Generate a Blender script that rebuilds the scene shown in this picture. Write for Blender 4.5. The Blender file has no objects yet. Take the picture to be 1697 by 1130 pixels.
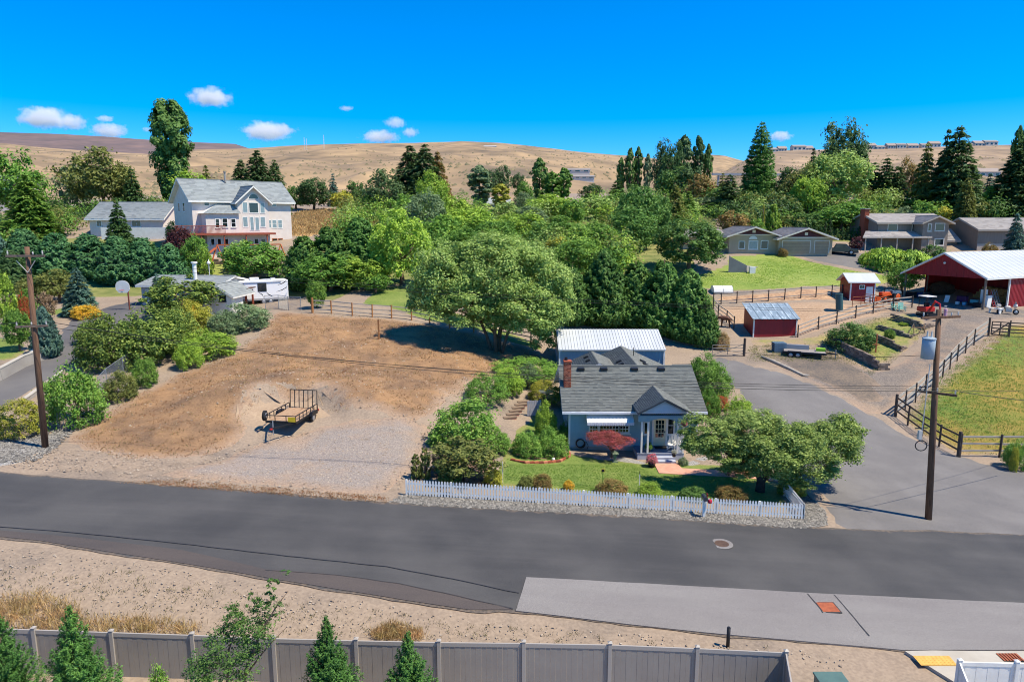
import bpy, bmesh, math, random
import numpy as np
from mathutils import Vector, Matrix, noise
from mathutils.geometry import delaunay_2d_cdt

random.seed(7)
rng = np.random.default_rng(11)
SC = bpy.context.scene
COL = SC.collection
R = math.radians

# ------------------------------------------------------------------ camera, sky, sun, exposure
CAM_Z, PITCH, FPX = 17.0, math.atan(195 / 1131), 1131.0
cam_d = bpy.data.cameras.new('camera')
cam_d.sensor_fit = 'HORIZONTAL'; cam_d.sensor_width = 36.0
cam_d.lens = FPX / 1697 * 36.0
cam_d.clip_start = 0.5; cam_d.clip_end = 20000
cam = bpy.data.objects.new('camera', cam_d); COL.objects.link(cam)
cam.location = (0, 0, CAM_Z); cam.rotation_euler = (R(90) - PITCH, 0, 0)
SC.camera = cam

SUN_EL = R(60); SUN_DIR = Vector((0.945 * math.cos(SUN_EL), -0.327 * math.cos(SUN_EL), math.sin(SUN_EL)))
world = bpy.data.worlds.new('World'); SC.world = world; world.use_nodes = True
wn = world.node_tree; bg = wn.nodes['Background']
sky = wn.nodes.new('ShaderNodeTexSky'); sky.sky_type = 'NISHITA'; sky.sun_disc = False
sky.sun_elevation = SUN_EL
sky.sun_rotation = math.atan2(SUN_DIR.x, SUN_DIR.y)
sky.altitude = 300; sky.air_density = 1.0; sky.dust_density = 0.0; sky.ozone_density = 3.0
hs = wn.nodes.new('ShaderNodeHueSaturation'); hs.inputs['Saturation'].default_value = 1.28; hs.inputs['Value'].default_value = 1.3
mu = wn.nodes.new('ShaderNodeMix'); mu.data_type = 'RGBA'; mu.blend_type = 'MULTIPLY'; mu.inputs[0].default_value = 1.0; mu.inputs[7].default_value = (.62, .91, 1.3, 1); wn.links.new(sky.outputs[0], mu.inputs[6]); wn.links.new(mu.outputs[2], hs.inputs['Color']); wn.links.new(hs.outputs[0], bg.inputs['Color'])
bg.inputs['Strength'].default_value = 0.086

sun_d = bpy.data.lights.new('sun', 'SUN'); sun_d.energy = 4.9; sun_d.angle = R(0.53); sun_d.color = (1.0, 0.915, 0.75)
sun = bpy.data.objects.new('sun', sun_d); COL.objects.link(sun)
sun.rotation_euler = (-SUN_DIR).to_track_quat('-Z', 'Y').to_euler(); sun.location = (60, -20, 80)

SC.view_settings.view_transform = 'Standard'; SC.view_settings.look = 'None'
SC.view_settings.exposure = 0.5; SC.view_settings.gamma = 1.0; SC.view_settings.use_curve_mapping = False
SC.render.engine = 'CYCLES'
SC.cycles.use_denoising = True; SC.cycles.filter_width = 1.05
SC.cycles.max_bounces = 14; SC.cycles.diffuse_bounces = 3; SC.cycles.glossy_bounces = 2
SC.cycles.transmission_bounces = 4; SC.cycles.transparent_max_bounces = 8; SC.cycles.volume_bounces = 14
SC.cycles.use_adaptive_sampling = True; SC.cycles.adaptive_threshold = 0.02

# ------------------------------------------------------------------ rays from photograph pixels to places
def ray(px, py):
    a = (px - 848.5) / FPX; b = -(py - 565) / FPX
    return Vector((a, math.cos(PITCH) + b * math.sin(PITCH), -math.sin(PITCH) + b * math.cos(PITCH)))
def P(px, py, D):
    d = ray(px, py); return Vector((0, 0, CAM_Z)) + d * (D / d.y)
def depth(D, z): return D * math.cos(PITCH) + (CAM_Z - z) * math.sin(PITCH)
def XP(px, D, z=4.0): return (px - 848.5) * depth(D, z) / FPX
def MPP(D, z=4.0): return depth(D, z) / FPX            # metres per pixel

# ------------------------------------------------------------------ terrain
def road_z(x): return 0.065 * (24 - x)
CP = []
for x in (-90, -60, -40, -25, -12, 0, 10, 20, 30, 45, 70):
    for y in (27, 33, 38.5):
        CP.append((x, y, road_z(x)))
    CP.append((x, 8, road_z(x) * .6)); CP.append((x, -30, road_z(x) * .6))
for px, py, D in [
    (75, 742, 41), (0, 662, 48.5), (130, 562, 62), (220, 502, 77), (100, 520, 73), (0, 600, 55), (30, 725, 43),
    (475, 722, 45), (330, 745, 42), (620, 735, 43.5), (475, 688, 47.6), (480, 645, 50.8), (620, 668, 49.5), (300, 640, 52), (300, 590, 59), (200, 660, 49.5), (420, 600, 57), (560, 600, 58.5), (650, 640, 53),
    (600, 560, 65), (750, 600, 60), (820, 582, 67), (520, 518, 72), (650, 528, 72), (785, 552, 71), (440, 525, 71), (660, 485, 82), (600, 470, 90),
    (320, 525, 72), (400, 508, 80), (300, 470, 92), (385, 410, 105), (200, 385, 115), (100, 470, 88), (0, 470, 88), (-100, 440, 95), (460, 415, 104),
    (560, 352, 150), (100, 350, 150), (750, 420, 110), (900, 450, 98), (700, 340, 170), (900, 350, 170), (1100, 400, 125),
    (1050, 760, 46.2), (945, 745, 47.7), (1150, 760, 46.5), (900, 720, 49.5), (1215, 640, 58), (860, 650, 57),
    (1215, 600, 69), (1300, 640, 60), (1400, 700, 53), (1500, 720, 53.5), (1588, 757, 48.5), (1697, 757, 48.5), (1697, 650, 60), (1640, 556, 73),
    (1275, 558, 79), (1350, 590, 72), (1430, 620, 65.5), (1450, 600, 70), (1480, 560, 76), (1660, 514, 84), (1500, 493, 93.5), (1390, 510, 85), (1440, 500, 88), (1190, 510, 88),
    (1300, 455, 100), (1300, 476, 93), (1150, 465, 97), (1245, 420, 112), (1340, 420, 113), (1400, 420, 112), (1500, 412, 117), (1640, 410, 117), (1500, 460, 101), (1697, 470, 103), (1800, 470, 100), (1800, 640, 62),
    (1250, 345, 150), (1450, 340, 150), (1650, 345, 150), (1850, 345, 150)]:
    p = P(px, py, D); CP.append((p.x, p.y, p.z))
for x, y, z in [(5, 52, 1.35), (13, 52, 1.3), (5, 58, 1.7), (13, 58, 1.6), (10, 64, 2.3), (4, 66, 2.9), (15, 67, 2.5), (18, 60, 2.3)]: CP.append((x, y, z))
for px in (-300, 0, 300, 600, 900, 1200, 1500, 1800, 2100):
    p = P(px, 336, 205); CP.append((p.x, p.y, p.z))
    p = P(px, 324, 300); CP.append((p.x, p.y, p.z))
CP = np.array(CP); _n = len(CP)
_sc = 50.0
def _phi(r2):
    r2 = np.maximum(r2, 1e-12); return 0.5 * r2 * np.log(r2)
_X = CP[:, :2] / _sc
_K = _phi(((_X[:, None] - _X[None]) ** 2).sum(-1)) + np.eye(_n) * 0.004
_Pm = np.c_[np.ones(_n), _X]
_A = np.block([[_K, _Pm], [_Pm.T, np.zeros((3, 3))]])
_W = np.linalg.solve(_A, np.r_[CP[:, 2], np.zeros(3)])
def sstep(a, b, t):
    t = np.clip((t - a) / (b - a), 0, 1); return t * t * (3 - 2 * t)
def tps(x, y):
    x = np.asarray(x, float); y = np.asarray(y, float); sh = x.shape
    q = np.c_[x.ravel(), y.ravel()] / _sc; out = np.empty(len(q))
    for i in range(0, len(q), 8000):
        b = q[i:i + 8000]
        out[i:i + 8000] = _phi(((b[:, None] - _X[None]) ** 2).sum(-1)) @ _W[:_n] + _W[_n] + b @ _W[_n + 1:]
    return out.reshape(sh)
_a = P(478, 705, 46); _b = P(265, 700, 46); _TR = (_a.x, 46.6, _b.x, 46.0)
def bumps(x, y):
    a = np.sin(x * .45 + np.sin(y * .35) * 1.3) * np.sin(y * .5 + np.sin(x * .25) * 1.7)
    m = sstep(40.5, 44, y) * (1 - sstep(-7, -4, x)) * (1 - sstep(68, 74, y)) * sstep(-26, -22, x)
    c = _TR; r = np.hypot(x - c[0], (y - c[1]) * 1.1); ang = np.arctan2(y - c[1], x - c[0])
    bank = 1.0 * sstep(3.0, 4.3, r) * (1 - sstep(4.6, 11, r)) * sstep(-.5, 2.0, y - c[1])
    mound = .9 * np.exp(-(((x - c[2]) / 4.5) ** 2 + ((y - c[3]) / 3.0) ** 2)) + .5 * np.exp(-(((x + 5.5) / 2.2) ** 2 + ((y - 52.5) / 1.6) ** 2))
    fine = .05 * np.sin(x * 1.3 + 2 * np.sin(y * .6)) * np.sin(y * 1.5 + np.sin(x * .8))
    return 0.12 * a * m + (bank + mound + fine) * m
def HN(x, y):
    x = np.asarray(x, float); y = np.asarray(y, float)
    m = sstep(37.6, 40.5, y)                       # the road corridor is an even ramp
    k = sstep(0, 1, (26.5 - y) / 4.8); near = road_z(x) * (1 - k) + (1.02 - .04 * x) * k
    return near * (1 - m) + tps(x, y) * m + bumps(x, y)
def H(x, y): return float(HN(np.array([x]), np.array([y]))[0])
_TY = np.concatenate([np.arange(3, 120, .5), np.arange(120, 420, 3.)])
def G(px, py):
    d = ray(px, py); t = _TY / d.y
    z = CAM_Z + d.z * t; h = HN(d.x * t, _TY); s = z - h
    k = np.where(s <= 0)[0]
    if len(k) == 0 or k[0] == 0: return P(px, py, 120)
    k = k[0]; f = s[k - 1] / (s[k - 1] - s[k]); D = _TY[k - 1] + f * (_TY[k] - _TY[k - 1])
    return P(px, py, D)
def W(x, y, dz=0.0): return Vector((x, y, H(x, y) + dz))

# ------------------------------------------------------------------ objects and meshes
def lin(c):
    f = lambda u: u / 12.92 if u <= .04045 else ((u + .055) / 1.055) ** 2.4
    return tuple(f(v / 255.0) for v in c) + (1.0,)
MATS = {}
def M(name, c1, c2=None, c3=None, scale=4.0, rough=.8, bump=0.0, bscale=None, metal=0.0, detail=5.0, stretch=(1, 1, 1), spec=.4, lo=.35, hi=.65, dist=0.0):
    if name in MATS: return MATS[name]
    m = bpy.data.materials.new(name); m.use_nodes = True; MATS[name] = m
    nt = m.node_tree; b = nt.nodes['Principled BSDF']
    b.inputs['Roughness'].default_value = rough; b.inputs['Metallic'].default_value = metal; b.inputs['Specular IOR Level'].default_value = spec
    b.inputs['Base Color'].default_value = lin(c1)
    if c2 is not None or bump:
        tc = nt.nodes.new('ShaderNodeTexCoord'); mp = nt.nodes.new('ShaderNodeMapping'); mp.inputs['Scale'].default_value = stretch
        nt.links.new(tc.outputs['Object'], mp.inputs[0])
    if c2 is not None:
        n = nt.nodes.new('ShaderNodeTexNoise'); n.inputs['Scale'].default_value = scale; n.inputs['Detail'].default_value = detail; n.inputs['Roughness'].default_value = .62; n.inputs['Distortion'].default_value = dist
        nt.links.new(mp.outputs[0], n.inputs['Vector'])
        r = nt.nodes.new('ShaderNodeValToRGB'); r.color_ramp.elements[0].position = lo; r.color_ramp.elements[1].position = hi
        r.color_ramp.elements[0].color = lin(c1); r.color_ramp.elements[1].color = lin(c2)
        if c3 is not None:
            e = r.color_ramp.elements.new((lo + hi) / 2); e.color = lin(c3)
        nt.links.new(n.outputs['Fac'], r.inputs[0]); nt.links.new(r.outputs[0], b.inputs['Base Color'])
    if bump:
        n2 = nt.nodes.new('ShaderNodeTexNoise'); n2.inputs['Scale'].default_value = bscale or scale * 4; n2.inputs['Detail'].default_value = 5
        nt.links.new(mp.outputs[0], n2.inputs['Vector'])
        bp = nt.nodes.new('ShaderNodeBump'); bp.inputs['Strength'].default_value = min(1, bump); bp.inputs['Distance'].default_value = .05
        nt.links.new(n2.outputs['Fac'], bp.inputs['Height']); nt.links.new(bp.outputs[0], b.inputs['Normal'])
    return m
def speckle(m, scale, c_lo, c_hi, amount=.5, detail=2.0):
    """a second, finer noise over a material's colour: stones, straw, weeds"""
    nt = m.node_tree; b = nt.nodes['Principled BSDF']; src = b.inputs['Base Color'].links[0].from_socket if b.inputs['Base Color'].links else None
    tc = nt.nodes.new('ShaderNodeTexCoord'); n = nt.nodes.new('ShaderNodeTexNoise'); n.inputs['Scale'].default_value = scale; n.inputs['Detail'].default_value = detail
    nt.links.new(tc.outputs['Object'], n.inputs['Vector'])
    r = nt.nodes.new('ShaderNodeValToRGB'); r.color_ramp.elements[0].position = .36; r.color_ramp.elements[1].position = .66
    r.color_ramp.elements[0].color = lin(c_lo); r.color_ramp.elements[1].color = lin(c_hi)
    nt.links.new(n.outputs['Fac'], r.inputs[0])
    mx = nt.nodes.new('ShaderNodeMix'); mx.data_type = 'RGBA'; mx.inputs[0].default_value = amount
    if src: nt.links.new(src, mx.inputs[6])
    else: mx.inputs[6].default_value = b.inputs['Base Color'].default_value
    nt.links.new(r.outputs[0], mx.inputs[7]); nt.links.new(mx.outputs[2], b.inputs['Base Color'])
    return m

def tag(o, label=None, cat=None, group=None, kind=None):
    if label: o['label'] = label
    if cat: o['category'] = cat
    if group: o['group'] = group
    if kind: o['kind'] = kind
    return o
def link(name, mesh, mat=None, parent=None):
    o = bpy.data.objects.new(name, mesh); COL.objects.link(o)
    if mat is not None and len(mesh.materials) == 0: mesh.materials.append(mat)
    if parent is not None: o.parent = parent
    return o
def thing(name, label, cat, loc=(0, 0, 0), rz=0.0, group=None):
    o = bpy.data.objects.new(name, None); COL.objects.link(o); o.empty_display_size = .2
    o.location = loc; o.rotation_euler = (0, 0, rz)
    return tag(o, label, cat, group)
def npmesh(name, V, F, smooth=False):
    """V (n,3), F (m,k) numpy"""
    me = bpy.data.meshes.new(name); V = np.asarray(V, np.float32); F = np.asarray(F, np.int32); k = F.shape[1]
    me.vertices.add(len(V)); me.vertices.foreach_set('co', V.ravel())
    me.loops.add(F.size); me.loops.foreach_set('vertex_index', F.ravel())
    me.polygons.add(len(F)); me.polygons.foreach_set('loop_start', np.arange(0, F.size, k, dtype=np.int32)); me.polygons.foreach_set('loop_total', np.full(len(F), k, np.int32))
    if smooth: me.polygons.foreach_set('use_smooth', np.ones(len(F), bool))
    me.update(calc_edges=True); return me
class MB:
    def __init__(s): s.v = []; s.f = []
    def add(s, vs, fs):
        n = len(s.v); s.v += [tuple(v) for v in vs]; s.f += [tuple(i + n for i in f) for f in fs]; return s
    def box(s, x0, x1, y0, y1, z0, z1, m=None):
        vs = [Vector(p) for p in ((x0, y0, z0), (x1, y0, z0), (x1, y1, z0), (x0, y1, z0), (x0, y0, z1), (x1, y0, z1), (x1, y1, z1), (x0, y1, z1))]
        if m is not None: vs = [m @ v for v in vs]
        return s.add(vs, [(0, 3, 2, 1), (4, 5, 6, 7), (0, 1, 5, 4), (1, 2, 6, 5), (2, 3, 7, 6), (3, 0, 4, 7)])
    def bar(s, p, q, w, h=None):
        """square bar from p to q, w wide, h high"""
        p = Vector(p); q = Vector(q); h = h or w; d = (q - p).normalized()
        u = Vector((0, 0, 1)) if abs(d.z) < .95 else Vector((0, 1, 0)); a = d.cross(u).normalized() * w / 2; b = a.cross(d).normalized() * h / 2
        return s.add([p - a - b, p + a - b, p + a + b, p - a + b, q - a - b, q + a - b, q + a + b, q - a + b], [(3, 2, 1, 0), (4, 5, 6, 7), (0, 1, 5, 4), (1, 2, 6, 5), (2, 3, 7, 6), (3, 0, 4, 7)])
    def prism(s, poly, vec):
        n = len(poly); vec = Vector(vec); a = [Vector(p) for p in poly]
        nrm = sum(((a[i].cross(a[(i + 1) % n])) for i in range(n)), Vector()); 
        if nrm.dot(vec) > 0: a = a[::-1]
        return s.add(a + [p + vec for p in a], [tuple(range(n)), tuple(range(2 * n - 1, n - 1, -1))] + [(i, i + n, (i + 1) % n + n, (i + 1) % n) for i in range(n)])
    def tube(s, pts, rs, n=8, cap=True):
        pts = [Vector(p) for p in pts]; rs = rs if isinstance(rs, (list, tuple)) else [rs] * len(pts); base = len(s.v); ref = None
        for i, p in enumerate(pts):
            d = (pts[min(i + 1, len(pts) - 1)] - pts[max(i - 1, 0)]).normalized()
            if ref is None: ref = Vector((0, 0, 1)) if abs(d.z) < .9 else Vector((1, 0, 0))
            a = (ref - d * ref.dot(d)).normalized(); ref = a; b = d.cross(a)
            for k in range(n):
                t = 2 * math.pi * k / n; s.v.append(tuple(p + (a * math.cos(t) + b * math.sin(t)) * rs[i]))
        for i in range(len(pts) - 1):
            for k in range(n):
                k2 = (k + 1) % n; s.f.append((base + i * n + k, base + i * n + k2, base + (i + 1) * n + k2, base + (i + 1) * n + k))
        if cap:
            s.f.append(tuple(base + k for k in range(n - 1, -1, -1))); s.f.append(tuple(base + (len(pts) - 1) * n + k for k in range(n)))
        return s
    def ring(s, c, axis, r, rr, n=16, k=8):
        """torus"""
        c = Vector(c); ax = Vector(axis).normalized(); a = ax.orthogonal().normalized(); b = ax.cross(a); base = len(s.v)
        for i in range(n):
            t = 2 * math.pi * i / n; d = a * math.cos(t) + b * math.sin(t)
            for j in range(k):
                u = 2 * math.pi * j / k; s.v.append(tuple(c + d * (r + rr * math.cos(u)) + ax * rr * math.sin(u)))
        for i in range(n):
            for j in range(k):
                s.f.append((base + i * k + j, base + ((i + 1) % n) * k + j, base + ((i + 1) % n) * k + (j + 1) % k, base + i * k + (j + 1) % k))
        return s
    def blob(s, c, r, seed=0, n=2, amp=.25):
        bm = bmesh.new(); bmesh.ops.create_icosphere(bm, subdivisions=n, radius=1.0); c = Vector(c); r = Vector(r) if not isinstance(r, (int, float)) else Vector((r, r, r))
        vs = []
        for v in bm.verts:
            k = 1 + amp * noise.noise(v.co * 1.7 + Vector((seed * 3.1, seed * 1.7, 0))); vs.append(c + Vector((v.co.x * r.x, v.co.y * r.y, v.co.z * r.z)) * k)
        s.add(vs, [tuple(v.index for v in f.verts) for f in bm.faces]); bm.free(); return s
    def mesh(s, name, smooth=False):
        me = bpy.data.meshes.new(name); me.from_pydata(s.v, [], s.f); me.validate()
        if smooth: me.polygons.foreach_set('use_smooth', [True] * len(me.polygons))
        me.update(); return me
    def build(s, name, mat, parent=None, smooth=False, bevel=0.0):
        me = s.mesh(name, smooth); o = link(name, me, mat, parent)
        if bevel:
            bv = o.modifiers.new('bevel', 'BEVEL'); bv.width = bevel; bv.segments = 2; bv.limit_method = 'ANGLE'
        return o
def box(name, mat, parent, x0, x1, y0, y1, z0, z1, bevel=0.0): return MB().box(x0, x1, y0, y1, z0, z1).build(name, mat, parent, bevel=bevel)
def copy_tree(o, parent=None):
    c = o.copy(); COL.objects.link(c); c.parent = parent
    for ch in list(o.children): copy_tree(ch, c)
    return c

def island_mat(name, cols, rough=.85, bump=.0, spec=.3, bscale=40):
    """colour that changes from piece to piece of a mesh (shingles, leaves, stones)"""
    if name in MATS: return MATS[name]
    m = bpy.data.materials.new(name); m.use_nodes = True; MATS[name] = m; nt = m.node_tree; b = nt.nodes['Principled BSDF']
    b.inputs['Roughness'].default_value = rough; b.inputs['Specular IOR Level'].default_value = spec
    g = nt.nodes.new('ShaderNodeNewGeometry'); r = nt.nodes.new('ShaderNodeValToRGB'); els = r.color_ramp.elements
    for i, c in enumerate(cols):
        t = i / (len(cols) - 1)
        e = els[0] if i == 0 else (els[-1] if i == len(cols) - 1 else els.new(t)); e.color = lin(c)
    nt.links.new(g.outputs['Random Per Island'], r.inputs[0]); nt.links.new(r.outputs[0], b.inputs['Base Color'])
    if bump:
        tc = nt.nodes.new('ShaderNodeTexCoord'); n2 = nt.nodes.new('ShaderNodeTexNoise'); n2.inputs['Scale'].default_value = bscale
        nt.links.new(tc.outputs['Object'], n2.inputs['Vector']); bp = nt.nodes.new('ShaderNodeBump'); bp.inputs['Strength'].default_value = bump; bp.inputs['Distance'].default_value = .03
        nt.links.new(n2.outputs['Fac'], bp.inputs['Height']); nt.links.new(bp.outputs[0], b.inputs['Normal'])
    return m

def fade_into(mat, col=((164, 139, 114), (140, 119, 101)), width=.55):
    """the surface's rim thins out into the bare dirt around it (vertex attribute 'rim': 0 at the edge, 1 inside)"""
    nt = mat.node_tree; b = nt.nodes['Principled BSDF']; src = b.inputs['Base Color'].links[0].from_socket
    at = nt.nodes.new('ShaderNodeAttribute'); at.attribute_name = 'rim'; tc = nt.nodes.new('ShaderNodeTexCoord'); n = nt.nodes.new('ShaderNodeTexNoise'); n.inputs['Scale'].default_value = 1.1; n.inputs['Detail'].default_value = 9; n.inputs['Roughness'].default_value = .7
    nt.links.new(tc.outputs['Object'], n.inputs['Vector']); ad = nt.nodes.new('ShaderNodeMath'); ad.operation = 'ADD'; nt.links.new(at.outputs['Fac'], ad.inputs[0]); nt.links.new(n.outputs['Fac'], ad.inputs[1])
    mr = nt.nodes.new('ShaderNodeMapRange'); mr.inputs[1].default_value = .62; mr.inputs[2].default_value = .62 + width; nt.links.new(ad.outputs[0], mr.inputs[0])
    n3 = nt.nodes.new('ShaderNodeTexNoise'); n3.inputs['Scale'].default_value = 7; nt.links.new(tc.outputs['Object'], n3.inputs['Vector']); r = nt.nodes.new('ShaderNodeValToRGB'); r.color_ramp.elements[0].position = .35; r.color_ramp.elements[1].position = .65; r.color_ramp.elements[0].color = lin(col[0]); r.color_ramp.elements[1].color = lin(col[1]); nt.links.new(n3.outputs['Fac'], r.inputs[0])
    mx = nt.nodes.new('ShaderNodeMix'); mx.data_type = 'RGBA'; nt.links.new(mr.outputs[0], mx.inputs[0]); nt.links.new(r.outputs[0], mx.inputs[6]); nt.links.new(src, mx.inputs[7]); nt.links.new(mx.outputs[2], b.inputs['Base Color']); return mat
# ------------------------------------------------------------------ ground sheet
gx = np.concatenate([np.arange(-150, -30, 1.0), np.arange(-30, 0, .5), np.arange(0, 171, 1.0)]); gy = np.concatenate([np.arange(-30, 6, 4.0), np.arange(6, 41, 1.0), np.arange(41, 60, .5), np.arange(60, 130, 1.0), np.arange(130, 331, 4.0)])
XX, YY = np.meshgrid(gx, gy); ZZ = HN(XX, YY)
_nx, _ny = len(gx), len(gy); _id = np.arange(_nx * _ny).reshape(_ny, _nx)
GF = np.stack([_id[:-1, :-1], _id[:-1, 1:], _id[1:, 1:], _id[1:, :-1]], -1).reshape(-1, 4)
m_dirt = speckle(M('verge_dirt', (137, 120, 102), (117, 105, 92), (147, 129, 109), scale=.22, rough=.95, bump=.22, bscale=9), 7.0, (122, 106, 92), (172, 152, 130), .3)
ground = link('ground', npmesh('ground', np.stack([XX, YY, ZZ], -1).reshape(-1, 3), GF, True), m_dirt); tag(ground, 'tan dirt and gravel ground under the whole place', kind='structure')

def zone_poly(pix, jit=0.0, step=1.2):
    pts = [G(*p).xy if len(p) == 2 else Vector(p[:2]) for p in pix]; out = []
    for i, a in enumerate(pts):
        b = pts[(i + 1) % len(pts)]; n = max(1, int((b - a).length / step)); nr = Vector((-(b - a).y, (b - a).x)).normalized()
        for k in range(n):
            p = a.lerp(b, k / n)
            if jit: p = p + nr * jit * (noise.noise(Vector((p.x * .35, p.y * .35, 3))) + .6 * noise.noise(Vector((p.x * 1.1, p.y * 1.1, 9))))
            out.append(p)
    return out
def in_poly(x, y, poly):
    c = np.zeros(x.shape, bool); n = len(poly)
    for i in range(n):
        a = poly[i]; b = poly[(i + 1) % n]
        if a.y == b.y: continue
        k = ((a.y > y) != (b.y > y)) & (x < (b.x - a.x) * (y - a.y) / (b.y - a.y) + a.x); c ^= k
    return c
def sheet(name, poly, mat, off, label, step=1.0, rim=2.2, sink=.9):
    xs = [p.x for p in poly]; ys = [p.y for p in poly]
    X, Y = np.meshgrid(np.arange(min(xs), max(xs), step), np.arange(min(ys), max(ys), step)); X = X.ravel(); Y = Y.ravel()
    k = in_poly(X, Y, poly); inner = [Vector((a, b)) for a, b in zip(X[k], Y[k])]
    vs, es, fs, *_ = delaunay_2d_cdt(list(poly) + inner, [(i, (i + 1) % len(poly)) for i in range(len(poly))], [list(range(len(poly)))], 1, 1e-4)
    xy = np.array([(v.x, v.y) for v in vs]); z = HN(xy[:, 0], xy[:, 1]) + off
    F = np.array([f if ((vs[f[1]] - vs[f[0]]).cross(vs[f[2]] - vs[f[0]])) > 0 else f[::-1] for f in fs if len(f) == 3])
    me = npmesh(name, np.c_[xy, z], F, True); pa = np.array([(p.x, p.y) for p in poly]); pb = np.roll(pa, -1, 0); dd = np.full(len(xy), 1e9)
    for a_, b_ in zip(pa, pb):
        e_ = b_ - a_; L_ = max(1e-9, e_ @ e_); t_ = np.clip(((xy - a_) @ e_) / L_, 0, 1); dd = np.minimum(dd, np.hypot(*(xy - (a_ + t_[:, None] * e_)).T))
    if sink: k_ = sstep(0, sink, dd); zz_ = z - (1 - k_) * (off + .03); me.vertices.foreach_set('co', np.c_[xy, zz_].astype(np.float32).ravel())
    at_ = me.attributes.new('rim', 'FLOAT', 'POINT'); at_.data.foreach_set('value', np.clip(dd / rim, 0, 1).astype(np.float32))
    o = link(name, me, mat); tag(o, label, kind='structure'); return o

# surfaces -----------------------------------------------------------
m_road = speckle(M('asphalt_dark', (56, 55, 55), (80, 77, 75), (67, 66, 64), scale=.6, rough=.82, bump=.25, bscale=60, stretch=(.12, 1.6, 1), lo=.3, hi=.7), 28, (48, 47, 48), (92, 90, 88), .3)
speckle(m_road, .25, (50, 49, 50), (90, 87, 84), .4, detail=8)
m_road2 = speckle(M('asphalt_worn', (116, 111, 109), (131, 127, 123), scale=.5, rough=.9, bump=.25, bscale=60, stretch=(.3, 1.2, 1)), 28, (92, 88, 84), (150, 143, 136), .35)
m_drive = speckle(M('asphalt_driveway', (100, 97, 95), (119, 115, 111), (108, 104, 101), scale=.3, rough=.9, bump=.25, bscale=50), 22, (82, 79, 76), (132, 126, 120), .3)
m_gravel = speckle(M('gravel_pad', (141, 126, 115), (154, 128, 104), (128, 119, 112), scale=.28, rough=.95, bump=.6, bscale=14), 12, (104, 95, 88), (184, 170, 156), .42)
m_field = speckle(M('dry_field', (96, 74, 56), (158, 120, 82), (128, 96, 68), scale=.22, rough=.95, bump=.5, bscale=6, dist=.6), 1.1, (74, 58, 46), (164, 128, 90), .5, detail=9)
speckle(m_field, 9, (88, 70, 54), (172, 144, 108), .3)
speckle(m_field, .35, (96, 72, 56), (176, 134, 90), .35, detail=10)
m_lawn = speckle(M('lawn', (88, 110, 40), (123, 132, 61), (103, 120, 48), scale=.35, rough=.9, bump=.6, bscale=30), 9, (78, 104, 36), (146, 152, 80), .4)
m_lawn_dry = speckle(M('lawn_mown', (112, 134, 52), (148, 152, 76), (126, 142, 60), scale=.12, rough=.9, bump=.6, bscale=20, dist=.5), 5, (96, 122, 44), (156, 158, 84), .35)
m_past = speckle(M('pasture', (84, 112, 38), (160, 128, 60), (112, 122, 44), scale=.09, rough=.95, bump=.9, bscale=8, lo=.4, hi=.62), 2.2, (70, 104, 34), (146, 128, 60), .42, detail=6)
m_corral = speckle(M('corral_dirt', (160, 132, 104), (177, 149, 121), scale=.2, rough=.95, bump=.5, bscale=8), 5, (146, 116, 90), (196, 168, 138), .35)
m_track = speckle(M('gravel_track', (110, 100, 89), (136, 117, 96), (93, 86, 81), scale=.22, rough=.95, bump=.5, bscale=12, dist=.5), 8, (92, 85, 80), (172, 156, 138), .4)
m_dark_soil = speckle(M('dark_gravel', (81, 76, 72), (119, 104, 88), scale=.3, rough=.95, bump=.5, bscale=12), 6, (74, 70, 67), (150, 130, 104), .35)
m_conc = M('concrete', (163, 155, 141), (177, 169, 155), scale=.8, rough=.85, bump=.1, bscale=40)
m_conc2 = M('concrete_old', (146, 139, 131), (165, 158, 148), scale=.5, rough=.85, bump=.15, bscale=30)
m_bark = M('bark_chips', (92, 68, 54), (132, 104, 84), scale=5, rough=.95, bump=.6, bscale=30)
m_riverrock = speckle(M('river_rock_bed', (112, 110, 105), (140, 134, 126), scale=3, rough=.9, bump=.8, bscale=25), 14, (98, 96, 94), (206, 202, 194), .5)
m_brickpave = M('brick_pavers', (186, 134, 112), (204, 154, 130), scale=3, rough=.9, bump=.2, bscale=30)
m_weeds = speckle(M('garden_grass', (104, 122, 50), (160, 142, 90), (126, 130, 62), scale=.35, rough=.95, bump=.8, bscale=9), 3, (84, 110, 42), (170, 148, 96), .4, detail=6)

for _m in (m_gravel, m_field, m_past, m_corral, m_track, m_dark_soil, m_weeds): fade_into(_m)
fade_into(m_road, ((112, 98, 84), (78, 72, 66)), .12)
for _m in (m_lawn, m_lawn_dry): fade_into(_m, ((120, 118, 66), (150, 136, 92)), .3)
road_far = [(-420, 757), (0, 783), (200, 798), (420, 815), (630, 831), (1010, 853), (1380, 876), (1697, 884), (2100, 895)]
road_near = [(2100, 1040), (1697, 1079), (1497, 1080), (1300, 1063), (1100, 1044), (853, 1016), (777, 1014), (674, 999), (560, 980), (462, 965), (346, 944), (231, 926), (152, 913), (66, 900), (0, 893), (-420, 868)]
road = sheet('road', zone_poly(road_far + road_near, .2, .5), m_road, .03, 'dark asphalt road crossing the picture from side to side', step=1.1, sink=0, rim=.9); _md = road.modifiers.new('solid', 'SOLIDIFY'); _md.thickness = .12; _md.offset = -1
_o = sheet('road_patch', zone_poly([(872, 958), (1020, 966), (1360, 985), (1697, 1001), (2000, 1012), (2000, 1046), (1697, 1078), (1497, 1079), (1300, 1062), (1100, 1043), (855, 1014)], .05), m_road2, .075, 'paler worn asphalt strip along the near side of the road', step=2, sink=0); _md = _o.modifiers.new('solid', 'SOLIDIFY'); _md.thickness = .14; _md.offset = -1
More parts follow.
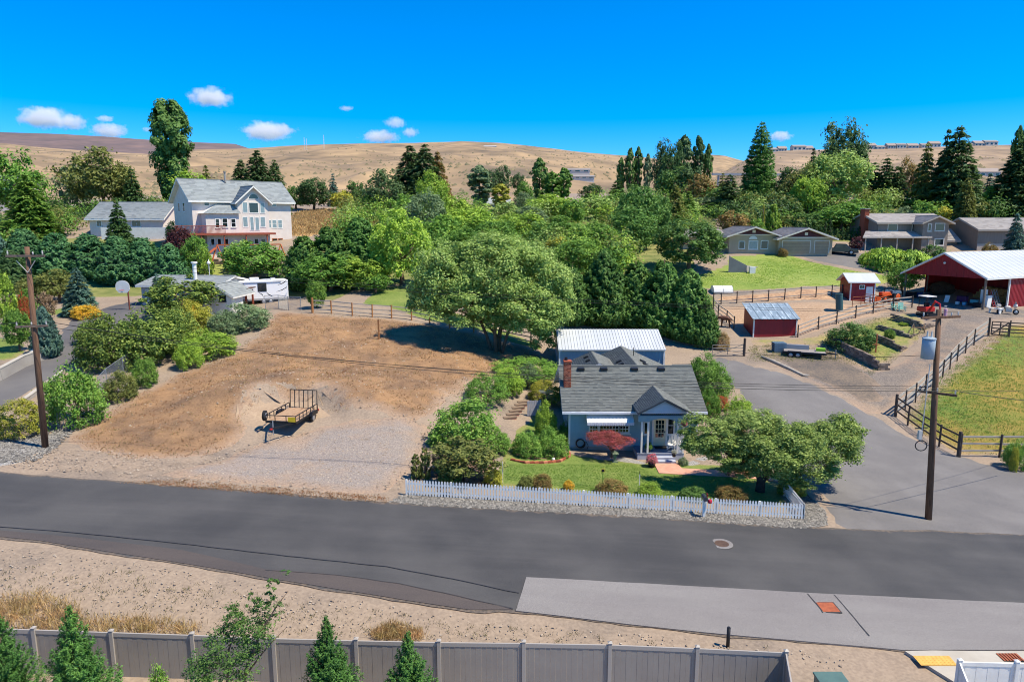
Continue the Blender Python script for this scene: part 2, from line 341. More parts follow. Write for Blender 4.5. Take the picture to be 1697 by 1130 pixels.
m_seam = M('tar_seam', (56, 54, 54), rough=.7)
def ribbon(name, pix, w, mat, off, label):
    pts = [G(*p) for p in pix]; ls = []
    for i in range(len(pts) - 1):
        n = max(1, int((pts[i + 1] - pts[i]).length / .6))
        for k in range(n): ls.append(pts[i].lerp(pts[i + 1], k / n))
    ls.append(pts[-1]); V = []
    for i, p in enumerate(ls):
        d = (ls[min(i + 1, len(ls) - 1)] - ls[max(i - 1, 0)]); d = Vector((-d.y, d.x)).normalized(); q = p.xy + d * .05 * noise.noise(Vector((p.x, p.y, 5)))
        for s in (-1, 1):
            e = q + d * s * w * .5 * (1 + .5 * noise.noise(Vector((p.x * 2, p.y * 2, s)))); V.append((e.x, e.y, H(e.x, e.y) + off))
    n = len(ls); F = [(2 * i, 2 * i + 2, 2 * i + 3, 2 * i + 1) for i in range(n - 1)]
    o = link(name, npmesh(name, V, F), mat); tag(o, label, kind='structure'); return o
ribbon('tar_seam', [(0, 874), (130, 884), (300, 902), (500, 925), (640, 940), (750, 960), (860, 984)], .055, m_seam, .06, 'wandering dark tar seam in the asphalt left of the pale strip')
ribbon('tar_seam', [(440, 946), (560, 954), (660, 968), (760, 990), (850, 1010)], .045, m_seam, .06, 'lower tar seam ending at the corner of the pale strip')
ribbon('tar_seam', [(1338, 986), (1360, 1012), (1363, 1018)], .05, m_seam, .086, 'short tar seam left of the rusty road plate')
ribbon('tar_seam', [(1382, 988), (1410, 1020), (1440, 1056)], .05, m_seam, .086, 'long tar seam right of the rusty road plate')
m_asph_old = speckle(M('asphalt_patch', (70, 64, 62), (84, 75, 70), scale=.5, rough=.9, bump=.2, bscale=50, stretch=(.3, 1.3, 1)), 25, (58, 53, 51), (96, 88, 82), .3)
_o = sheet('shoulder', zone_poly([(0, 880), (130, 892), (300, 912), (440, 944), (560, 953), (660, 967), (760, 988), (850, 1011), (777, 1011), (674, 996), (462, 962), (346, 941), (231, 923), (66, 897), (0, 890)], .06), m_asph_old, .05, 'brownish asphalt shoulder at the near left edge of the road', step=2, sink=0); _md = _o.modifiers.new('solid', 'SOLIDIFY'); _md.thickness = .12; _md.offset = -1

sheet('dry_field', zone_poly([(95, 735), (150, 700), (215, 655), (310, 612), (385, 585), (440, 545), (452, 516), (515, 519), (590, 524), (690, 532), (790, 552), (880, 572), (925, 600), (850, 612), (790, 640), (720, 690), (690, 700), (560, 690), (530, 650), (440, 655), (400, 690), (425, 725), (340, 760), (200, 765)], .9), m_field, .06, 'bare dry slope of straw coloured weeds and soil behind the trailer', step=.6)
sheet('gravel_pad', zone_poly([(330, 770), (440, 725), (560, 700), (660, 688), (718, 712), (722, 742), (690, 775), (670, 800), (640, 822), (430, 805), (250, 790)], .7), m_gravel, .09, 'grey gravel parking pad in front of the trailer', step=.7)
sheet('cut_bank', zone_poly([(395, 700), (398, 668), (440, 652), (525, 648), (560, 690), (500, 702), (440, 722)], .5), fade_into(speckle(M('cut_bank_soil', (156, 131, 105), (171, 148, 120), scale=.5, rough=.95, bump=.7, bscale=8), 4, (128, 106, 86), (176, 154, 128), .4), ((150, 130, 108), (164, 140, 114))), .11, 'pale cut bank of soil behind the trailer', step=.4)
def slab(name, poly, mat, z_off, depth_, label, step=1.0, parent=None):
    """a sheet with a real kerb edge"""
    o = sheet(name, poly, mat, z_off, label, step, sink=0)
    md = o.modifiers.new('solid', 'SOLIDIFY'); md.thickness = depth_; md.offset = -1
    return o
# the blue house's garden
sheet('front_lawn', zone_poly([(705, 799), (860, 812), (1060, 826), (1300, 845), (1318, 832), (1302, 800), (1240, 770), (1160, 765), (1050, 762), (943, 748), (935, 690), (900, 668), (868, 692), (842, 715), (830, 745), (800, 790)], .15), m_lawn, .03, 'green front lawn between the picket fence and the blue house')
sheet('planting_bed', zone_poly([(846, 762), (835, 750), (850, 742), (900, 738), (940, 746), (945, 755), (930, 766), (890, 768)], .05), m_bark, .055, 'bark planting bed with brick edging under the round shrubs', step=.7)
sheet('gravel_bed', zone_poly([(960, 753), (1000, 750), (1062, 760), (1085, 766), (1080, 774), (1040, 770), (985, 765)], .1), m_riverrock, .055, 'pale stone bed under the red maple in front of the house', step=.7)
sheet('gravel_bed', zone_poly([(1120, 768), (1150, 756), (1185, 752), (1190, 757), (1160, 772), (1135, 779)], .1), m_riverrock, .055, 'pale stone bed right of the porch steps', step=.7)
sheet('planting_bed', zone_poly([(690, 792), (735, 745), (800, 740), (832, 762), (820, 780), (835, 812), (760, 803)], .2), m_bark, .045, 'brown soil bed behind the left end of the picket fence', step=.7)
slab('brick_path', zone_poly([(1084, 769), (1122, 769), (1130, 777), (1225, 781), (1300, 787), (1300, 800), (1225, 792), (1092, 785)], 0), m_brickpave, .07, .12, 'pink brick path from the porch steps to the driveway', step=.7)
sheet('river_rock_verge', zone_poly([(640, 833), (672, 815), (1000, 838), (1330, 858), (1338, 822), (1310, 800), (1322, 796), (1368, 845), (1374, 872), (1330, 877), (1010, 855), (700, 839)], .25), m_riverrock, .045, 'grey river rock strip between picket fence and road')
# driveways
sheet('driveway', zone_poly([(1376, 884), (1697, 892), (1850, 895), (1850, 800), (1697, 778), (1620, 764), (1550, 742), (1470, 700), (1380, 652), (1300, 619), (1240, 603), (1195, 590), (1180, 596), (1205, 640), (1235, 690), (1290, 760), (1345, 815), (1375, 850)], .12), m_drive, .05, 'grey asphalt driveway beside the blue house', step=1.5, sink=.25)
sheet('gravel_track', zone_poly([(1375, 651), (1305, 620), (1262, 598), (1255, 588), (1300, 575), (1360, 578), (1440, 612), (1490, 598), (1535, 560), (1545, 540), (1515, 512), (1530, 500), (1600, 498), (1697, 512), (1760, 512), (1760, 528), (1660, 533), (1632, 552), (1560, 610), (1482, 690), (1440, 690)], .4), m_track, .045, 'gravel track climbing from the driveway to the red barn', step=1.5)
sheet('parking_gravel', zone_poly([(1262, 594), (1290, 582), (1355, 578), (1385, 584), (1450, 618), (1475, 640), (1480, 668), (1440, 682), (1380, 648), (1310, 616)], .8), m_dark_soil, .06, 'dark gravel yard where the flat trailer is parked', step=1.2)
sheet('pasture', zone_poly([(1487, 692), (1588, 757), (1697, 760), (1900, 762), (1900, 540), (1697, 534), (1652, 538), (1640, 556), (1560, 622)], .2), m_past, .035, 'green and golden pasture inside the rail fence at the right', step=1.5)
sheet('corral', zone_poly([(1183, 520), (1190, 505), (1290, 500), (1390, 500), (1440, 505), (1500, 508), (1480, 520), (1400, 540), (1322, 560), (1232, 556)], .3), m_corral, .035, 'bare sandy corral behind the red shed', step=1.5)
sheet('garden_plot', zone_poly([(1322, 560), (1400, 541), (1478, 520), (1510, 514), (1545, 540), (1535, 560), (1490, 597), (1440, 610), (1370, 575), (1300, 572), (1240, 575), (1240, 560)], .4), m_weeds, .04, 'weedy terraced garden plot below the corral fence', step=1.2)
sheet('bark_strip', zone_poly([(1185, 500), (1195, 488), (1290, 484), (1400, 478), (1400, 500), (1290, 500)], .3), speckle(M('bank_soil', (150, 116, 90), (190, 154, 118), scale=.5, rough=.95), 3, (120, 90, 70), (196, 164, 124), .4), .05, 'brown bank below the neighbour lawn', step=1.5)
sheet('neighbor_lawn', zone_poly([(1130, 478), (1150, 455), (1195, 440), (1205, 424), (1290, 419), (1320, 424), (1350, 434), (1400, 444), (1470, 455), (1490, 462), (1470, 474), (1400, 478), (1290, 482), (1200, 484)], .3), m_lawn_dry, .03, 'striped mown lawn below the beige houses', step=1.5)
sheet('lawn_island', zone_poly([(1412, 434), (1440, 429), (1480, 432), (1500, 445), (1460, 446), (1425, 441)], .2), m_lawn_dry, .06, 'small lawn island under the weeping tree', step=1.5)
sheet('neighbor_driveway', zone_poly([(1305, 420), (1350, 416), (1420, 418), (1470, 424), (1500, 440), (1530, 462), (1490, 461), (1470, 454), (1400, 443), (1350, 433)], .1), m_drive, .05, 'asphalt drive curving up to the beige garage', step=1.5)
# left neighbour
sheet('left_driveway', zone_poly([(-120, 720), (-60, 660), (0, 622), (40, 598), (78, 570), (95, 550), (118, 525), (165, 512), (215, 498), (260, 505), (340, 520), (300, 535), (225, 540), (180, 560), (150, 590), (110, 615), (62, 645), (30, 665), (-30, 700)], .1), M('driveway_left', (81, 79, 81), (101, 98, 96), scale=.15, rough=.9, bump=.2, bscale=40), .05, 'left neighbour asphalt drive rising to the grey garage', step=1.5)
sheet('side_lawn', zone_poly([(-100, 650), (-40, 608), (0, 600), (40, 594), (55, 570), (40, 560), (0, 556), (-60, 556)], .2), m_lawn, .035, 'bright green lawn at the far left edge', step=1.5)
sheet('side_lawn', zone_poly([(55, 527), (150, 514), (158, 508), (120, 504), (90, 512), (50, 520)], .15), m_lawn, .07, 'small lawn strip below the yellow flowers', step=1.5)
sheet('gravel_verge', zone_poly([(-60, 772), (-60, 740), (0, 728), (60, 722), (100, 710), (170, 655), (225, 625), (235, 632), (180, 670), (120, 715), (95, 740), (60, 765), (0, 775)], .3), m_riverrock, .05, 'grey gravel verge around the left utility pole')
sheet('back_lawn', zone_poly([(585, 508), (640, 510), (700, 532), (790, 552), (870, 575), (905, 585), (905, 570), (820, 540), (740, 510), (705, 485), (660, 473), (625, 474)], .3), m_lawn, .035, 'bright back lawn beyond the rail fence', step=1.5)
sheet('terrace_lawn', zone_poly([(312, 452), (330, 434), (375, 432), (420, 440), (440, 455), (400, 462), (340, 458)], .3), m_lawn_dry, .035, 'terraced grass below the white house', step=1.5)
sheet('golden_field', zone_poly([(470, 395), (488, 352), (530, 345), (590, 347), (640, 365), (620, 385), (560, 392)], .8), speckle(M('golden_grass', (162, 129, 85), (180, 147, 99), scale=.1, rough=.95, bump=.6, bscale=3), 1.3, (150, 118, 78), (200, 168, 118), .4), .06, 'golden dry grass field right of the white house', step=3)
# pavement corner at the bottom right
slab('sidewalk', zone_poly([(1499, 1083), (1545, 1082), (1610, 1083), (1697, 1083), (1790, 1083), (1790, 1150), (1606, 1150)], 0, step=.6), m_conc, .13, .2, 'concrete pavement corner with kerb at the lower right', step=.6)

# ------------------------------------------------------------------ hills
def hill(name, crest, D0, row0, D1, mat, label, amp=6, px0=-700, px1=2400, power=.85, wob=1.0, dpx=11, fall=.16, kx=.006):
    cx = [c[0] for c in crest]; cr = [c[1] for c in crest]; cols = np.arange(px0, px1, dpx); ts = np.concatenate([np.linspace(0, 1, 70), [1.06, 1.15, 1.3]])
    V = []
    for px in cols:
        row = np.interp(px, cx, cr)
        for t in ts:
            D = D0 * (D1 / D0) ** t; p = P(px, row0 + (row - row0) * min(t, 1) ** power, D); z = p.z
            n = noise.fractal(Vector((p.x * kx, p.y * kx, 2)), 1.0, 2.1, 5) * amp * (D / D1) * (math.sin(min(t, 1) * math.pi) * .9 + .1)
            rid = abs(noise.noise(Vector((p.x * kx * 1.6, p.y * kx * .7, 7)))) * amp * 1.2 * wob * math.sin(min(t, 1) * math.pi)
            if t > 1: z -= (t - 1) * D1 * fall
            V.append((p.x, p.y, z + n - rid))
    nt = len(ts); nc = len(cols); ids = np.arange(nc * nt).reshape(nc, nt)
    F = np.stack([ids[:-1, :-1], ids[1:, :-1], ids[1:, 1:], ids[:-1, 1:]], -1).reshape(-1, 4)
    o = link(name, npmesh(name, V, F, True), mat); tag(o, label, kind='structure'); return o
def hillmat(name, a, b, c, d, s1, s2):
    m = speckle(M(name, a, b, c, scale=s1, rough=1, detail=8, lo=.36, hi=.62, dist=.8, stretch=(1, .6, 1), ), s2, d, b, .55, detail=10)
    speckle(m, s1 * 1.6, d, b, .4, detail=6)
    return m
m_hill = hillmat('hill_grass', (104, 90, 74), (182, 152, 112), (150, 124, 95), (86, 78, 62), .009, .03)
m_ridge = hillmat('ridge_scrub', (98, 84, 84), (126, 104, 96), (110, 92, 90), (84, 76, 74), .004, .02)
m_hill_r = hillmat('plateau_grass', (116, 99, 82), (182, 154, 120), (156, 130, 103), (92, 82, 68), .01, .035)
CREST_MAIN = [(-700, 268), (0, 237), (70, 244), (140, 251), (250, 256), (330, 248), (410, 248), (500, 240), (600, 238), (690, 237), (765, 234), (830, 237), (900, 244), (960, 251), (1030, 258), (1100, 266), (1180, 282), (1260, 300), (1500, 318), (2400, 325)]
hill('grass_hill', CREST_MAIN, 190, 338, 1400, m_hill, 'golden grass hill rising behind the trees across the middle', amp=20)
hill('far_ridge', [(-700, 190), (-300, 208), (0, 219), (100, 222), (200, 229), (300, 235), (390, 239), (412, 246), (470, 258), (600, 290), (2400, 330)], 1500, 300, 3200, m_ridge, 'long grey brown ridge at the far left', amp=25, px1=800, kx=.0025)
hill('far_hill', [(-700, 330), (900, 310), (1100, 263), (1170, 256), (1200, 258), (1235, 268), (1290, 285), (1400, 320)], 1500, 310, 2600, m_ridge_r if 'm_ridge_r' in globals() else m_hill, 'brown hill in the gap behind the tall cone tree', amp=18, px0=850, px1=1500, kx=.003)
hill('plateau_hill', [(-700, 345), (1080, 330), (1180, 296), (1230, 268), (1262, 256), (1290, 251), (1400, 248), (1550, 244), (1660, 240), (1800, 237), (2400, 240)], 210, 338, 1000, m_hill_r, 'dry plateau hillside with houses along its rim at the right', amp=15, px0=1080)

sheet('meadow', zone_poly([(440, 470), (520, 400), (600, 360), (640, 338), (1000, 336), (1180, 340), (1200, 400), (1150, 450), (1190, 500), (1180, 560), (1100, 545), (960, 540), (900, 540), (760, 500), (700, 480), (620, 470), (560, 500), (470, 490)], 1.0, 3), speckle(M('meadow_grass', (92, 104, 50), (140, 134, 78), (112, 118, 58), scale=.06, rough=1), .6, (70, 86, 40), (150, 142, 88), .45, detail=6), .05, 'olive grass floor under the central grove', step=3)
sheet('meadow', zone_poly([(-120, 480), (-120, 420), (0, 400), (150, 392), (290, 400), (330, 430), (310, 470), (230, 492), (120, 495)], 1.0, 3), MATS['meadow_grass'], .05, 'olive grass floor under the left conifer hedge', step=3)
sheet('meadow', zone_poly([(1190, 400), (1230, 360), (1290, 340), (1500, 338), (1720, 338), (1720, 400), (1600, 395), (1420, 404), (1290, 398)], 1.0, 3), MATS['meadow_grass'], .05, 'olive grass floor behind the houses on the right', step=3)
for _o in bpy.data.objects:
    if _o.type == 'MESH' and _o.modifiers.get('solid'): _o.data.polygons.foreach_set('use_smooth', [False] * len(_o.data.polygons))
# sagebrush on the hills
def scrub(name, label, px0, px1, D0, D1, row0, crest, n, rmin, rmax, seed):
    r_ = random.Random(seed); V = []; F = []
    dg = bpy.context.evaluated_depsgraph_get()
    for _ in range(n):
        px = r_.uniform(px0, px1); row = r_.uniform(np.interp(px, [c[0] for c in crest], [c[1] for c in crest]) + 1.5, row0)
        d = ray(px, row).normalized(); ok, loc, nn, idx, ob, mw = SC.ray_cast(dg, Vector((0, 0, CAM_Z)), d)
        if not ok or ob.name.split('.')[0] not in ('grass_hill', 'plateau_hill', 'far_ridge', 'far_hill') or loc.y < 230: continue
        if noise.noise(Vector((loc.x * .006, loc.y * .004, 4))) < r_.uniform(-.35, .45): continue
        k = len(V); s_ = r_.uniform(rmin, rmax); w = s_ * r_.uniform(1, 1.8)
        for j in range(5): a = j * 1.2566 + r_.random(); V.append((loc.x + math.cos(a) * w, loc.y + math.sin(a) * w, loc.z - .3 * s_))
        V.append((loc.x + r_.uniform(-.3, .3) * w, loc.y, loc.z + s_))
        F += [(k + j, k + (j + 1) % 5, k + 5) for j in range(5)]
    o = link(name, npmesh(name, V, F), island_mat('sagebrush', [(104, 98, 74), (126, 114, 86), (88, 88, 66), (138, 122, 92)], 1.0)); tag(o, label, 'scrub', kind='stuff')

bpy.context.view_layer.update()
scrub('sagebrush', 'dark sagebrush dotted over the golden hill', -100, 1100, 0, 0, 330, CREST_MAIN, 3600, .6, 1.8, 5)
scrub('sagebrush', 'dark sagebrush dotted over the plateau hillside', 1150, 1800, 0, 0, 325, [(1150, 300), (1230, 268), (1290, 251), (1800, 237)], 2500, .6, 1.8, 6)
# ------------------------------------------------------------------ building helpers
m_shingle = island_mat('shingle_grey', [(96, 98, 94), (116, 117, 111), (104, 106, 101), (124, 125, 118)], .9, .2)
m_shingle_tan = island_mat('shingle_tan', [(140, 132, 126), (166, 158, 150), (152, 144, 138)], .9)
m_shingle_pale = island_mat('shingle_pale', [(126, 130, 130), (150, 154, 152), (138, 142, 140)], .9)
m_white = M('white_paint', (230, 227, 218), (218, 215, 206), scale=2, rough=.6)
m_lav = M('pale_trim', (212, 212, 214), (202, 202, 205), scale=2, rough=.6)
m_blue = M('blue_siding', (138, 166, 172), (128, 156, 164), scale=1.5, rough=.6)
m_glass = M('window_glass', (26, 32, 38), rough=.06, spec=.9)
m_glass_pale = M('window_glass_curtain', (130, 146, 150), (112, 130, 136), scale=2, rough=.08, spec=.9)
m_teal = M('teal_glass', (58, 122, 140), rough=.08, spec=.9)
m_dark = M('dark_interior', (24, 22, 22), rough=.9)
m_black = M('black_steel', (28, 28, 30), rough=.5)
m_redmetal = M('red_metal', (150, 30, 36), (128, 26, 32), scale=.8, rough=.5, stretch=(3, 3, .3))
m_whitemetal = M('white_metal_roof', (190, 192, 192), (180, 183, 184), scale=.3, rough=.45, stretch=(3, .3, 1))
m_bluemetal = M('blue_metal', (142, 166, 172), (132, 156, 163), scale=.8, rough=.5)
m_brick = island_mat('chimney_brick', [(150, 78, 54), (178, 98, 68), (132, 66, 48), (196, 122, 92)], .9)
m_stucco = M('cream_stucco', (218, 206, 194), (208, 196, 184), scale=1.2, rough=.9, bump=.1)
m_beige = M('beige_siding', (178, 160, 132), (168, 150, 124), scale=1.2, rough=.8)
m_taupe = M('taupe_siding', (138, 124, 110), (128, 115, 102), scale=1, rough=.8, stretch=(4, 4, .5))
m_plum = M('plum_siding', (84, 48, 56), (74, 42, 50), scale=2, rough=.8)
m_trimdark = M('dark_trim', (58, 64, 72), rough=.6)
m_redwood = M('red_wood', (132, 62, 44), (150, 76, 54), scale=3, rough=.7, stretch=(1, 1, 6))
m_cedar = M('cedar', (176, 106, 66), (150, 88, 56), scale=3, rough=.8)
m_tintroof = M('galvanised_roof', (150, 164, 170), (192, 204, 208), (132, 148, 156), scale=1.6, rough=.45, stretch=(2.5, .4, 1), metal=.35)

def slope(poly4, th=.12):
    """roof slab from eave-left, eave-right, ridge-right, ridge-left"""
    a = [Vector(p) for p in poly4]; return MB().prism(a, (0, 0, -th))
def shingles(name, corners, mat, parent, course=.2, tab=.34, lift=.015, seed=0):
    el, er, rr, rl = [Vector(c) for c in corners]; rd = random.Random(seed); V = []; F = []
    up = ((rl + rr) / 2 - (el + er) / 2); Ls = up.length; n = max(2, int(Ls / course)); nrm = (er - el).cross(up).normalized()
    if nrm.z < 0: nrm = -nrm
    for i in range(n):
        t0 = i / n; t1 = min(1, (i + 1.25) / n); a0 = el.lerp(rl, t0); b0 = er.lerp(rr, t0); a1 = el.lerp(rl, t1); b1 = er.lerp(rr, t1)
        w = (b0 - a0).length; k = max(1, int(w / tab)); cuts = [0.0] + sorted(min(.999, max(.001, (j + rd.uniform(-.3, .3) + (.5 if i % 2 else 0)) / k)) for j in range(1, k)) + [1.0]
        for u, v in zip(cuts[:-1], cuts[1:]):
            h = lift + rd.uniform(0, .012); g = rd.uniform(-.02, .02) / max(.2, Ls) 
            p0 = el.lerp(rl, max(0, t0 + g)).lerp(er.lerp(rr, max(0, t0 + g)), u); p1 = el.lerp(rl, max(0, t0 + g)).lerp(er.lerp(rr, max(0, t0 + g)), v); p2 = a1.lerp(b1, v); p3 = a1.lerp(b1, u); m_ = len(V)
            V += [p0 + nrm * .002, p1 + nrm * .002, p0 + nrm * (h + .02), p1 + nrm * (h + .02), p2 + nrm * .004, p3 + nrm * .004]
            F += [(m_, m_ + 1, m_ + 3, m_ + 2), (m_ + 2, m_ + 3, m_ + 4, m_ + 5)]
    o = link(name, npmesh(name, np.array([tuple(v) for v in V]), np.array(F)), mat, parent); o['kind'] = 'stuff'; return o
class Facade:
    """a vertical wall plane through O (local origin of thing `t`), running along `ang`"""
    def __init__(s, O, ang=0.0): s.O = Vector(O); s.d = Vector((math.cos(ang), math.sin(ang), 0)); s.n = Vector((math.sin(ang), -math.cos(ang), 0))
    def uv(s, px, py, out=0.0):
        r = ray(px, py); c = Vector((0, 0, CAM_Z)); t = (s.O + s.n * out - c).dot(s.n) / r.dot(s.n); p = c + r * t - s.O
        return p.dot(s.d), p.z
    def rect(s, x0, y0, x1, y1, out=0.0):
        cy = (y0 + y1) / 2; cx = (x0 + x1) / 2
        return s.uv(x0, cy, out)[0], s.uv(x1, cy, out)[0], s.uv(cx, y1, out)[1], s.uv(cx, y0, out)[1]
def window(parent, u0, u1, v0, v1, y=0.0, nx=1, nz=1, frame=None, glass=None, fw=.09, mat4=None, proud=.04, sill=True):
    """window on a wall facing local -y at y; mat4 turns it onto other walls"""
    frame = frame or m_white; glass = glass or m_glass; T = (lambda b: b) if mat4 is None else (lambda b: (setattr(b, 'v', [tuple(mat4 @ Vector(v)) for v in b.v]), b)[1])
    fr = MB(); fr.box(u0 - fw, u0, y - proud, y, v0 - fw, v1 + fw); fr.box(u1, u1 + fw, y - proud, y, v0 - fw, v1 + fw); fr.box(u0, u1, y - proud, y, v1, v1 + fw); fr.box(u0, u1, y - proud, y, v0 - fw, v0)
    w = T(fr).build('window', frame, parent)
    g = T(MB().box(u0, u1, y - proud * .35, y + .01, v0, v1)).build('pane', glass, w)
    mu = MB()
    for i in range(1, nx): x = u0 + (u1 - u0) * i / nx; mu.box(x - .018, x + .018, y - proud * .8, y - proud * .3, v0, v1)
    for i in range(1, nz): z = v0 + (v1 - v0) * i / nz; mu.box(u0, u1, y - proud * .75, y - proud * .32, z - .018, z + .018)
    if mu.v: T(mu).build('muntin', frame, w)
    if sill: T(MB().box(u0 - fw * 1.4, u1 + fw * 1.4, y - proud - .06, y - .002, v0 - fw - .05, v0 - fw - .002)).build('sill', frame, w)
    return w
def lap_siding(name, mat, parent, u0, u1, v0, v1, y, step=.19, mat4=None, top=None):
    """lapped boards on a wall facing local -y; top(v) gives the half width about the middle for gables"""
    b = MB(); v = v0; mid = (u0 + u1) / 2
    while v < v1 - .02:
        z1 = min(v + step, v1); a, c = u0, u1
        if top: w = top(v); a, c = mid - w, mid + w; w1 = top(z1); a1, c1 = mid - w1, mid + w1
        else: a1, c1 = a, c
        b.add([(a, y - .028, v), (c, y - .028, v), (c1, y - .006, z1 + .006), (a1, y - .006, z1 + .006), (a, y, v), (c, y, v)], [(0, 1, 2, 3), (4, 5, 1, 0)]); v += step
    if mat4 is not None: b.v = [tuple(mat4 @ Vector(p)) for p in b.v]
    o = b.build(name, mat, parent); return o
def gable_roof(parent, x0, x1, y0, y1, ze, zr, mat, ov=.45, rake=.35, th=.14, fascia=None, seed=1, course=.22, tab=.4, axis='x', real=True, ridge_at=None):
    """gable over a block (eave height ze at the wall line). ridge along x (or y). Returns roof object with shingles, fascia children"""
    if axis == 'y': # swap coordinates
        sw = lambda p: (p[1], p[0], p[2]); x0, x1, y0, y1 = y0, y1, x0, x1
    else: sw = lambda p: p
    ym = (y0 + y1) / 2 if ridge_at is None else ridge_at; k0 = (zr - ze) / (ym - y0); k1 = (zr - ze) / (y1 - ym)
    A0, A1 = (x0 - rake, y0 - ov, ze - k0 * ov), (x1 + rake, y0 - ov, ze - k0 * ov); B0, B1 = (x0 - rake, ym, zr), (x1 + rake, ym, zr); C0, C1 = (x0 - rake, y1 + ov, ze - k1 * ov), (x1 + rake, y1 + ov, ze - k1 * ov)
    s1 = [sw(A0), sw(A1), sw(B1), sw(B0)]; s2 = [sw(C1), sw(C0), sw(B0), sw(B1)]
    b = MB(); b.prism([Vector(p) for p in s1], (0, 0, -th)); b.prism([Vector(p) for p in s2], (0, 0, -th)); roof = b.build('roof', fascia or m_white, parent)
    if real:
        shingles('shingles', [Vector(p) + Vector((0, 0, .004)) for p in s1], mat, roof, course, tab, seed=seed); shingles('shingles', [Vector(p) + Vector((0, 0, .004)) for p in s2], mat, roof, course, tab, seed=seed + 50)
        MB().bar(Vector(sw(B0)) + Vector((0, 0, .03)), Vector(sw(B1)) + Vector((0, 0, .03)), .28, .05).build('ridge_cap', mat, roof)
    else:
        b = MB(); b.prism([Vector(p) + Vector((0, 0, .03)) for p in s1], (0, 0, -.026)); b.prism([Vector(p) + Vector((0, 0, .03)) for p in s2], (0, 0, -.026)); b.build('roof_sheet', mat, roof)
    return roof
def gable_wall(parent, name, mat, x0, x1, y0, y1, z0, ze, zr, axis='x', th=None):
    """block walls with gable triangles, as one solid"""
    if axis == 'x': prof = [(x0, y0, z0), (x0, y1, z0), (x0, y1, ze), (x0, (y0 + y1) / 2, zr), (x0, y0, ze)]; vec = (x1 - x0, 0, 0)
    else: prof = [(x0, y0, z0), (x1, y0, z0), (x1, y0, ze), ((x0 + x1) / 2, y0, zr), (x0, y0, ze)]; vec = (0, y1 - y0, 0)
    return MB().prism([Vector(p) for p in prof], vec).build(name, mat, parent)
def RZ(deg, loc=(0, 0, 0)): return Matrix.Translation(Vector(loc)) @ Matrix.Rotation(R(deg), 4, 'Z')

# ------------------------------------------------------------------ blue house
zb = 1.05
HX = XP(943, 47.8, 2.0); O = Vector((HX, 47.8, zb)); hs_ = thing('cottage', 'blue cottage with grey shingle roof, brick chimney and small gabled front porch', 'house', O)
fa = Facade(O, 0); Wd = 9.3
ze = fa.uv(1000, 681, .5)[1] + .2; zr = P(1000, 606, 52.2).z - zb
box('foundation', m_conc2, hs_, -.03, Wd + .03, -.03, 8.03, -.9, -.08)
box('wall', m_blue, hs_, 0, Wd, 0, 8.6, -.08, ze)
lap_siding('siding', m_blue, hs_, 0, Wd, -.08, ze - .05, 0)
lap_siding('siding', m_blue, hs_, 0, 8.6, -.08, ze - .05, 0, mat4=RZ(-90, (0, 8.6, 0)))
box('corner_board', m_lav, hs_, -.045, .09, -.045, .09, .12, ze - .1); box('corner_board', m_lav, hs_, Wd - .09, Wd + .045, -.045, .09, .12, ze - .1)
roof = gable_roof(hs_, 0, Wd, 0, 8.6, ze, zr, m_shingle, ov=.5, rake=.55, th=.16, fascia=m_lav, seed=3, course=.17, tab=.32)
MB().prism([(-.01, 0, ze), (-.01, 8.6, ze), (-.01, 4.3, zr - .1)], (.03, 0, 0)).build('gable_end', m_blue, hs_)
MB().prism([(Wd - .02, 0, ze), (Wd - .02, 8.6, ze), (Wd - .02, 4.3, zr - .1)], (.03, 0, 0)).build('gable_end', m_blue, hs_)
box('gutter', m_lav, hs_, -.55, Wd + .55, -.63, -.5, ze - .42, ze - .28)
# rear wing with its own ridge running back
_r = ray(1029, 573); ap = P(1029, 573, (CAM_Z - (zr + zb + .03)) / -_r.z * _r.y) - O; rx = ap.x; rzz = ap.z; hw = 4.6; ry1 = ap.y
MB().prism([(rx - hw + .4, 8.3, .1), (rx + hw - .4, 8.3, .1), (rx + hw - .4, 8.3, ze), (rx, 8.3, rzz - .12), (rx - hw + .4, 8.3, ze)], (0, ry1 - 8.5, 0)).build('rear_wing', m_blue, hs_)
k = .46
zl = rzz - k * hw
rr = MB(); rr.prism([(rx - hw, 4.3, zl), (rx, 4.3, rzz), (rx, ry1, rzz), (rx - hw, ry1, zl)], (0, 0, -.12)); rr.prism([(rx, 4.3, rzz), (rx + hw, 4.3, zl), (rx + hw, ry1, zl), (rx, ry1, rzz)], (0, 0, -.12)); rw = rr.build('rear_roof', m_lav, hs_)
shingles('shingles', [(rx - hw, ry1, zl), (rx - hw, 4.3, zl), (rx, 4.3, rzz), (rx, ry1, rzz)], m_shingle, rw, .17, .32, seed=9)
shingles('shingles', [(rx + hw, 4.3, zl), (rx + hw, ry1, zl), (rx, ry1, rzz), (rx, 4.3, rzz)], m_shingle, rw, .17, .32, seed=10)
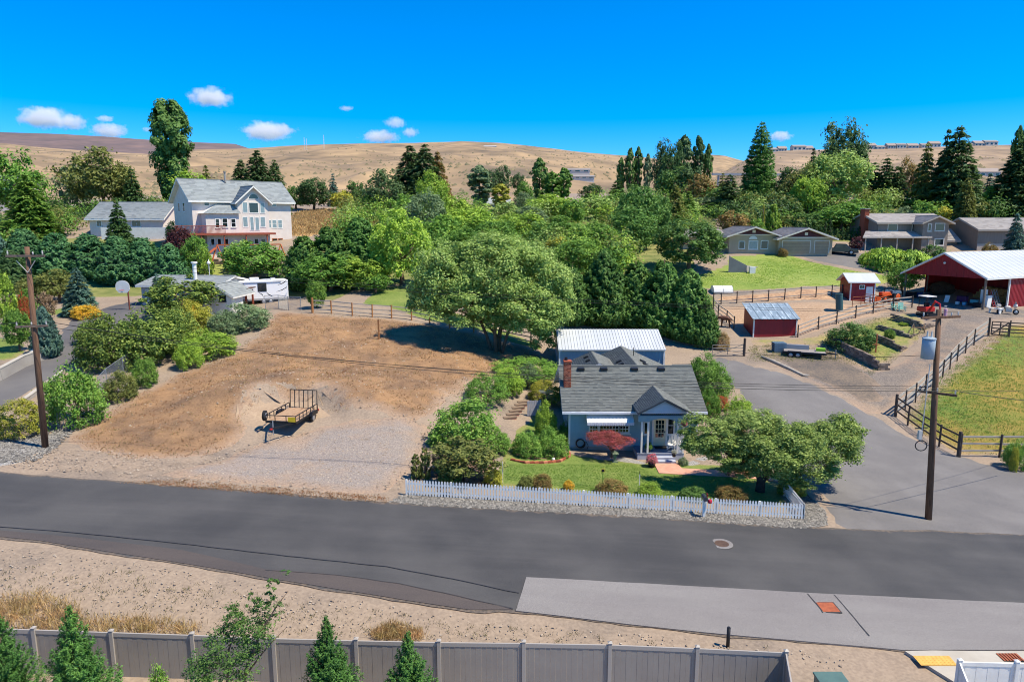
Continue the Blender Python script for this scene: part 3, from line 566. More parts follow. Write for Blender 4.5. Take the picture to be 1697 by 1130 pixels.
# small second gable behind the chimney
ap2 = P(981, 582, 58.0) - O
rr = MB(); rr.prism([(ap2.x - 2.3, 5, ap2.z - 1.05), (ap2.x, 5, ap2.z), (ap2.x, 10.2, ap2.z), (ap2.x - 2.3, 10.2, ap2.z - 1.05)], (0, 0, -.12)); rr.prism([(ap2.x, 5, ap2.z), (ap2.x + 2, 5, ap2.z - .9), (ap2.x + 2, 10.2, ap2.z - .9), (ap2.x, 10.2, ap2.z)], (0, 0, -.12)); rw2 = rr.build('side_gable_roof', m_lav, hs_)
shingles('shingles', [(ap2.x - 2.3, 10.2, ap2.z - 1.05), (ap2.x - 2.3, 5, ap2.z - 1.05), (ap2.x, 5, ap2.z), (ap2.x, 10.2, ap2.z)], m_shingle, rw2, .17, .32, seed=12)
shingles('shingles', [(ap2.x + 2, 5, ap2.z - .9), (ap2.x + 2, 10.2, ap2.z - .9), (ap2.x, 10.2, ap2.z), (ap2.x, 5, ap2.z)], m_shingle, rw2, .17, .32, seed=13)
# roof vents
def vent_box(x, y, z, parent, s=1.0):
    b = MB(); b.prism([(x - .2 * s, y - .2, z), (x - .2 * s, y + .25, z + .1), (x - .2 * s, y + .25, z + .22), (x - .2 * s, y - .2, z + .2)], (.4 * s, 0, 0)); return b.build('roof_vent', m_black, parent, bevel=.02)
kf = (zr - ze) / 4.3
for px in (963, 1001, 1051.5, 1096):
    y_ = 3.75; x_ = XP(px, 47.8 + y_, zr + zb) - O.x; vent_box(x_, y_, ze + kf * y_ + .04, roof, 1.3)
for i in range(3):
    for s in (-1, 1):
        x_ = rx + s * 1.0; y_ = 5.4 + i * 1.2; z_ = rzz - k * 1.0
        b = MB(); m4 = Matrix.Translation((x_, y_, z_ + .07)) @ Matrix.Rotation(s * math.atan(k), 4, 'Y'); b.box(-.24, .24, -.2, .2, -.06, .1, m4); b.build('roof_vent', m_black, rw, bevel=.02)
for i in range(2):
    m4 = Matrix.Translation((ap2.x - .7, 7.2 + i * 1.5, ap2.z - .3 + .06)) @ Matrix.Rotation(-math.atan(.457), 4, 'Y'); MB().box(-.2, .2, -.18, .18, -.06, .1, m4).build('roof_vent', m_black, rw2, bevel=.02)
MB().tube([(XP(1050, 57, 6) - O.x, 9.2, rzz - .9), (XP(1050, 57, 6) - O.x, 9.2, rzz + .55)], .035, 6).build('mast', m_black, hs_)
# chimney of single bricks
cy_ = 2.2; cx0, cx1 = XP(934.5, 50, 5.5) - O.x, XP(945.5, 50, 5.5) - O.x; cz0 = ze + kf * cy_ - .5; cz1 = P(940, 599, 50.1).z - zb
ch = box('chimney', M('mortar', (170, 150, 136), rough=.95), hs_, cx0 + .012, cx1 - .012, cy_ - .28, cy_ + .34, cz0, cz1)
bm_ = MB().box(-.5, .5, -.5, .5, -.5, .5).mesh('brick'); bcols = [M('brick_a', (150, 78, 54), rough=.9), M('brick_b', (176, 98, 70), rough=.9), M('brick_c', (130, 66, 50), rough=.9), M('brick_d', (190, 118, 90), rough=.9)]
bmeshes = []
for mm in bcols: q = bm_.copy(); q.materials.append(mm); bmeshes.append(q)
nb = 0; z_ = cz0 + .3; row = 0
while z_ < cz1 - .02 and nb < 240:
    L = cx1 - cx0; nbk = 3; w_ = L / nbk; sh = w_ / 2 if row % 2 else 0
    for j in range(nbk + (1 if sh else 0)):
        a = cx0 + max(0, j * w_ - sh); c = cx0 + min(L, (j + 1) * w_ - sh)
        o = link('brick', random.choice(bmeshes), None, ch); o.location = ((a + c) / 2, cy_ - .29, z_ + .04); o.scale = (c - a - .015, .05, .078); nb += 1
    for sx in (cx0 - .0, cx1 + .0):
        for j in range(2):
            o = link('brick', random.choice(bmeshes), None, ch); o.location = (sx, cy_ - .115 + j * .3, z_ + .04); o.scale = (.05, .28, .078); nb += 1
    z_ += .092; row += 1
box('chimney_cap', m_brick, ch, cx0 - .05, cx1 + .05, cy_ - .35, cy_ + .4, cz1, cz1 + .1); MB().tube([((cx0 + cx1) / 2 - .1, cy_ + .1, cz1 + .1), ((cx0 + cx1) / 2 - .1, cy_ + .1, cz1 + .34)], .12, 10).build('flue', m_black, ch)
# front windows and awning
for (a, c, nx) in ((978, 990, 3), (994.5, 1024.5, 6), (1027.5, 1041, 3)):
    u0, u1, v0, v1 = fa.rect(a, 702, c, 715.5); window(hs_, u0, u1, v0, v1 + .55, -.02, nx, 5 if nx == 3 else 5, fw=.1)
u0, u1, v0, v1 = fa.rect(972, 702, 1046, 719); MB().box(u0, u1, -.06, -.0, v0 - .06, v0 + .02).build('window_board', m_lav, hs_)
u0, u1 = fa.uv(971, 690)[0], fa.uv(1047.5, 690)[0]; za = fa.uv(1010, 685, .15)[1]; zl_ = fa.uv(1010, 700.5, .95)[1]
aw = MB(); n = 26
for i in range(n):
    x0 = u0 + (u1 - u0) * i / n; x1 = u0 + (u1 - u0) * (i + 1) / n; d = .02 if i % 2 else 0
    aw.prism([(x0, -.08, za + d), (x1, -.08, za + d), (x1, -.95, zl_ + d), (x0, -.95, zl_ + d)], (0, 0, -.02))
awn = aw.build('awning', m_white, hs_); va = MB()
for i in range(n):
    x0 = u0 + (u1 - u0) * i / n; x1 = u0 + (u1 - u0) * (i + 1) / n; va.prism([(x0 + .004, -.955, zl_ + .01), (x1 - .004, -.955, zl_ + .01), (x1 - .004, -.955, zl_ - .16), ((x0 + x1) / 2, -.955, zl_ - .21), (x0 + .004, -.955, zl_ - .16)], (0, -.015, 0))
va.build('awning_valance', m_lav, awn)
for x in (u0 + .01, u1 - .03): MB().prism([(x, -.06, za - .02), (x, -.94, zl_ - .02), (x, -.06, zl_ - .02)], (.02, 0, 0)).build('awning_side', m_lav, awn)
# porch
PO = 1.75
fp = Facade(O, 0); pr = lambda px, py, out=PO: fp.uv(px, py, out)
pl, prt = pr(1058, 700)[0], pr(1136, 700)[0]; fl = pr(1095, 751.5)[1]; gl, gr_ = pr(1056, 683)[0], pr(1146, 683)[0]; gm = (gl + gr_) / 2; ge = pr(1058, 683)[1]; ga = pr(1101, 660)[1]
m_porch = M('porch_floor', (118, 124, 140), (106, 112, 130), scale=2, rough=.6); m_step = M('porch_grey', (176, 180, 192), (166, 170, 184), scale=2, rough=.7)
pc = box('porch_floor', m_porch, hs_, pl, prt, -PO, -.03, fl - .06, fl); box('porch_skirt', m_step, hs_, pl + .02, prt - .02, -PO + .02, -.04, -.8, fl - .062)
s0, s1 = pr(1082, 760)[0], pr(1117, 760)[0]
for i in range(2): box('porch_step', m_step, hs_, s0, s1, -PO - .32 * (i + 1), -PO - .32 * i - .002, -.6, fl - .17 * (i + 1))
beam = pr(1095, 699)[1]
for px in (1064, 1074.5, 1124, 1133): x = pr(px, 720)[0]; box('porch_post', m_white, hs_, x - .065, x + .065, -PO + .06, -PO + .19, fl, beam, bevel=.01)
arch = [(pl + .02, -PO + .05, beam + .42), (pl + .02, -PO + .05, beam - .02), (pr(1076, 700)[0], -PO + .05, beam - .02)]
a0, a1 = pr(1076, 700)[0], pr(1122, 700)[0]
for i in range(1, 8): t = i / 8; arch.append((a0 + (a1 - a0) * t, -PO + .05, beam - .02 + .24 * math.sin(math.pi * t) ** .6))
arch += [(a1, -PO + .05, beam - .02), (prt - .02, -PO + .05, beam - .02), (prt - .02, -PO + .05, beam + .42)]
MB().prism(arch, (0, .12, 0)).build('porch_arch', m_blue, hs_)
kp = (ga - ge) / (gm - gl); zb_ = beam + .42
MB().prism([(gl + .3, -PO, ge - .12 + kp * .3 - .05), (gr_ - .3, -PO, ge - .12 + kp * .3 - .05), (gm, -PO, ga - .22)], (0, .16, 0)).build('porch_gable', m_lav, hs_)
lap_siding('gable_siding', m_lav, hs_, gl + .3, gr_ - .3, ge - .08, ga - .35, -PO - .002, .14, top=lambda v: max(.02, (ga - .28 - v) / kp))
sc = MB(); n = 22
for i in range(n):
    x0 = gl + .32 + (gr_ - gl - .64) * i / n; x1 = gl + .32 + (gr_ - gl - .64) * (i + 1) / n; sc.prism([(x0, -PO - .03, ge + .04), (x1, -PO - .03, ge + .04), (x1, -PO - .03, ge - .06), ((x0 + x1) / 2, -PO - .03, ge - .13), (x0, -PO - .03, ge - .06)], (0, .025, 0))
sc.build('scallop_trim', m_lav, hs_)
yb = (ga - ze) / kf + .3
pro = MB(); f_ = -PO - .35
pro.prism([(gl, f_, ge), (gm, f_, ga), (gm, yb, ga), (gl, .3, ge)], (0, 0, -.1)); pro.prism([(gm, f_, ga), (gr_, f_, ge), (gr_, .3, ge), (gm, yb, ga)], (0, 0, -.1)); prf = pro.build('porch_roof', m_trimdark, hs_)
shingles('shingles', [(gl, .2, ge + .004), (gl, f_, ge + .004), (gm, f_, ga + .004), (gm, yb, ga + .004)], m_shingle, prf, .16, .3, seed=21)
shingles('shingles', [(gr_, f_, ge + .004), (gr_, .2, ge + .004), (gm, yb, ga + .004), (gm, f_, ga + .004)], m_shingle, prf, .16, .3, seed=22)
box('porch_ceiling', m_blue, hs_, gl + .25, gr_ - .25, -PO + .18, -.03, zb_ - .06, zb_)
# door, side lights
m_cream = M('cream_paint', (226, 214, 176), rough=.6)
u0, u1, v0, v1 = fa.rect(1083, 690, 1103, 729); v0 = fl + .03; v1 = fl + 2.05
dr = box('door', m_cream, hs_, u0, u1, -.07, -.03, v0, v1); fr = MB(); fr.box(u0 - .12, u0, -.09, -.028, v0, v1 + .12); fr.box(u1, u1 + .12, -.09, -.028, v0, v1 + .12); fr.box(u0, u1, -.09, -.028, v1, v1 + .12); fr.build('door_frame', m_white, hs_)
for i in range(3):
    for j in range(4):
        w_ = (u1 - u0 - .24) / 3; h_ = 1.3 / 4; x0 = u0 + .12 + i * w_; z0 = v0 + .62 + j * h_; box('door_pane', m_glass, dr, x0 + .02, x0 + w_ - .02, -.08, -.069, z0 + .02, z0 + h_ - .02)
box('door_handle', m_black, dr, u1 - .1, u1 - .05, -.13, -.07, v0 + .98, v0 + 1.1)
u0, u1, v0, v1 = fa.rect(1107, 693, 1116, 716); window(hs_, u0, u1, v0 - .1, v1 + .1, -.03, 1, 2)
u0, u1, v0, v1 = fa.rect(1068, 700, 1074, 718); window(hs_, u0, u1, v0, v1, -.03, 1, 1)
box('doormat', m_dark, hs_, fa.uv(1083, 730)[0], fa.uv(1103, 730)[0], -.75, -.15, fl + .002, fl + .02)

# ------------------------------------------------------------------ white metal workshop behind the house
D_ = 63.5; x0 = XP(926, D_, 4); x1 = XP(1101.5, D_, 4); zs = 1.9; O2 = Vector((x0, D_, zs)); ws = thing('workshop', 'pale blue metal workshop with white ribbed roof behind the cottage', 'workshop', O2)
f2 = Facade(O2); Wl = x1 - x0; ez = f2.uv(1000, 579, .2)[1]; rz_ = P(1000, 546, D_ + 3.6).z - zs
gable_wall(ws, 'wall', m_bluemetal, .1, Wl - .1, .1, 7.1, -1.2, ez, rz_ - .05)
rb = MB()
for i in range(int(Wl / .3)): rb.box(.15 + i * .3, .19 + i * .3, .06, .1, -1.2, ez - .05)
rb.build('wall_rib', m_bluemetal, ws)
rf = gable_roof(ws, .05, Wl - .05, 0, 7.2, ez, rz_, m_whitemetal, ov=.15, rake=.1, th=.08, fascia=m_white, real=False)
rb = MB(); kk = (rz_ - ez) / 3.6
for i in range(int(Wl / .3) + 1):
    x = .05 + i * .3; rb.bar((x, -.14, ez - kk * .14 + .05), (x, 3.58, rz_ + .045), .04, .035)
rb.build('roof_rib', m_whitemetal, rf)
for x in (0, Wl - .14): box('corner_trim', m_white, ws, x, x + .14, -.0, .098, -1.2, ez - .06)

# ------------------------------------------------------------------ white three-storey house on the rise
AN = R(42); Ow = P(323, 410, 101); Ow.z = H(Ow.x, Ow.y) - .3; wh = thing('hillside_house', 'large white two-storey house over a basement with arched gable window and red deck', 'house', Ow, AN)
fw_ = Facade(Ow, AN); wl = fw_.uv(483, 370)[0]; ew = fw_.uv(330, 328)[1]; dp = 8.5; rwz = ew + 2.9
gable_wall(wh, 'wall', m_stucco, 0, wl, 0, dp, -1.5, ew, rwz)
gable_roof(wh, 0, wl, 0, dp, ew, rwz, m_shingle_pale, ov=.6, rake=.6, th=.25, fascia=m_white, seed=31, course=.35, tab=.6)
# gabled bay
b0, b1 = fw_.uv(394, 350, 1.6)[0], fw_.uv(445, 350, 1.6)[0]; bm2 = (b0 + b1) / 2; be = ew - .2; ba = fw_.uv(420, 308, 2.0)[1]
gable_wall(wh, 'bay_wall', m_stucco, b0, b1, -1.6, .5, -1.5, be, ba - .3, axis='y')
gable_roof(wh, b0, b1, -1.9, 3.5, be, ba, m_shingle_pale, ov=.5, rake=.3, th=.25, fascia=m_white, seed=33, course=.35, tab=.6, axis='y')
def win_px(parent, fc, out, rects, **kw):
    for (a, b, c, d) in rects:
        u0, u1, v0, v1 = fc.rect(a, b, c, d, out); window(parent, u0, u1, v0, v1, -out - .003, **kw)
win_px(wh, fw_, 1.6, [(402.5, 336, 409.5, 352), (431.5, 336.5, 438, 353), (403, 360, 410, 375.5), (432, 360, 439, 376), (415, 360, 420, 381.5), (423.5, 361, 429, 381.5)], glass=m_glass_pale, fw=.1, sill=False)
win_px(wh, fw_, 1.6, [(413, 336.5, 427.5, 352.5)], fw=.1, sill=False)
# half-round window
c0, c1, v0, v1 = fw_.rect(412, 322, 427.5, 329.5, 1.6); rr_ = (c1 - c0) / 2; aw = [((c0 + c1) / 2 + rr_ * math.cos(t), -1.61, v0 + rr_ * .95 * math.sin(t)) for t in np.linspace(0, math.pi, 12)]
hf = MB().prism([(c0 - .12 + (p[0] - c0) * (1 + .24 / (2 * rr_)), -1.605, v0 - .08 + (p[2] - v0) * 1.12) for p in aw], (0, -.04, 0)).build('arched_window', m_white, wh); MB().prism(aw, (0, -.05, 0)).build('pane', m_glass, hf)
win_px(wh, fw_, 0, [(338.5, 333, 346, 341), (371, 331, 379, 340)], fw=.08, nz=2, sill=False)
win_px(wh, fw_, 0, [(450.5, 333.5, 457, 342), (446, 365, 449, 377), (451.5, 365, 458, 377.5), (461, 365, 467, 377.5)], fw=.1, nz=2, sill=False, glass=m_glass_pale)
# sun room with hipped roof
q0, q1 = fw_.uv(341, 365, 2.0)[0], b0 - .05; qe = fw_.uv(360, 354, 2.2)[1]
box('sunroom_wall', m_stucco, wh, q0, q1, -2.0, -.0, -1.5, qe)
hp = MB(); hp.add([(q0 - .4, -2.4, qe), (q1 + .2, -2.4, qe), (q1 + .2, 0, qe + 1.5), (q0 + 2.6, 0, qe + 1.5), (q0 - .4, 0, qe)], [(0, 1, 2, 3), (0, 3, 4), (4, 2, 1, 0)]); sr_ = hp.build('sunroom_roof', m_white, wh)
shingles('shingles', [(q0 - .4, -2.4, qe + .02), (q1 + .2, -2.4, qe + .02), (q1 + .2, 0, qe + 1.52), (q0 + 2.6, 0, qe + 1.52)], m_shingle_pale, sr_, .35, .6, seed=35)
win_px(wh, fw_, 2.0, [(357.5, 363, 363, 377), (369, 362.5, 376.5, 376), (383.5, 363, 390, 376)], fw=.1, nz=2)
# left gable end windows
m4 = RZ(-90, (0, dp, 0))
for (u, v) in ((2.6, ew - 1.2), (4.9, ew - 1.2), (3.2, ew - 4.4)): window(wh, u - .35, u + .35, v - .7, v + .5, -.003, 1, 2, mat4=m4, fw=.08)
# deck
dk = fw_.uv(400, 386, 2.4)[1]; d0 = -3.4
deck = box('deck', m_redwood, wh, d0, b1 + .2, -3.4, -.05, dk - .3, dk)
for x in np.arange(d0, q0 + 2.2, .16): box('deck_baluster', m_redwood, deck, x, x + .05, -3.38, -3.33, dk, dk + 1.0)
box('deck_rail', m_redwood, deck, d0, q0 + 2.2, -3.42, -3.3, dk + 1.0, dk + 1.08)
for x in np.arange(d0 + .1, b1, 3.2): box('deck_post', m_redwood, deck, x, x + .16, -3.3, -3.14, -1.8, dk - .3)
win_px(wh, fw_, 1.6, [(402, 396, 408, 404), (422, 396, 428, 404), (433, 396, 440, 404)], fw=.1); win_px(wh, fw_, 2.0, [(350, 396, 355, 406), (361, 396, 366, 406), (370.5, 396, 378, 406)], fw=.1); win_px(wh, fw_, 0, [(452, 396, 459, 405), (462, 396, 468, 405)], fw=.1, frame=m_cedar)
MB().tube([(wl * .42, dp * .42, rwz - .4), (wl * .42, dp * .42, rwz + 1.1)], .16, 8).build('flue', m_conc2, wh)
MB().tube([(wl * .42, dp * .42, rwz + 1.1), (wl * .42, dp * .42, rwz + 1.25)], .24, 8).build('flue_cap', m_conc2, wh)

# ------------------------------------------------------------------ low white house behind the hedge
Ol = P(150, 384, 112); Ol.z = H(Ol.x, Ol.y) - .2; lh = thing('ranch_house', 'long low white house with grey roof behind the conifer hedge', 'house', Ol, R(2)); fl_ = Facade(Ol, R(2)); ll = fl_.uv(270, 370)[0]; le = fl_.uv(200, 362, .5)[1] + .25
lr = P(200, 335, 116.5).z - Ol.z
gable_wall(lh, 'wall', m_stucco, 0, ll, 0, 9, -2.5, le, lr - .2); gable_roof(lh, 0, ll, 0, 9, le, lr, m_shingle_pale, ov=.6, rake=.5, th=.25, fascia=m_white, seed=41, course=.35, tab=.6)
win_px(lh, fl_, 0, [(161, 366, 168, 375), (219, 366, 233, 375), (183, 366, 190, 374)], fw=.1, nx=2)
box('garden_wall', m_white, lh, fl_.uv(168, 380, 2)[0], fl_.uv(284, 380, 2)[0], -2.2, -2.0, -2.8, fl_.uv(220, 377, 2)[1])

# ------------------------------------------------------------------ grey garage house beside the caravan
Og = P(237, 512, 76); Og.z = H(Og.x, Og.y) - .1; gh = thing('garage_house', 'small white garage house with grey roof and steep little gable beside the caravan', 'house', Og, R(-4)); fg = Facade(Og, R(-4)); gl_ = fg.uv(360, 490)[0]; gez = fg.uv(260, 474, .4)[1] + .15; grz = P(300, 456, 80).z - Og.z
m_greywall = M('grey_siding', (186, 182, 180), (176, 172, 170), scale=2, rough=.8)
gable_wall(gh, 'wall', m_greywall, 0, gl_, 0, 7.4, -1, gez, grz - .2); gable_roof(gh, 0, gl_, 0, 7.4, gez, grz, m_shingle_pale, ov=.45, rake=.4, th=.2, fascia=m_white, seed=51, course=.3, tab=.5)
e0, e1 = fg.uv(331, 495, 2.2)[0], fg.uv(363, 495, 2.2)[0]; em = (e0 + e1) / 2; ee = fg.uv(331, 488, 2.2)[1]; ea = fg.uv(343.5, 471, 2.2)[1]
gable_wall(gh, 'entry_wall', m_white, e0, e1 + 1.4, -2.2, .4, -1, ee, ea - .15, axis='y'); gable_roof(gh, e0, e1 + 1.4, -2.3, 2.5, ee, ea, m_shingle_pale, ov=.35, rake=.25, th=.18, fascia=m_white, seed=53, course=.3, tab=.5, axis='y')
win_px(gh, fg, 2.2, [(342, 483, 349.5, 491)], fw=.1, frame=M('maroon_paint', (96, 44, 44)), glass=m_teal)
win_px(gh, fg, 2.2, [(364, 490, 368, 499), (370, 490, 374, 499)], fw=.06, frame=m_trimdark)
box('garage_door', m_white, gh, .5, 4.6, -.05, 0, -.3, 2.0)
MB().tube([(fg.uv(308, 465)[0], 2.0, gez + .4), (fg.uv(308, 465)[0], 2.0, gez + 2.2)], .22, 10).build('flue', m_white, gh); MB().tube([(fg.uv(308, 465)[0], 2.0, gez + 2.2), (fg.uv(308, 465)[0], 2.0, gez + 2.4)], .34, 10).build('flue_cap', m_white, gh)

# ------------------------------------------------------------------ red barn
A = P(1629, 514, 84); B = P(1495.5, 493, 93.5); A.z = H(A.x, A.y); ab = Vector((A.x - B.x, A.y - B.y, 0)); LB = ab.length; angb = math.atan2(ab.y, ab.x)   # local x along the gable front, from far post to near post
OB = Vector((B.x, B.y, A.z)); bn = thing('barn', 'open-fronted red metal barn with broad white roof at the right', 'barn', OB, angb)
fbz = P(1629, 459, 84).z - OB.z; raz = P(1560, 418.5, 88.7).z - OB.z; BL = 26.0
# in local space the gable front is at y=0 (facing local -y), the long side is x = LB
rf = gable_roof(bn, 0, LB, 0, BL, fbz, raz, m_whitemetal, ov=.35, rake=.45, th=.18, fascia=m_white, real=False, axis='y')
rb = MB(); kb = (raz - fbz) / (LB / 2)
for y in np.arange(-.3, BL, 1.2):
    for s in (0, 1):
        xe, xm = (-.33, LB / 2) if s == 0 else (LB + .33, LB / 2); rb.bar((xe, y, fbz - kb * .33 + .05), (xm, y, raz + .05), .05, .02)
rb.build('roof_rib', m_whitemetal, rf)
def ribbed(name, pts, vec, parent, mat, step=.35):
    return MB().prism(pts, vec).build(name, mat, parent)
MB().prism([(.0, .02, fbz - .25), (LB, .02, fbz - .25), (LB, .02, fbz - .05), (LB / 2, .02, raz - .12), (0, .02, fbz - .05)], (0, .1, 0)).build('gable_board', m_redmetal, bn)
rb = MB()
for x in np.arange(.25, LB, .3): top = fbz - .1 + kb * min(x, LB - x); rb.box(x, x + .05, -.012, .02, fbz - .25, top)
rb.build('gable_rib', m_redmetal, bn)['kind'] = 'stuff'
box('side_wall', m_redmetal, bn, LB - .1, LB, 5.2, BL, -.6, fbz - .1); rb = MB()
for y in np.arange(5.4, BL, .3): rb.box(LB, LB + .03, y, y + .06, -.4, fbz - .12)
rb.build('side_rib', m_redmetal, bn)['kind'] = 'stuff'
box('side_trim', m_white, bn, LB - .12, LB + .05, 5.0, 5.2, -.6, fbz - .1); box('base_trim', m_white, bn, LB + .03, LB + .06, 5.2, BL, -.6, -.05)
box('back_wall', m_redmetal, bn, 0.02, LB - .1, 10.4, 10.5, -.6, fbz - .1); box('far_wall', m_redmetal, bn, 0, .1, 4.6, BL, -.6, fbz - .1); MB().prism([(.0, BL - .02, fbz - .25), (LB, BL - .02, fbz - .25), (LB / 2, BL - .02, raz - .12)], (0, .02, 0)).build('rear_gable', m_redmetal, bn)
m_post = M('old_wood', (140, 124, 108), (110, 96, 84), scale=3, rough=.9, stretch=(3, 3, .4)); m_postdark = M('dark_wood', (74, 58, 48), (96, 76, 62), scale=3, rough=.9, stretch=(3, 3, .4))
for x in (.12, LB - .12): MB().tube([(x, .14, -.8), (x, .14, fbz - .1)], .15, 8).build('post', m_post, bn)
MB().tube([(.12, 4.9, -.8), (.12, 4.9, fbz - .1)], .12, 8).build('post', m_post, bn)
box('eave_beam', m_white, bn, LB - .04, LB + .02, .2, BL, fbz - .3, fbz - .1)
MB().blob((LB / 2, -.06, fbz + kb * 1.6 + .6), .16, 1, 2, 0).build('barn_light', m_white, bn)

# ------------------------------------------------------------------ red shed (lean-to)
Os = P(1247.5, 559, 78.8); Os.z = H(Os.x, Os.y); rs = thing('lean_to_shed', 'red lean-to shed with weathered galvanised sloping roof in the corral', 'shed', Os); fs = Facade(Os); sl = fs.uv(1320.5, 545)[0]; sz0 = fs.uv(1290, 526)[1]; sz1 = P(1270, 503.5, Os.y + 3.4).z - Os.z
MB().prism([(0, 0, -.5), (0, 3.4, -.5), (0, 3.4, sz1 - .12), (0, 0, sz0 - .08)], (sl, 0, 0)).build('wall', m_redmetal, rs)
k_ = (sz1 - sz0) / 3.4; rp = MB().prism([(-.25, -.35, sz0 - k_ * .35), (sl + .2, -.35, sz0 - k_ * .35), (sl + .2, 3.6, sz1 + k_ * .2), (-.25, 3.6, sz1 + k_ * .2)], (0, 0, -.05)).build('roof', m_tintroof, rs)
for i in range(7):
    x = -.25 + (sl + .45) * i / 6.5; o = MB().bar((x, -.36, sz0 - k_ * .36 + .02), (x, 3.6, sz1 + k_ * .2 + .02), .07, .04).build('roof_seam', m_tintroof, rp)
for i in range(7): x = .05 + (sl - .2) * i / 6; box('rafter_end', m_black, rs, x, x + .1, -.33, 0.0, sz0 - .28, sz0 - .16)
for x in (-.02, sl - .12): box('corner_trim', m_white, rs, x, x + .14, -.03, .1, -.5, sz0 - .09)
# red shed with white roof
Or_ = P(1407.5, 500, 88); Or_.z = H(Or_.x, Or_.y); r2 = thing('tack_shed', 'small red shed with white gable roof beside the tractor', 'shed', Or_, R(-3)); f_2 = Facade(Or_, R(-3)); l2 = f_2.uv(1450, 485)[0]; e2 = f_2.uv(1430, 465.5, .3)[1]; 
gable_wall(r2, 'wall', m_redmetal, 0, l2, 0, 3.2, -.6, e2, e2 + .75); gable_roof(r2, 0, l2, 0, 3.2, e2, e2 + .85, m_whitemetal, ov=.35, rake=.45, th=.1, fascia=m_white, real=False)
for x in (-.02, l2 - .12): box('corner_trim', m_white, r2, x, x + .14, -.04, .1, -.6, e2 - .12)
u0, u1, v0, v1 = f_2.rect(1425, 473, 1432, 478); window(r2, u0, u1, v0, v1, -.0, 2, 1, fw=.07)
box('door', m_white, r2, l2 - 1.15, l2 - .3, -.05, -.002, -.3, 1.8)

# ------------------------------------------------------------------ beige house with garage
Ob = P(1207.5, 422, 112); Ob.z = H(Ob.x, Ob.y) - .1; bh = thing('bungalow', 'beige bungalow with plum gables and double garage above the striped lawn', 'house', Ob); fb = Facade(Ob); m_wtrim = M('cream_trim', (214, 204, 188), rough=.7)
w1 = fb.uv(1288, 405)[0]; be_ = fb.uv(1245, 389)[1]; ba_ = fb.uv(1249, 375.5)[1]
gable_wall(bh, 'wall', m_beige, 0, w1, 0, 10, -1.5, be_, ba_ - .15, axis='y'); gable_roof(bh, 0, w1, -.2, 10, be_, ba_, m_shingle_tan, ov=.7, rake=.7, th=.25, fascia=m_wtrim, seed=61, course=.4, tab=.7, axis='y')
MB().prism([(0, -.03, be_ + .05), (w1, -.03, be_ + .05), (w1 / 2, -.03, ba_ - .25)], (0, .02, 0)).build('gable_siding', m_plum, bh); box('band', m_wtrim, bh, -.02, w1 + .02, -.06, -.0, be_ - .12, be_ + .06)
win_px(bh, fb, 0, [(1225, 400.5, 1233.5, 411.5), (1261.5, 399.5, 1272, 412)], fw=.1, nx=1); win_px(bh, fb, 0, [(1241.5, 400, 1255, 412.5)], fw=.12, glass=m_glass_pale)
c0, c1, v0, v1 = fb.rect(1241.5, 391.5, 1255, 396.5); rr_ = (c1 - c0) / 2; MB().prism([((c0 + c1) / 2 + rr_ * math.cos(t), -.01, v0 + rr_ * .8 * math.sin(t)) for t in np.linspace(0, math.pi, 10)], (0, -.05, 0)).build('arched_window', m_white, bh)
box('vent', m_wtrim, bh, w1 / 2 - .25, w1 / 2 + .25, -.08, -.03, ba_ - 1.0, ba_ - .55)
g0, g1 = fb.uv(1290, 410, 1.0)[0], fb.uv(1379, 410, 1.0)[0]; ge_ = fb.uv(1335, 393.5, 1)[1]; ga_ = fb.uv(1335, 377.5, 1)[1]; gm_ = (g0 + g1) / 2
gable_wall(bh, 'garage_wall', m_beige, g0, g1, -1.0, 8, -1.5, ge_, ga_ - .15, axis='y'); gable_roof(bh, g0, g1, -1.3, 8, ge_, ga_, m_shingle_tan, ov=.6, rake=.6, th=.25, fascia=m_wtrim, seed=63, course=.4, tab=.7, axis='y')
MB().prism([(g0 + .1, -1.04, ge_ + .05), (g1 - .1, -1.04, ge_ + .05), (gm_, -1.04, ga_ - .25)], (0, .03, 0)).build('gable_siding', m_plum, bh); box('band', m_wtrim, bh, g0, g1, -1.07, -1.0, ge_ - .12, ge_ + .06)
for (a, c) in ((1296.5, 1342), (1350, 1373)):
    u0, u1, v0, v1 = fb.rect(a, 399.5, c, 420, 1.0); gd = box('garage_door', M('tan_door', (172, 148, 118), (164, 140, 110), scale=1), bh, u0, u1, -1.06, -1.0, v0, v1)
    for i in range(1, 4): z_ = v0 + (v1 - v0) * i / 4; box('door_groove', m_plum, gd, u0, u1, -1.064, -1.058, z_ - .015, z_ + .015)
    fr = MB(); fr.box(u0 - .1, u0, -1.08, -1.0, v0, v1 + .1); fr.box(u1, u1 + .1, -1.08, -1.0, v0, v1 + .1); fr.box(u0, u1, -1.08, -1.0, v1, v1 + .1); fr.build('door_frame', m_wtrim, bh)
box('vent', m_wtrim, bh, gm_ - .25, gm_ + .25, -1.1, -1.04, ga_ - 1.2, ga_ - .75)
# rear low roof to the left
gable_roof(bh, -6.5, .4, 4, 12, be_ - .1, ba_ - .5, m_shingle_tan, ov=.5, rake=.3, th=.25, fascia=m_wtrim, seed=65, course=.4, tab=.7); box('rear_wall', m_beige, bh, -6.4, 0, 4.2, 11.8, -3, be_ - .1)
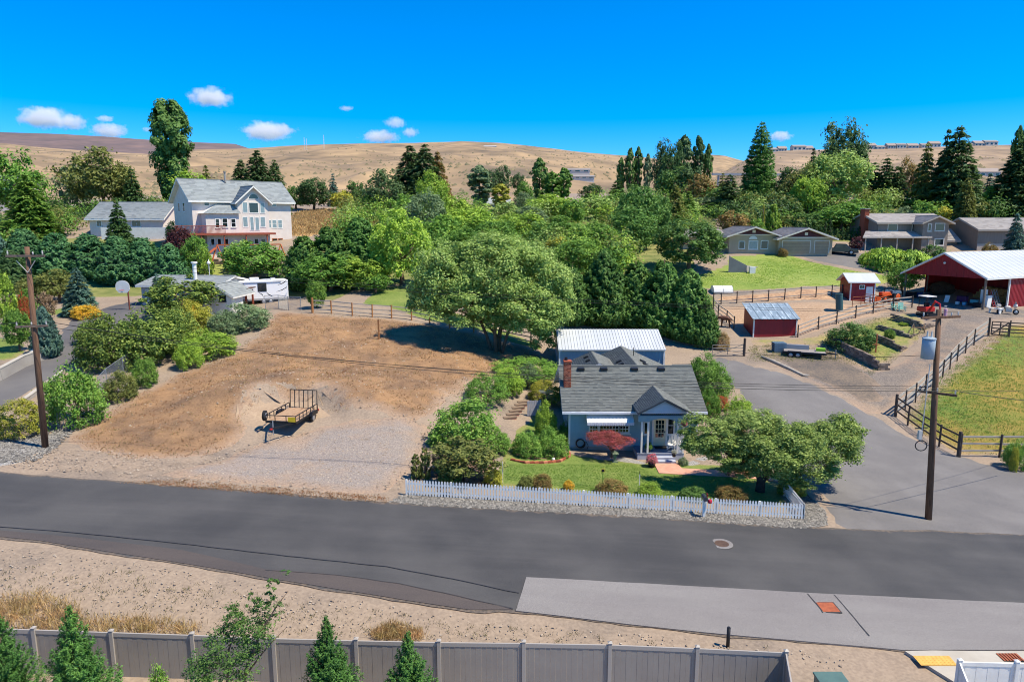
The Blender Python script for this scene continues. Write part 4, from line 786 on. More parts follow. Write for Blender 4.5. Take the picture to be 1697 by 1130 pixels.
# retaining wall
Oq = G(1207, 452); rt = thing('retaining_wall', 'grey concrete wing wall stepping down the lawn below the bungalow', 'wall', Oq)
c = G(1237, 452) - Oq; top = P(1207, 424.5, Oq.y).z - Oq.z; MB().prism([(0, 0, -1), (c.x, c.y, -1), (c.x, c.y, P(1237, 440, c.y + Oq.y).z - Oq.z), (0, 0, top)], (.1, .35, 0)).build('wing_wall', M('grey_concrete', (120, 122, 122), (104, 106, 108), scale=.6, rough=.9), rt)
MB().prism([(c.x, c.y, -1), (c.x + 4.5, c.y + 5, -1), (c.x + 4.5, c.y + 5, .4), (c.x, c.y, P(1237, 440, c.y + Oq.y).z - Oq.z)], (0, .3, 0)).build('side_wall', m_conc2, rt); box('utility_cabinet', m_white, rt, c.x + .3, c.x + 1.1, c.y - .6, c.y - .05, -.1, .9)

# ------------------------------------------------------------------ grey two-storey house and its garage
Ok = P(1457, 412, 117); Ok.z = H(Ok.x, Ok.y) - .2; kh = thing('two_storey_house', 'taupe two-storey house with brick chimney and long porch roof', 'house', Ok, R(3)); fk = Facade(Ok, R(3)); m_ttrim = M('taupe_trim', (176, 162, 146), rough=.7)
kw = fk.uv(1530, 380)[0]; ke = fk.uv(1490, 367)[1]; kr = P(1500, 354, 121.5).z - Ok.z
gable_wall(kh, 'wall', m_taupe, -.5, kw + 1, 0, 9, -1.5, ke, kr - .2); gable_roof(kh, -.5, kw + 4, 0, 9, ke, kr, m_shingle_tan, ov=.6, rake=.6, th=.25, fascia=m_ttrim, seed=71, course=.4, tab=.7)
w0, w1 = fk.uv(1537, 380, 2.5)[0], fk.uv(1572, 380, 2.5)[0]; wm = (w0 + w1) / 2; we = fk.uv(1545, 367, 2.5)[1]; wa = fk.uv(1557, 357.5, 2.5)[1]
gable_wall(kh, 'wing_wall', M('stone_veneer', (150, 134, 118), (132, 116, 102), scale=2, rough=.9), w0 - .8, w1, -2.5, 5, -1.5, we, wa - .2, axis='y'); gable_roof(kh, w0 - .8, w1, -2.8, 5, we, wa, m_shingle_tan, ov=.6, rake=.4, th=.25, fascia=m_ttrim, seed=73, course=.4, tab=.7, axis='y')
win_px(kh, fk, 0, [(1472, 371.5, 1486.5, 382.5), (1512, 371, 1517.5, 383)], fw=.12, frame=m_wtrim); win_px(kh, fk, 2.5, [(1550.5, 371, 1564.5, 382), (1549.5, 396.5, 1563, 406), (1538.5, 372, 1542.5, 382.5)], fw=.14, frame=m_wtrim)
pe = fk.uv(1480, 393, 2.6)[1]; q0 = fk.uv(1429, 392, 2.6)[0]; q1 = fk.uv(1544, 392, 2.6)[0]
pr_ = MB().prism([(q0, -2.8, pe), (q1, -2.8, pe), (q1, 0, pe + .95), (q0 + 2, 0, pe + .95)], (0, 0, -.2)).build('porch_roof', m_ttrim, kh); shingles('shingles', [(q0, -2.8, pe), (q1, -2.8, pe), (q1, 0, pe + .95), (q0 + 2, 0, pe + .95)], m_shingle_tan, pr_, .4, .7, seed=75)
for x in np.linspace(q0 + .6, q1 - .5, 5): box('porch_post', m_ttrim, kh, x, x + .16, -2.6, -2.44, -1.2, pe - .2)
box('chimney', m_brick, kh, -1.3, -.5, 3, 4.4, -1, kr + .7); box('chimney_cap', m_conc2, kh, -1.4, -.4, 2.9, 4.5, kr + .7, kr + .85)
Ogk = P(1618, 414, 116); Ogk.z = Ok.z; kg = thing('large_garage', 'taupe garage building with broad tan roof behind the red barn', 'garage', Ogk, R(3)); fk2 = Facade(Ogk, R(3)); ge2 = fk2.uv(1650, 378)[1]; gr2 = P(1640, 361, 120.5).z - Ogk.z
gable_wall(kg, 'wall', m_taupe, 0, 16, 0, 9, -1.5, ge2, gr2 - .2); gable_roof(kg, 0, 16, 0, 9, ge2, gr2, m_shingle_tan, ov=.6, rake=.5, th=.25, fascia=m_ttrim, seed=77, course=.4, tab=.7); box('wall_light', m_white, kg, 1.6, 2.2, -.3, 0, ge2 - 3.0, ge2 - 2.7); box('lower_band', m_ttrim, kg, .02, 12, -.05, -.0, -1.4, .8)
gable_roof(kh, w1 + .1, w1 + 4.5, 1, 6, we - 3, we - 1.3, m_shingle_tan, ov=.4, rake=.2, th=.2, fascia=m_ttrim, seed=78, course=.4, tab=.7); box('link_wall', m_taupe, kh, w1 + .0, w1 + 4.4, 1.2, 5.8, -1.5, we - 3)

# ------------------------------------------------------------------ distant buildings
def far_house(px, row_base, D, w, h, roof_h, name, label, wall, roofm, dp=8, ang=0, group=None, nwin=3):
    o_ = P(px, row_base, D); t = thing(name, label, 'house', o_, R(ang), group); gable_wall(t, 'wall', wall, -w / 2, w / 2, 0, dp, -6, h, h + roof_h - .1)
    b = MB(); ym = dp / 2
    b.prism([(-w / 2 - .5, -.5, h - .1), (w / 2 + .5, -.5, h - .1), (w / 2 + .5, ym, h + roof_h), (-w / 2 - .5, ym, h + roof_h)], (0, 0, -.3)); b.prism([(w / 2 + .5, dp + .5, h - .1), (-w / 2 - .5, dp + .5, h - .1), (-w / 2 - .5, ym, h + roof_h), (w / 2 + .5, ym, h + roof_h)], (0, 0, -.3)); b.build('roof', roofm, t)
    for i in range(nwin):
        x = -w / 2 + w * (i + .5) / nwin; fr_ = box('window', m_white, t, x - w * .11, x + w * .11, -.12, 0, h * .38, h * .8); box('pane', m_glass, fr_, x - w * .09, x + w * .09, -.16, -.1, h * .42, h * .76)
    return t
m_farroof = M('far_roof', (140, 134, 130), rough=.9); m_farwall = M('far_wall', (206, 194, 180), rough=.9); m_farwall2 = M('far_wall_grey', (176, 172, 168), rough=.9); m_farroof2 = M('far_roof_brown', (150, 136, 126), rough=.9)
far_house(1477, 343, 150, 7.5, 1.6, 1.1, 'hillside_cabin', 'low cabin with pale metal roof among the bushes', m_farwall2, m_whitemetal, 7)
rim = [(1282, 252, 17), (1297, 252, 14), (1325, 250, 22), (1342, 250, 12), (1430, 248, 14), (1446, 248, 12), (1458, 248, 18), (1478, 247, 14), (1494, 247, 16), (1514, 246, 18), (1534, 246, 14), (1550, 245, 18), (1608, 244, 16), (1624, 243, 18), (1643, 242, 22)]
ORD = ['first', 'second', 'third', 'fourth', 'fifth', 'sixth', 'seventh', 'eighth', 'ninth', 'tenth', 'eleventh', 'twelfth', 'thirteenth', 'fourteenth', 'fifteenth', 'sixteenth', 'seventeenth', 'eighteenth']
for i, (px, r_, w) in enumerate(rim): far_house(px, r_ + 1, 980, w * .82, 4.5 + (i % 3), 2.6 + (i % 2), 'rim_house', f'{ORD[i]} distant house from the left along the right plateau rim', (m_farwall, m_farwall2)[i % 2], (m_farroof, m_farroof2)[i % 2], 11, group='houses along the plateau rim')
far_house(812, 247, 1150, 20, 4, 1.5, 'hilltop_barn', 'long pale roofed building on the hilltop right of the dark spruces', m_farwall2, m_whitemetal, 10)
far_house(957, 287, 560, 20, 2.6, 1.2, 'hillside_shed', 'long dark roofed shed low on the golden hillside', m_farwall, m_farroof, 9); far_house(968, 297, 480, 14, 1.8, 1.0, 'hillside_shed', 'short grey shed just below the long hillside shed', m_farwall, m_farroof, 8)
far_house(1640, 296, 420, 13, 4, 2.4, 'hillside_home', 'grey roofed house on the slope near the right edge', m_farwall2, m_farroof2, 9)
far_house(820, 352, 175, 7, 2.2, 1.6, 'valley_house', 'grey roofed cottage peeping out of the lime trees', m_farwall, m_shingle_pale, 8)
far_house(-6, 344, 150, 8, 5, 2, 'edge_house', 'pale house cut off by the left edge', m_stucco, m_shingle_pale, 8)
# elevated road rail
vi = thing('viaduct', 'distant grey viaduct crossing behind the tall cone tree', 'bridge', P(1180, 289, 420)); o_ = P(1180, 289, 420); e_ = P(1310, 290, 420) - o_
MB().bar((0, 0, 0), e_, 2, 1.4).build('bridge_deck', M('bridge_grey', (150, 150, 152), rough=.8), vi)
for i in range(6): p = e_ * ((i + .5) / 6); box('pier', MATS['bridge_grey'], vi, p.x - .5, p.x + .5, p.y - .5, p.y + .5, -12, -.7)
# lattice masts on the ridge
for i, (px, r0, r1) in enumerate(((505, 252, 228), (508.5, 251, 230), (537, 243, 224))):
    o_ = P(px, r0, 1150); h_ = P(px, r1, 1150).z - o_.z; t = thing('radio_mast', ['left mast of the pair on the golden hilltop', 'right mast of the pair on the golden hilltop', 'lone thin mast right of the mast pair on the hilltop'][i], 'mast', o_)
    b = MB()
    for s in (-1, 1): b.bar((s * .8, 0, -4), (s * .2, 0, h_), .25)
    b.build('mast_leg', m_white, t); b = MB()
    for j in range(6): z0 = h_ * j / 6; b.bar((-.8 + .1 * j, 0, z0), (.7 - .1 * j, 0, z0 + h_ / 6), .16)
    b.build('mast_brace', m_white, t)
# ------------------------------------------------------------------ vegetation
def leaf_mat(name, cols, trans=.26, rough=.6, gain=1.0):
    if name in MATS: return MATS[name]
    m = bpy.data.materials.new(name); m.use_nodes = True; MATS[name] = m; nt = m.node_tree; nt.nodes.remove(nt.nodes['Principled BSDF']); out = nt.nodes['Material Output']
    g = nt.nodes.new('ShaderNodeNewGeometry'); r = nt.nodes.new('ShaderNodeValToRGB'); els = r.color_ramp.elements
    for i, c in enumerate(cols):
        e = els[0] if i == 0 else (els[-1] if i == len(cols) - 1 else els.new(i / (len(cols) - 1))); e.color = lin(c)
    nt.links.new(g.outputs['Random Per Island'], r.inputs[0])
    oi = nt.nodes.new('ShaderNodeObjectInfo'); mr = nt.nodes.new('ShaderNodeMapRange'); mr.inputs[3].default_value = 1.3 * gain; mr.inputs[4].default_value = 1.7 * gain; nt.links.new(oi.outputs['Random'], mr.inputs[0])
    hsv = nt.nodes.new('ShaderNodeHueSaturation'); hsv.inputs['Saturation'].default_value = .97; nt.links.new(r.outputs[0], hsv.inputs['Color'])
    tcn = nt.nodes.new('ShaderNodeTexCoord'); nn = nt.nodes.new('ShaderNodeTexNoise'); nn.inputs['Scale'].default_value = 2.3; nn.inputs['Detail'].default_value = 3; nt.links.new(tcn.outputs['Object'], nn.inputs['Vector'])
    m2 = nt.nodes.new('ShaderNodeMapRange'); m2.inputs[1].default_value = .3; m2.inputs[2].default_value = .7; m2.inputs[3].default_value = .72; m2.inputs[4].default_value = 1.28; nt.links.new(nn.outputs['Fac'], m2.inputs[0])
    mm = nt.nodes.new('ShaderNodeMath'); mm.operation = 'MULTIPLY'; nt.links.new(mr.outputs[0], mm.inputs[0]); nt.links.new(m2.outputs[0], mm.inputs[1]); nt.links.new(mm.outputs[0], hsv.inputs['Value'])
    m3 = nt.nodes.new('ShaderNodeMapRange'); m3.inputs[1].default_value = .3; m3.inputs[2].default_value = .7; m3.inputs[3].default_value = .515; m3.inputs[4].default_value = .485; nt.links.new(nn.outputs['Fac'], m3.inputs[0]); nt.links.new(m3.outputs[0], hsv.inputs['Hue'])
    d = nt.nodes.new('ShaderNodeBsdfPrincipled'); d.inputs['Roughness'].default_value = rough; d.inputs['Specular IOR Level'].default_value = .25; nt.links.new(hsv.outputs[0], d.inputs['Base Color'])
    t = nt.nodes.new('ShaderNodeBsdfTranslucent'); h2 = nt.nodes.new('ShaderNodeHueSaturation'); h2.inputs['Saturation'].default_value = 1.0; h2.inputs['Value'].default_value = 1.25; nt.links.new(hsv.outputs[0], h2.inputs['Color']); nt.links.new(h2.outputs[0], t.inputs['Color'])
    mx = nt.nodes.new('ShaderNodeMixShader'); mx.inputs[0].default_value = trans; nt.links.new(d.outputs[0], mx.inputs[1]); nt.links.new(t.outputs[0], mx.inputs[2]); nt.links.new(mx.outputs[0], out.inputs[0])
    return m
LM = {
    'lime': leaf_mat('leaf_lime', [(98, 128, 36), (122, 150, 44), (140, 162, 58), (106, 136, 40)], gain=0.95),
    'yellow': leaf_mat('leaf_yellow', [(150, 150, 44), (174, 168, 56), (128, 140, 42), (190, 180, 70)], gain=0.8),
    'gold': leaf_mat('leaf_gold', [(206, 160, 30), (222, 180, 44), (150, 140, 40)], gain=0.7),
    'green': leaf_mat('leaf_green', [(64, 98, 32), (82, 118, 40), (98, 130, 48), (72, 106, 36)]),
    'bright': leaf_mat('leaf_bright', [(74, 112, 36), (94, 130, 44), (116, 144, 58), (84, 118, 40)], gain=.92),
    'mid': leaf_mat('leaf_mid', [(54, 84, 36), (70, 100, 42), (88, 114, 52), (60, 92, 38)]),
    'dark': leaf_mat('leaf_dark', [(42, 66, 34), (56, 82, 40), (72, 98, 50), (48, 74, 36)], .25),
    'pine': leaf_mat('leaf_pine', [(44, 68, 38), (62, 86, 46), (80, 102, 56), (50, 74, 40)], .22),
    'olive': leaf_mat('leaf_olive', [(78, 88, 38), (98, 106, 48), (114, 116, 58), (86, 96, 42)]),
    'sage': leaf_mat('leaf_sage', [(84, 104, 68), (104, 122, 82), (70, 92, 58), (116, 132, 92)]),
    'pale': leaf_mat('leaf_pale', [(86, 112, 46), (112, 134, 62), (136, 152, 84), (98, 122, 52)], gain=1.12),
    'blue': leaf_mat('leaf_blue', [(52, 80, 68), (70, 98, 84), (84, 112, 98), (60, 88, 74)], .15),
    'feather': leaf_mat('leaf_feather', [(52, 84, 34), (74, 108, 44), (98, 130, 58), (62, 96, 38)], .28),
    'hedgeblue': leaf_mat('leaf_hedge_blue', [(46, 82, 46), (62, 102, 58), (84, 124, 76), (54, 92, 50)], .25),
    'fruit': leaf_mat('leaf_fruit', [(68, 90, 34), (96, 116, 48), (134, 148, 78), (80, 102, 40)], gain=1.18),
    'pear': leaf_mat('leaf_pear', [(52, 74, 28), (82, 102, 38), (124, 138, 58), (62, 84, 32)]),
    'purple': leaf_mat('leaf_purple', [(66, 32, 36), (84, 44, 46), (56, 28, 34)], gain=0.8),
    'red': leaf_mat('leaf_red', [(112, 50, 48), (136, 68, 62), (96, 40, 42), (146, 82, 70)], gain=1.2),
    'bronze': leaf_mat('leaf_bronze', [(120, 92, 48), (142, 112, 60), (96, 104, 48), (158, 128, 74)], gain=0.75),
    'tan': leaf_mat('leaf_tan', [(140, 116, 84), (166, 142, 110), (118, 96, 72)], gain=0.7),
    'straw': leaf_mat('leaf_straw', [(196, 164, 104), (212, 186, 130), (178, 146, 92), (160, 132, 88)], .3, gain=0.58),
    'sequoia': leaf_mat('leaf_sequoia', [(50, 86, 34), (66, 104, 42), (82, 118, 50), (58, 94, 38)], .25),
    'hedgeyellow': leaf_mat('leaf_hedge_yellow', [(112, 118, 34), (136, 136, 42), (158, 150, 54), (96, 108, 32)], gain=0.85),
}
m_trunk = M('tree_bark', (92, 74, 60), (118, 98, 82), scale=4, rough=.95, bump=.5, stretch=(2, 2, .4))
m_trunk_pale = M('tree_bark_pale', (150, 138, 124), (126, 112, 98), scale=4, rough=.95, stretch=(2, 2, .4))
UP = np.array([0., 0., 1.])
def unit(a): return a / np.maximum(np.linalg.norm(a, axis=-1, keepdims=True), 1e-9)
def leaves(C, N, L, Wd, r, A=None):
    """diamond leaves at C with normals N; A = preferred long axis"""
    n = len(C); A = r.normal(size=(n, 3)) if A is None else A + r.normal(size=(n, 3)) * .12
    N = unit(N); A = unit(A - N * (A * N).sum(1, keepdims=True)); B = np.cross(N, A); L = np.broadcast_to(L, n)[:, None]; Wd = np.broadcast_to(Wd, n)[:, None]
    fold = N * L * .12
    V = np.stack([C - A * L * .5, C + B * Wd * .5 + fold, C + A * L * .5, C - B * Wd * .5 + fold], 1).reshape(-1, 3)
    F = np.arange(4 * n).reshape(n, 4); return V, F
def fbm3(u, seed, k=2.0):
    return np.array([noise.noise(Vector((p[0] * k + seed, p[1] * k - seed * .7, p[2] * k + 1.3 * seed))) for p in u])
def crown_broad(seed, n_cl, n_lf, leaf, rz=1.0, low=-.55, cl=.26, irr=.35, up=.7, inner=.35, asp=.6):
    """crown in a unit ball (x,y radius 1; z half-height rz), centre at origin"""
    r = np.random.default_rng(seed); U = unit(r.normal(size=(n_cl * 3, 3))); U = U[U[:, 2] > low][:n_cl]
    rad = (inner + (1 - inner) * r.random(len(U)) ** .45) * (1 - cl * .6) * (1 + irr * fbm3(U, seed, 1.8)); C = U * rad[:, None] * np.array([1, 1, rz]); cr = cl * (.5 + 1.0 * r.random(len(U)) ** 1.4)
    k = r.integers(0, len(U), n_lf); v = unit(r.normal(size=(n_lf, 3)) + U[k] * .5 + UP * .35); q = r.random(n_lf) ** .38; q = np.where(r.random(n_lf) < .09, 1 + .55 * r.random(n_lf), q)
    pos = C[k] + v * (cr[k] * q)[:, None] * np.array([1, 1, .82]); nr = v + UP * up + r.normal(size=(n_lf, 3)) * .55
    s = leaf * (.7 + .6 * r.random(n_lf)); return leaves(pos, nr, s, s * asp, r)
def crown_conifer(seed, n_lf, leaf, tiers=16, droop=.35, full=1.0, power=.85, bare=.06, gap=.35, asp=.32, rag=.25):
    """cone of height 1 (z 0..1) and radius 1"""
    r = np.random.default_rng(seed); pos = []; ax = []; nr = []; per = []
    for i in range(tiers):
        t = bare + (1 - bare) * ((i + r.random() * .5) / tiers); rad = (1 - t) ** power * full + .02; nb = max(4, int(5 + 9 * (1 - t)))
        for b in range(nb): per.append((t, rad * (1 - rag * r.random()), 2 * math.pi * (b + r.random() * .7) / nb + i * 1.3))
    per = np.array(per); w = per[:, 1] ** 1.25 + .03; k = r.choice(len(per), n_lf, p=w / w.sum()); t, rad, a = per[k].T
    s = r.random(n_lf) ** .55; lat = r.normal(size=n_lf) * .16 * rad * (1.1 - s * .5); ca, sa = np.cos(a), np.sin(a)
    x = ca * s * rad - sa * lat; y = sa * s * rad + ca * lat; z = t - droop * .22 * (s ** 1.6) * rad + r.normal(size=n_lf) * .010 - np.abs(lat) * .05
    d = np.stack([ca, sa, -droop * .5 * np.ones(n_lf)], 1) + np.stack([-sa, ca, 0 * a], 1) * (np.sign(lat) * .6)[:, None]
    n_ = np.stack([ca * .3, sa * .3, np.ones(n_lf)], 1) + r.normal(size=(n_lf, 3)) * .45
    L = leaf * (.7 + .6 * r.random(n_lf)); return np.stack([x, y, z], 1), n_, d, L, asp, r
def crown_feather(seed, n_lf, leaf, power=.55, n_sp=70, rag=.22):
    """dense cypress: plume clumps on a pointed body, z 0..1, radius 1, sprays pointing up and out"""
    r = np.random.default_rng(seed); t = r.random(n_sp * 4) ** 1.15; keep = r.random(len(t)) < ((1 - t) ** power * .9 + .1); t = t[keep][:n_sp]; n_sp = len(t)
    a = r.random(n_sp) * 2 * math.pi; rad = (1 - t) ** power * (1 - rag * r.random(n_sp)) * np.minimum(1, .55 + t * 6); L0 = .34 * (1 - t * .5)
    k = r.integers(0, n_sp, n_lf); s = r.random(n_lf); ca, sa = np.cos(a[k]), np.sin(a[k]); rr = rad[k] * .5 + rad[k] * .5 * s
    sp = (.15 * (1.1 - s)); x = ca * rr + r.normal(size=n_lf) * sp * .5; y = sa * rr + r.normal(size=n_lf) * sp * .5; z = t[k] * .9 + L0[k] * .42 * (s - .35) * (rad[k] + .15) + r.normal(size=n_lf) * .012
    d = np.stack([ca * .8, sa * .8, .75 * np.ones(n_lf)], 1) + r.normal(size=(n_lf, 3)) * .2; n_ = np.stack([ca, sa, .8 * np.ones(n_lf)], 1) + r.normal(size=(n_lf, 3)) * .5
    L = leaf * (.6 + .8 * r.random(n_lf)); return np.stack([x, y, np.maximum(z, 0)], 1), n_, d, L, .34, r
def crown_poplar(seed, n_lf, leaf, forks=1):
    r = np.random.default_rng(seed); n_cl = 140 * forks; C = []; U = []
    for i in range(n_cl):
        f = r.integers(0, forks); t = r.random() ** .85; a = r.random() * 6.283; w = (math.sin(min(1, t * 1.25 + .1) * math.pi * .5) if t < .7 else (1 - ((t - .7) / .3) ** 2.2)) ; w = max(.12, w); off = (f - (forks - 1) / 2) * .7
        top = 1 - .02 * f
        rr = w * (1 + .2 * noise.noise(Vector((t * 6 + f * 9, a, seed)))) * (.4 + .5 * r.random()) * (.72 if forks > 1 else 1); C.append((off * (.55 + .25 * t) + math.cos(a) * rr, math.sin(a) * rr, .03 + t * .93 * top)); U.append((math.cos(a), math.sin(a), .5))
    C = np.array(C); U = np.array(U); k = r.integers(0, n_cl, n_lf); v = unit(r.normal(size=(n_lf, 3)) + U[k] * .5); q = r.random(n_lf) ** .4
    pos = C[k] + v * q[:, None] * np.array([.24, .24, .045]); nr = v + U[k] * .8 + UP * .4 + r.normal(size=(n_lf, 3)) * .5; s = leaf * (.7 + .6 * r.random(n_lf))
    return pos, nr, s, r
LIB = {}
def lib(kind, var):
    """shared unit crowns: 'ball' types centred at the origin, 'cone' types standing on z=0"""
    key = (kind, var)
    if key in LIB: return LIB[key]
    s = var * 13 + 5
    if kind == 'round': V, F = crown_broad(s, 130, 8000, .095, low=-.85, inner=.5)
    elif kind == 'round_far': V, F = crown_broad(s, 60, 3000, .14, cl=.3, low=-.85, inner=.45)
    elif kind == 'loose': V, F = crown_broad(s, 90, 5600, .10, irr=.5, cl=.25, low=-.8, inner=.35)
    elif kind == 'maple': V, F = crown_broad(s, 170, 12000, .08, cl=.2, irr=.25, low=-.8, inner=.55, up=.9)
    elif kind == 'shrub': V, F = crown_broad(s, 150, 9500, .075, cl=.23, low=-.45, irr=.25, inner=.5)
    elif kind == 'hedgebox': V, F = crown_broad(s, 200, 10000, .06, cl=.18, low=-.5, irr=.14, inner=.62)
    elif kind in ('spruce', 'spruce_far', 'pine', 'sequoia', 'young'):
        n, lf, ti, dr, pw, rag = {'spruce': (9500, .17, 22, .5, .72, .22), 'spruce_far': (4200, .23, 14, .5, .7, .28), 'pine': (4200, .24, 11, .1, .5, .45), 'sequoia': (13000, .14, 26, -.2, .6, .14), 'young': (34000, .06, 30, -1.5, .95, .5)}[kind]
        C, N, A, L, asp, r = crown_conifer(s, n, lf, ti, dr, power=pw, rag=rag); hz = {'spruce': .30, 'spruce_far': .30, 'pine': .5, 'sequoia': .28, 'young': .42}[kind]
        # leaf lengths are meant for radius; build at height 1/hz then squash back so that leaves keep their shape
        C = C * np.array([1, 1, 1 / hz]); V, F = leaves(C, N, L, L * asp, r, A); V = V * np.array([1, 1, hz])
    elif kind in ('feather', 'feather_far', 'feather_near'):
        n, lf, sp = {'feather': (26000, .12, 520), 'feather_far': (4200, .2, 130), 'feather_near': (42000, .075, 300)}[kind]
        C, N, A, L, asp, r = crown_feather(s, n, lf, n_sp=sp); hz = .42; C = C * np.array([1, 1, 1 / hz]); V, F = leaves(C, N, L, L * asp, r, A); V = V * np.array([1, 1, hz])
    elif kind in ('column',):
        C, N, A, L, asp, r = crown_feather(s, 2600, .3, power=.35, n_sp=70, rag=.12); hz = .22; C = C * np.array([1, 1, 1 / hz]); V, F = leaves(C, N, L, L * asp, r, A); V = V * np.array([1, 1, hz])
    elif kind in ('poplar', 'poplar2'):
        C, N, L, r = crown_poplar(s, 14000 if kind == 'poplar2' else 4200, .15 if kind == 'poplar2' else .25, 2 if kind == 'poplar2' else 1); hz = .2; C = C * np.array([1, 1, 1 / hz]); V, F = leaves(C, N, L, L * .65, r); V = V * np.array([1, 1, hz])
    elif kind == 'weeping':
        r = np.random.default_rng(s); n = 5000; nb = 120; a = r.random(nb) * 6.283; d = r.random(nb) ** .5; top = (1 - d ** 2) * .5; k = r.integers(0, nb, n); t = r.random(n); rr = d[k] * (1 + .12 * t); pos = np.stack([np.cos(a[k]) * rr, np.sin(a[k]) * rr, top[k] - t * (.25 + .7 * d[k])], 1) + r.normal(size=(n, 3)) * .05
        A = np.stack([np.cos(a[k]) * .3, np.sin(a[k]) * .3, -np.ones(n)], 1); N = np.stack([np.cos(a[k]), np.sin(a[k]), .7 * np.ones(n)], 1) + r.normal(size=(n, 3)) * .4; V, F = leaves(pos, N, .2 * (.6 + .7 * r.random(n)), .06, r, A)
    elif kind == 'grassy':
        r = np.random.default_rng(s); n = 1500; a = r.random(n) * 6.283; d = r.random(n) ** .5; b = np.stack([np.cos(a) * d, np.sin(a) * d, 0 * a], 1); A = np.stack([np.cos(a) * d * .6, np.sin(a) * d * .6, np.ones(n)], 1) + r.normal(size=(n, 3)) * .25; L = .9 * (.5 + .7 * r.random(n)) * (1.1 - .5 * d); A = unit(A); N = r.normal(size=(n, 3)); V, F = leaves(b * .7 + A * (L * .5)[:, None], N, L, .035, r, A)
    LIB[key] = npmesh('crown_' + kind, V, F); return LIB[key]
def trunk_mesh(seed, h, r0, limbs, spread, top, bend=.06, n=7):
    """tapered trunk with limbs; h = height of the main stem"""
    rd = random.Random(seed); b = MB(); pts = [Vector((rd.uniform(-1, 1) * bend * h * (i / 5), rd.uniform(-1, 1) * bend * h * (i / 5), h * i / 5)) for i in range(6)]; pts[0] = Vector((0, 0, -.25))
    b.tube(pts, [r0 * 1.35] + [r0 * (1 - .13 * i) for i in range(1, 6)], n)
    for i in range(limbs):
        t = .35 + .6 * i / max(1, limbs - 1); k = min(4, int(t * 5)); p = pts[k].lerp(pts[k + 1], t * 5 - k) if k < 5 else pts[5]; a = 2.4 * i + rd.random(); L = spread * (.7 + .5 * rd.random())
        e = p + Vector((math.cos(a) * L, math.sin(a) * L, (top - p.z) * (.5 + .3 * rd.random()))); m_ = p.lerp(e, .5) + Vector((0, 0, -.08 * L)); b.tube([p, m_, e], [r0 * .5, r0 * .33, r0 * .12], 6)
        for j in range(2): f = m_.lerp(e, .3 + .4 * j) ; g = f + Vector((rd.uniform(-1, 1), rd.uniform(-1, 1), rd.uniform(.2, 1))) * L * .4; b.tube([f, g], [r0 * .2, r0 * .06], 5)
    return b.mesh('trunk', True)
TRK = {}
CATS = {}
def plant(kind, px, D, top, wpx, color, name, label, cat='tree', group=None, base=None, var=None, trunk=True, bot=None, sy=1.0, rz=None, bark=None):
    """one plant: px centre column, D distance, top = its top row, wpx = its width in photograph pixels"""
    if D < 0: D = G(px, -D).y + .25            # base row given instead of a distance
    i = CATS.setdefault('n', 0); CATS['n'] += 1; var = i % 3 if var is None else var
    mid = 5.0 if base is None else base; x = XP(px, D, H(XP(px, D, 6), D) + 2); z = H(x, D); rr = wpx * MPP(D, z + 2) / 2 * (1.3 if kind in ('spruce', 'spruce_far') else 1.0); ht = max(.3, P(px, top, D).z - z)
    t = thing(name, label, cat, (x, D, z), (i * 2.399) % 6.283 if rz is None else rz, group); me = lib(kind, var)
    o = bpy.data.objects.new('crown', me); COL.objects.link(o); o.parent = t
    if len(me.materials) == 0: me.materials.append(LM[color])
    o.material_slots[0].link = 'OBJECT'; o.material_slots[0].material = LM[color]
    if kind in ('round', 'round_far', 'loose', 'maple', 'shrub', 'hedgebox', 'weeping'):
        b0 = 0.0 if bot is None else max(0.0, P(px, bot, D).z - z)
        if bot is None: b0 = {'shrub': 0.0, 'hedgebox': 0.0}.get(kind, ht * .05)
        dn = {'shrub': .42, 'hedgebox': .5, 'weeping': .55}.get(kind, .95); zc = b0 + (ht - b0) * dn / (1 + dn); hz = (ht - zc); o.location = (0, 0, zc); o.scale = (rr, rr * sy, hz)
        stem = max(.25, zc); r0 = max(.04, min(.35, rr * .09)); key = ('b', var, round(stem / max(rr, .1), 0))
        if trunk:
            if key not in TRK: TRK[key] = trunk_mesh(var + int(key[2]), 1.0, .06, 5, .55, 1.35)
            k = link('trunk', TRK[key], m_trunk, t); k.scale = (max(r0 / .06, rr * .55), max(r0 / .06, rr * .55), stem)
    else:
        b0 = 0 if bot is None else max(0, P(px, bot, D).z - z); o.location = (0, 0, b0); o.scale = (rr, rr * sy, ht - b0)
        if trunk and kind != 'grassy':
            if ('c', kind) not in TRK: TRK[('c', kind)] = MB().tube([(0, 0, -.03), (0, 0, .3), (.01, 0, .93)], [.055, .04, .008], 7).mesh('trunk', True)
            k = link('trunk', TRK[('c', kind)], m_trunk, t); k.scale = (max(1.5, ht * .55), max(1.5, ht * .55), ht)
    return t
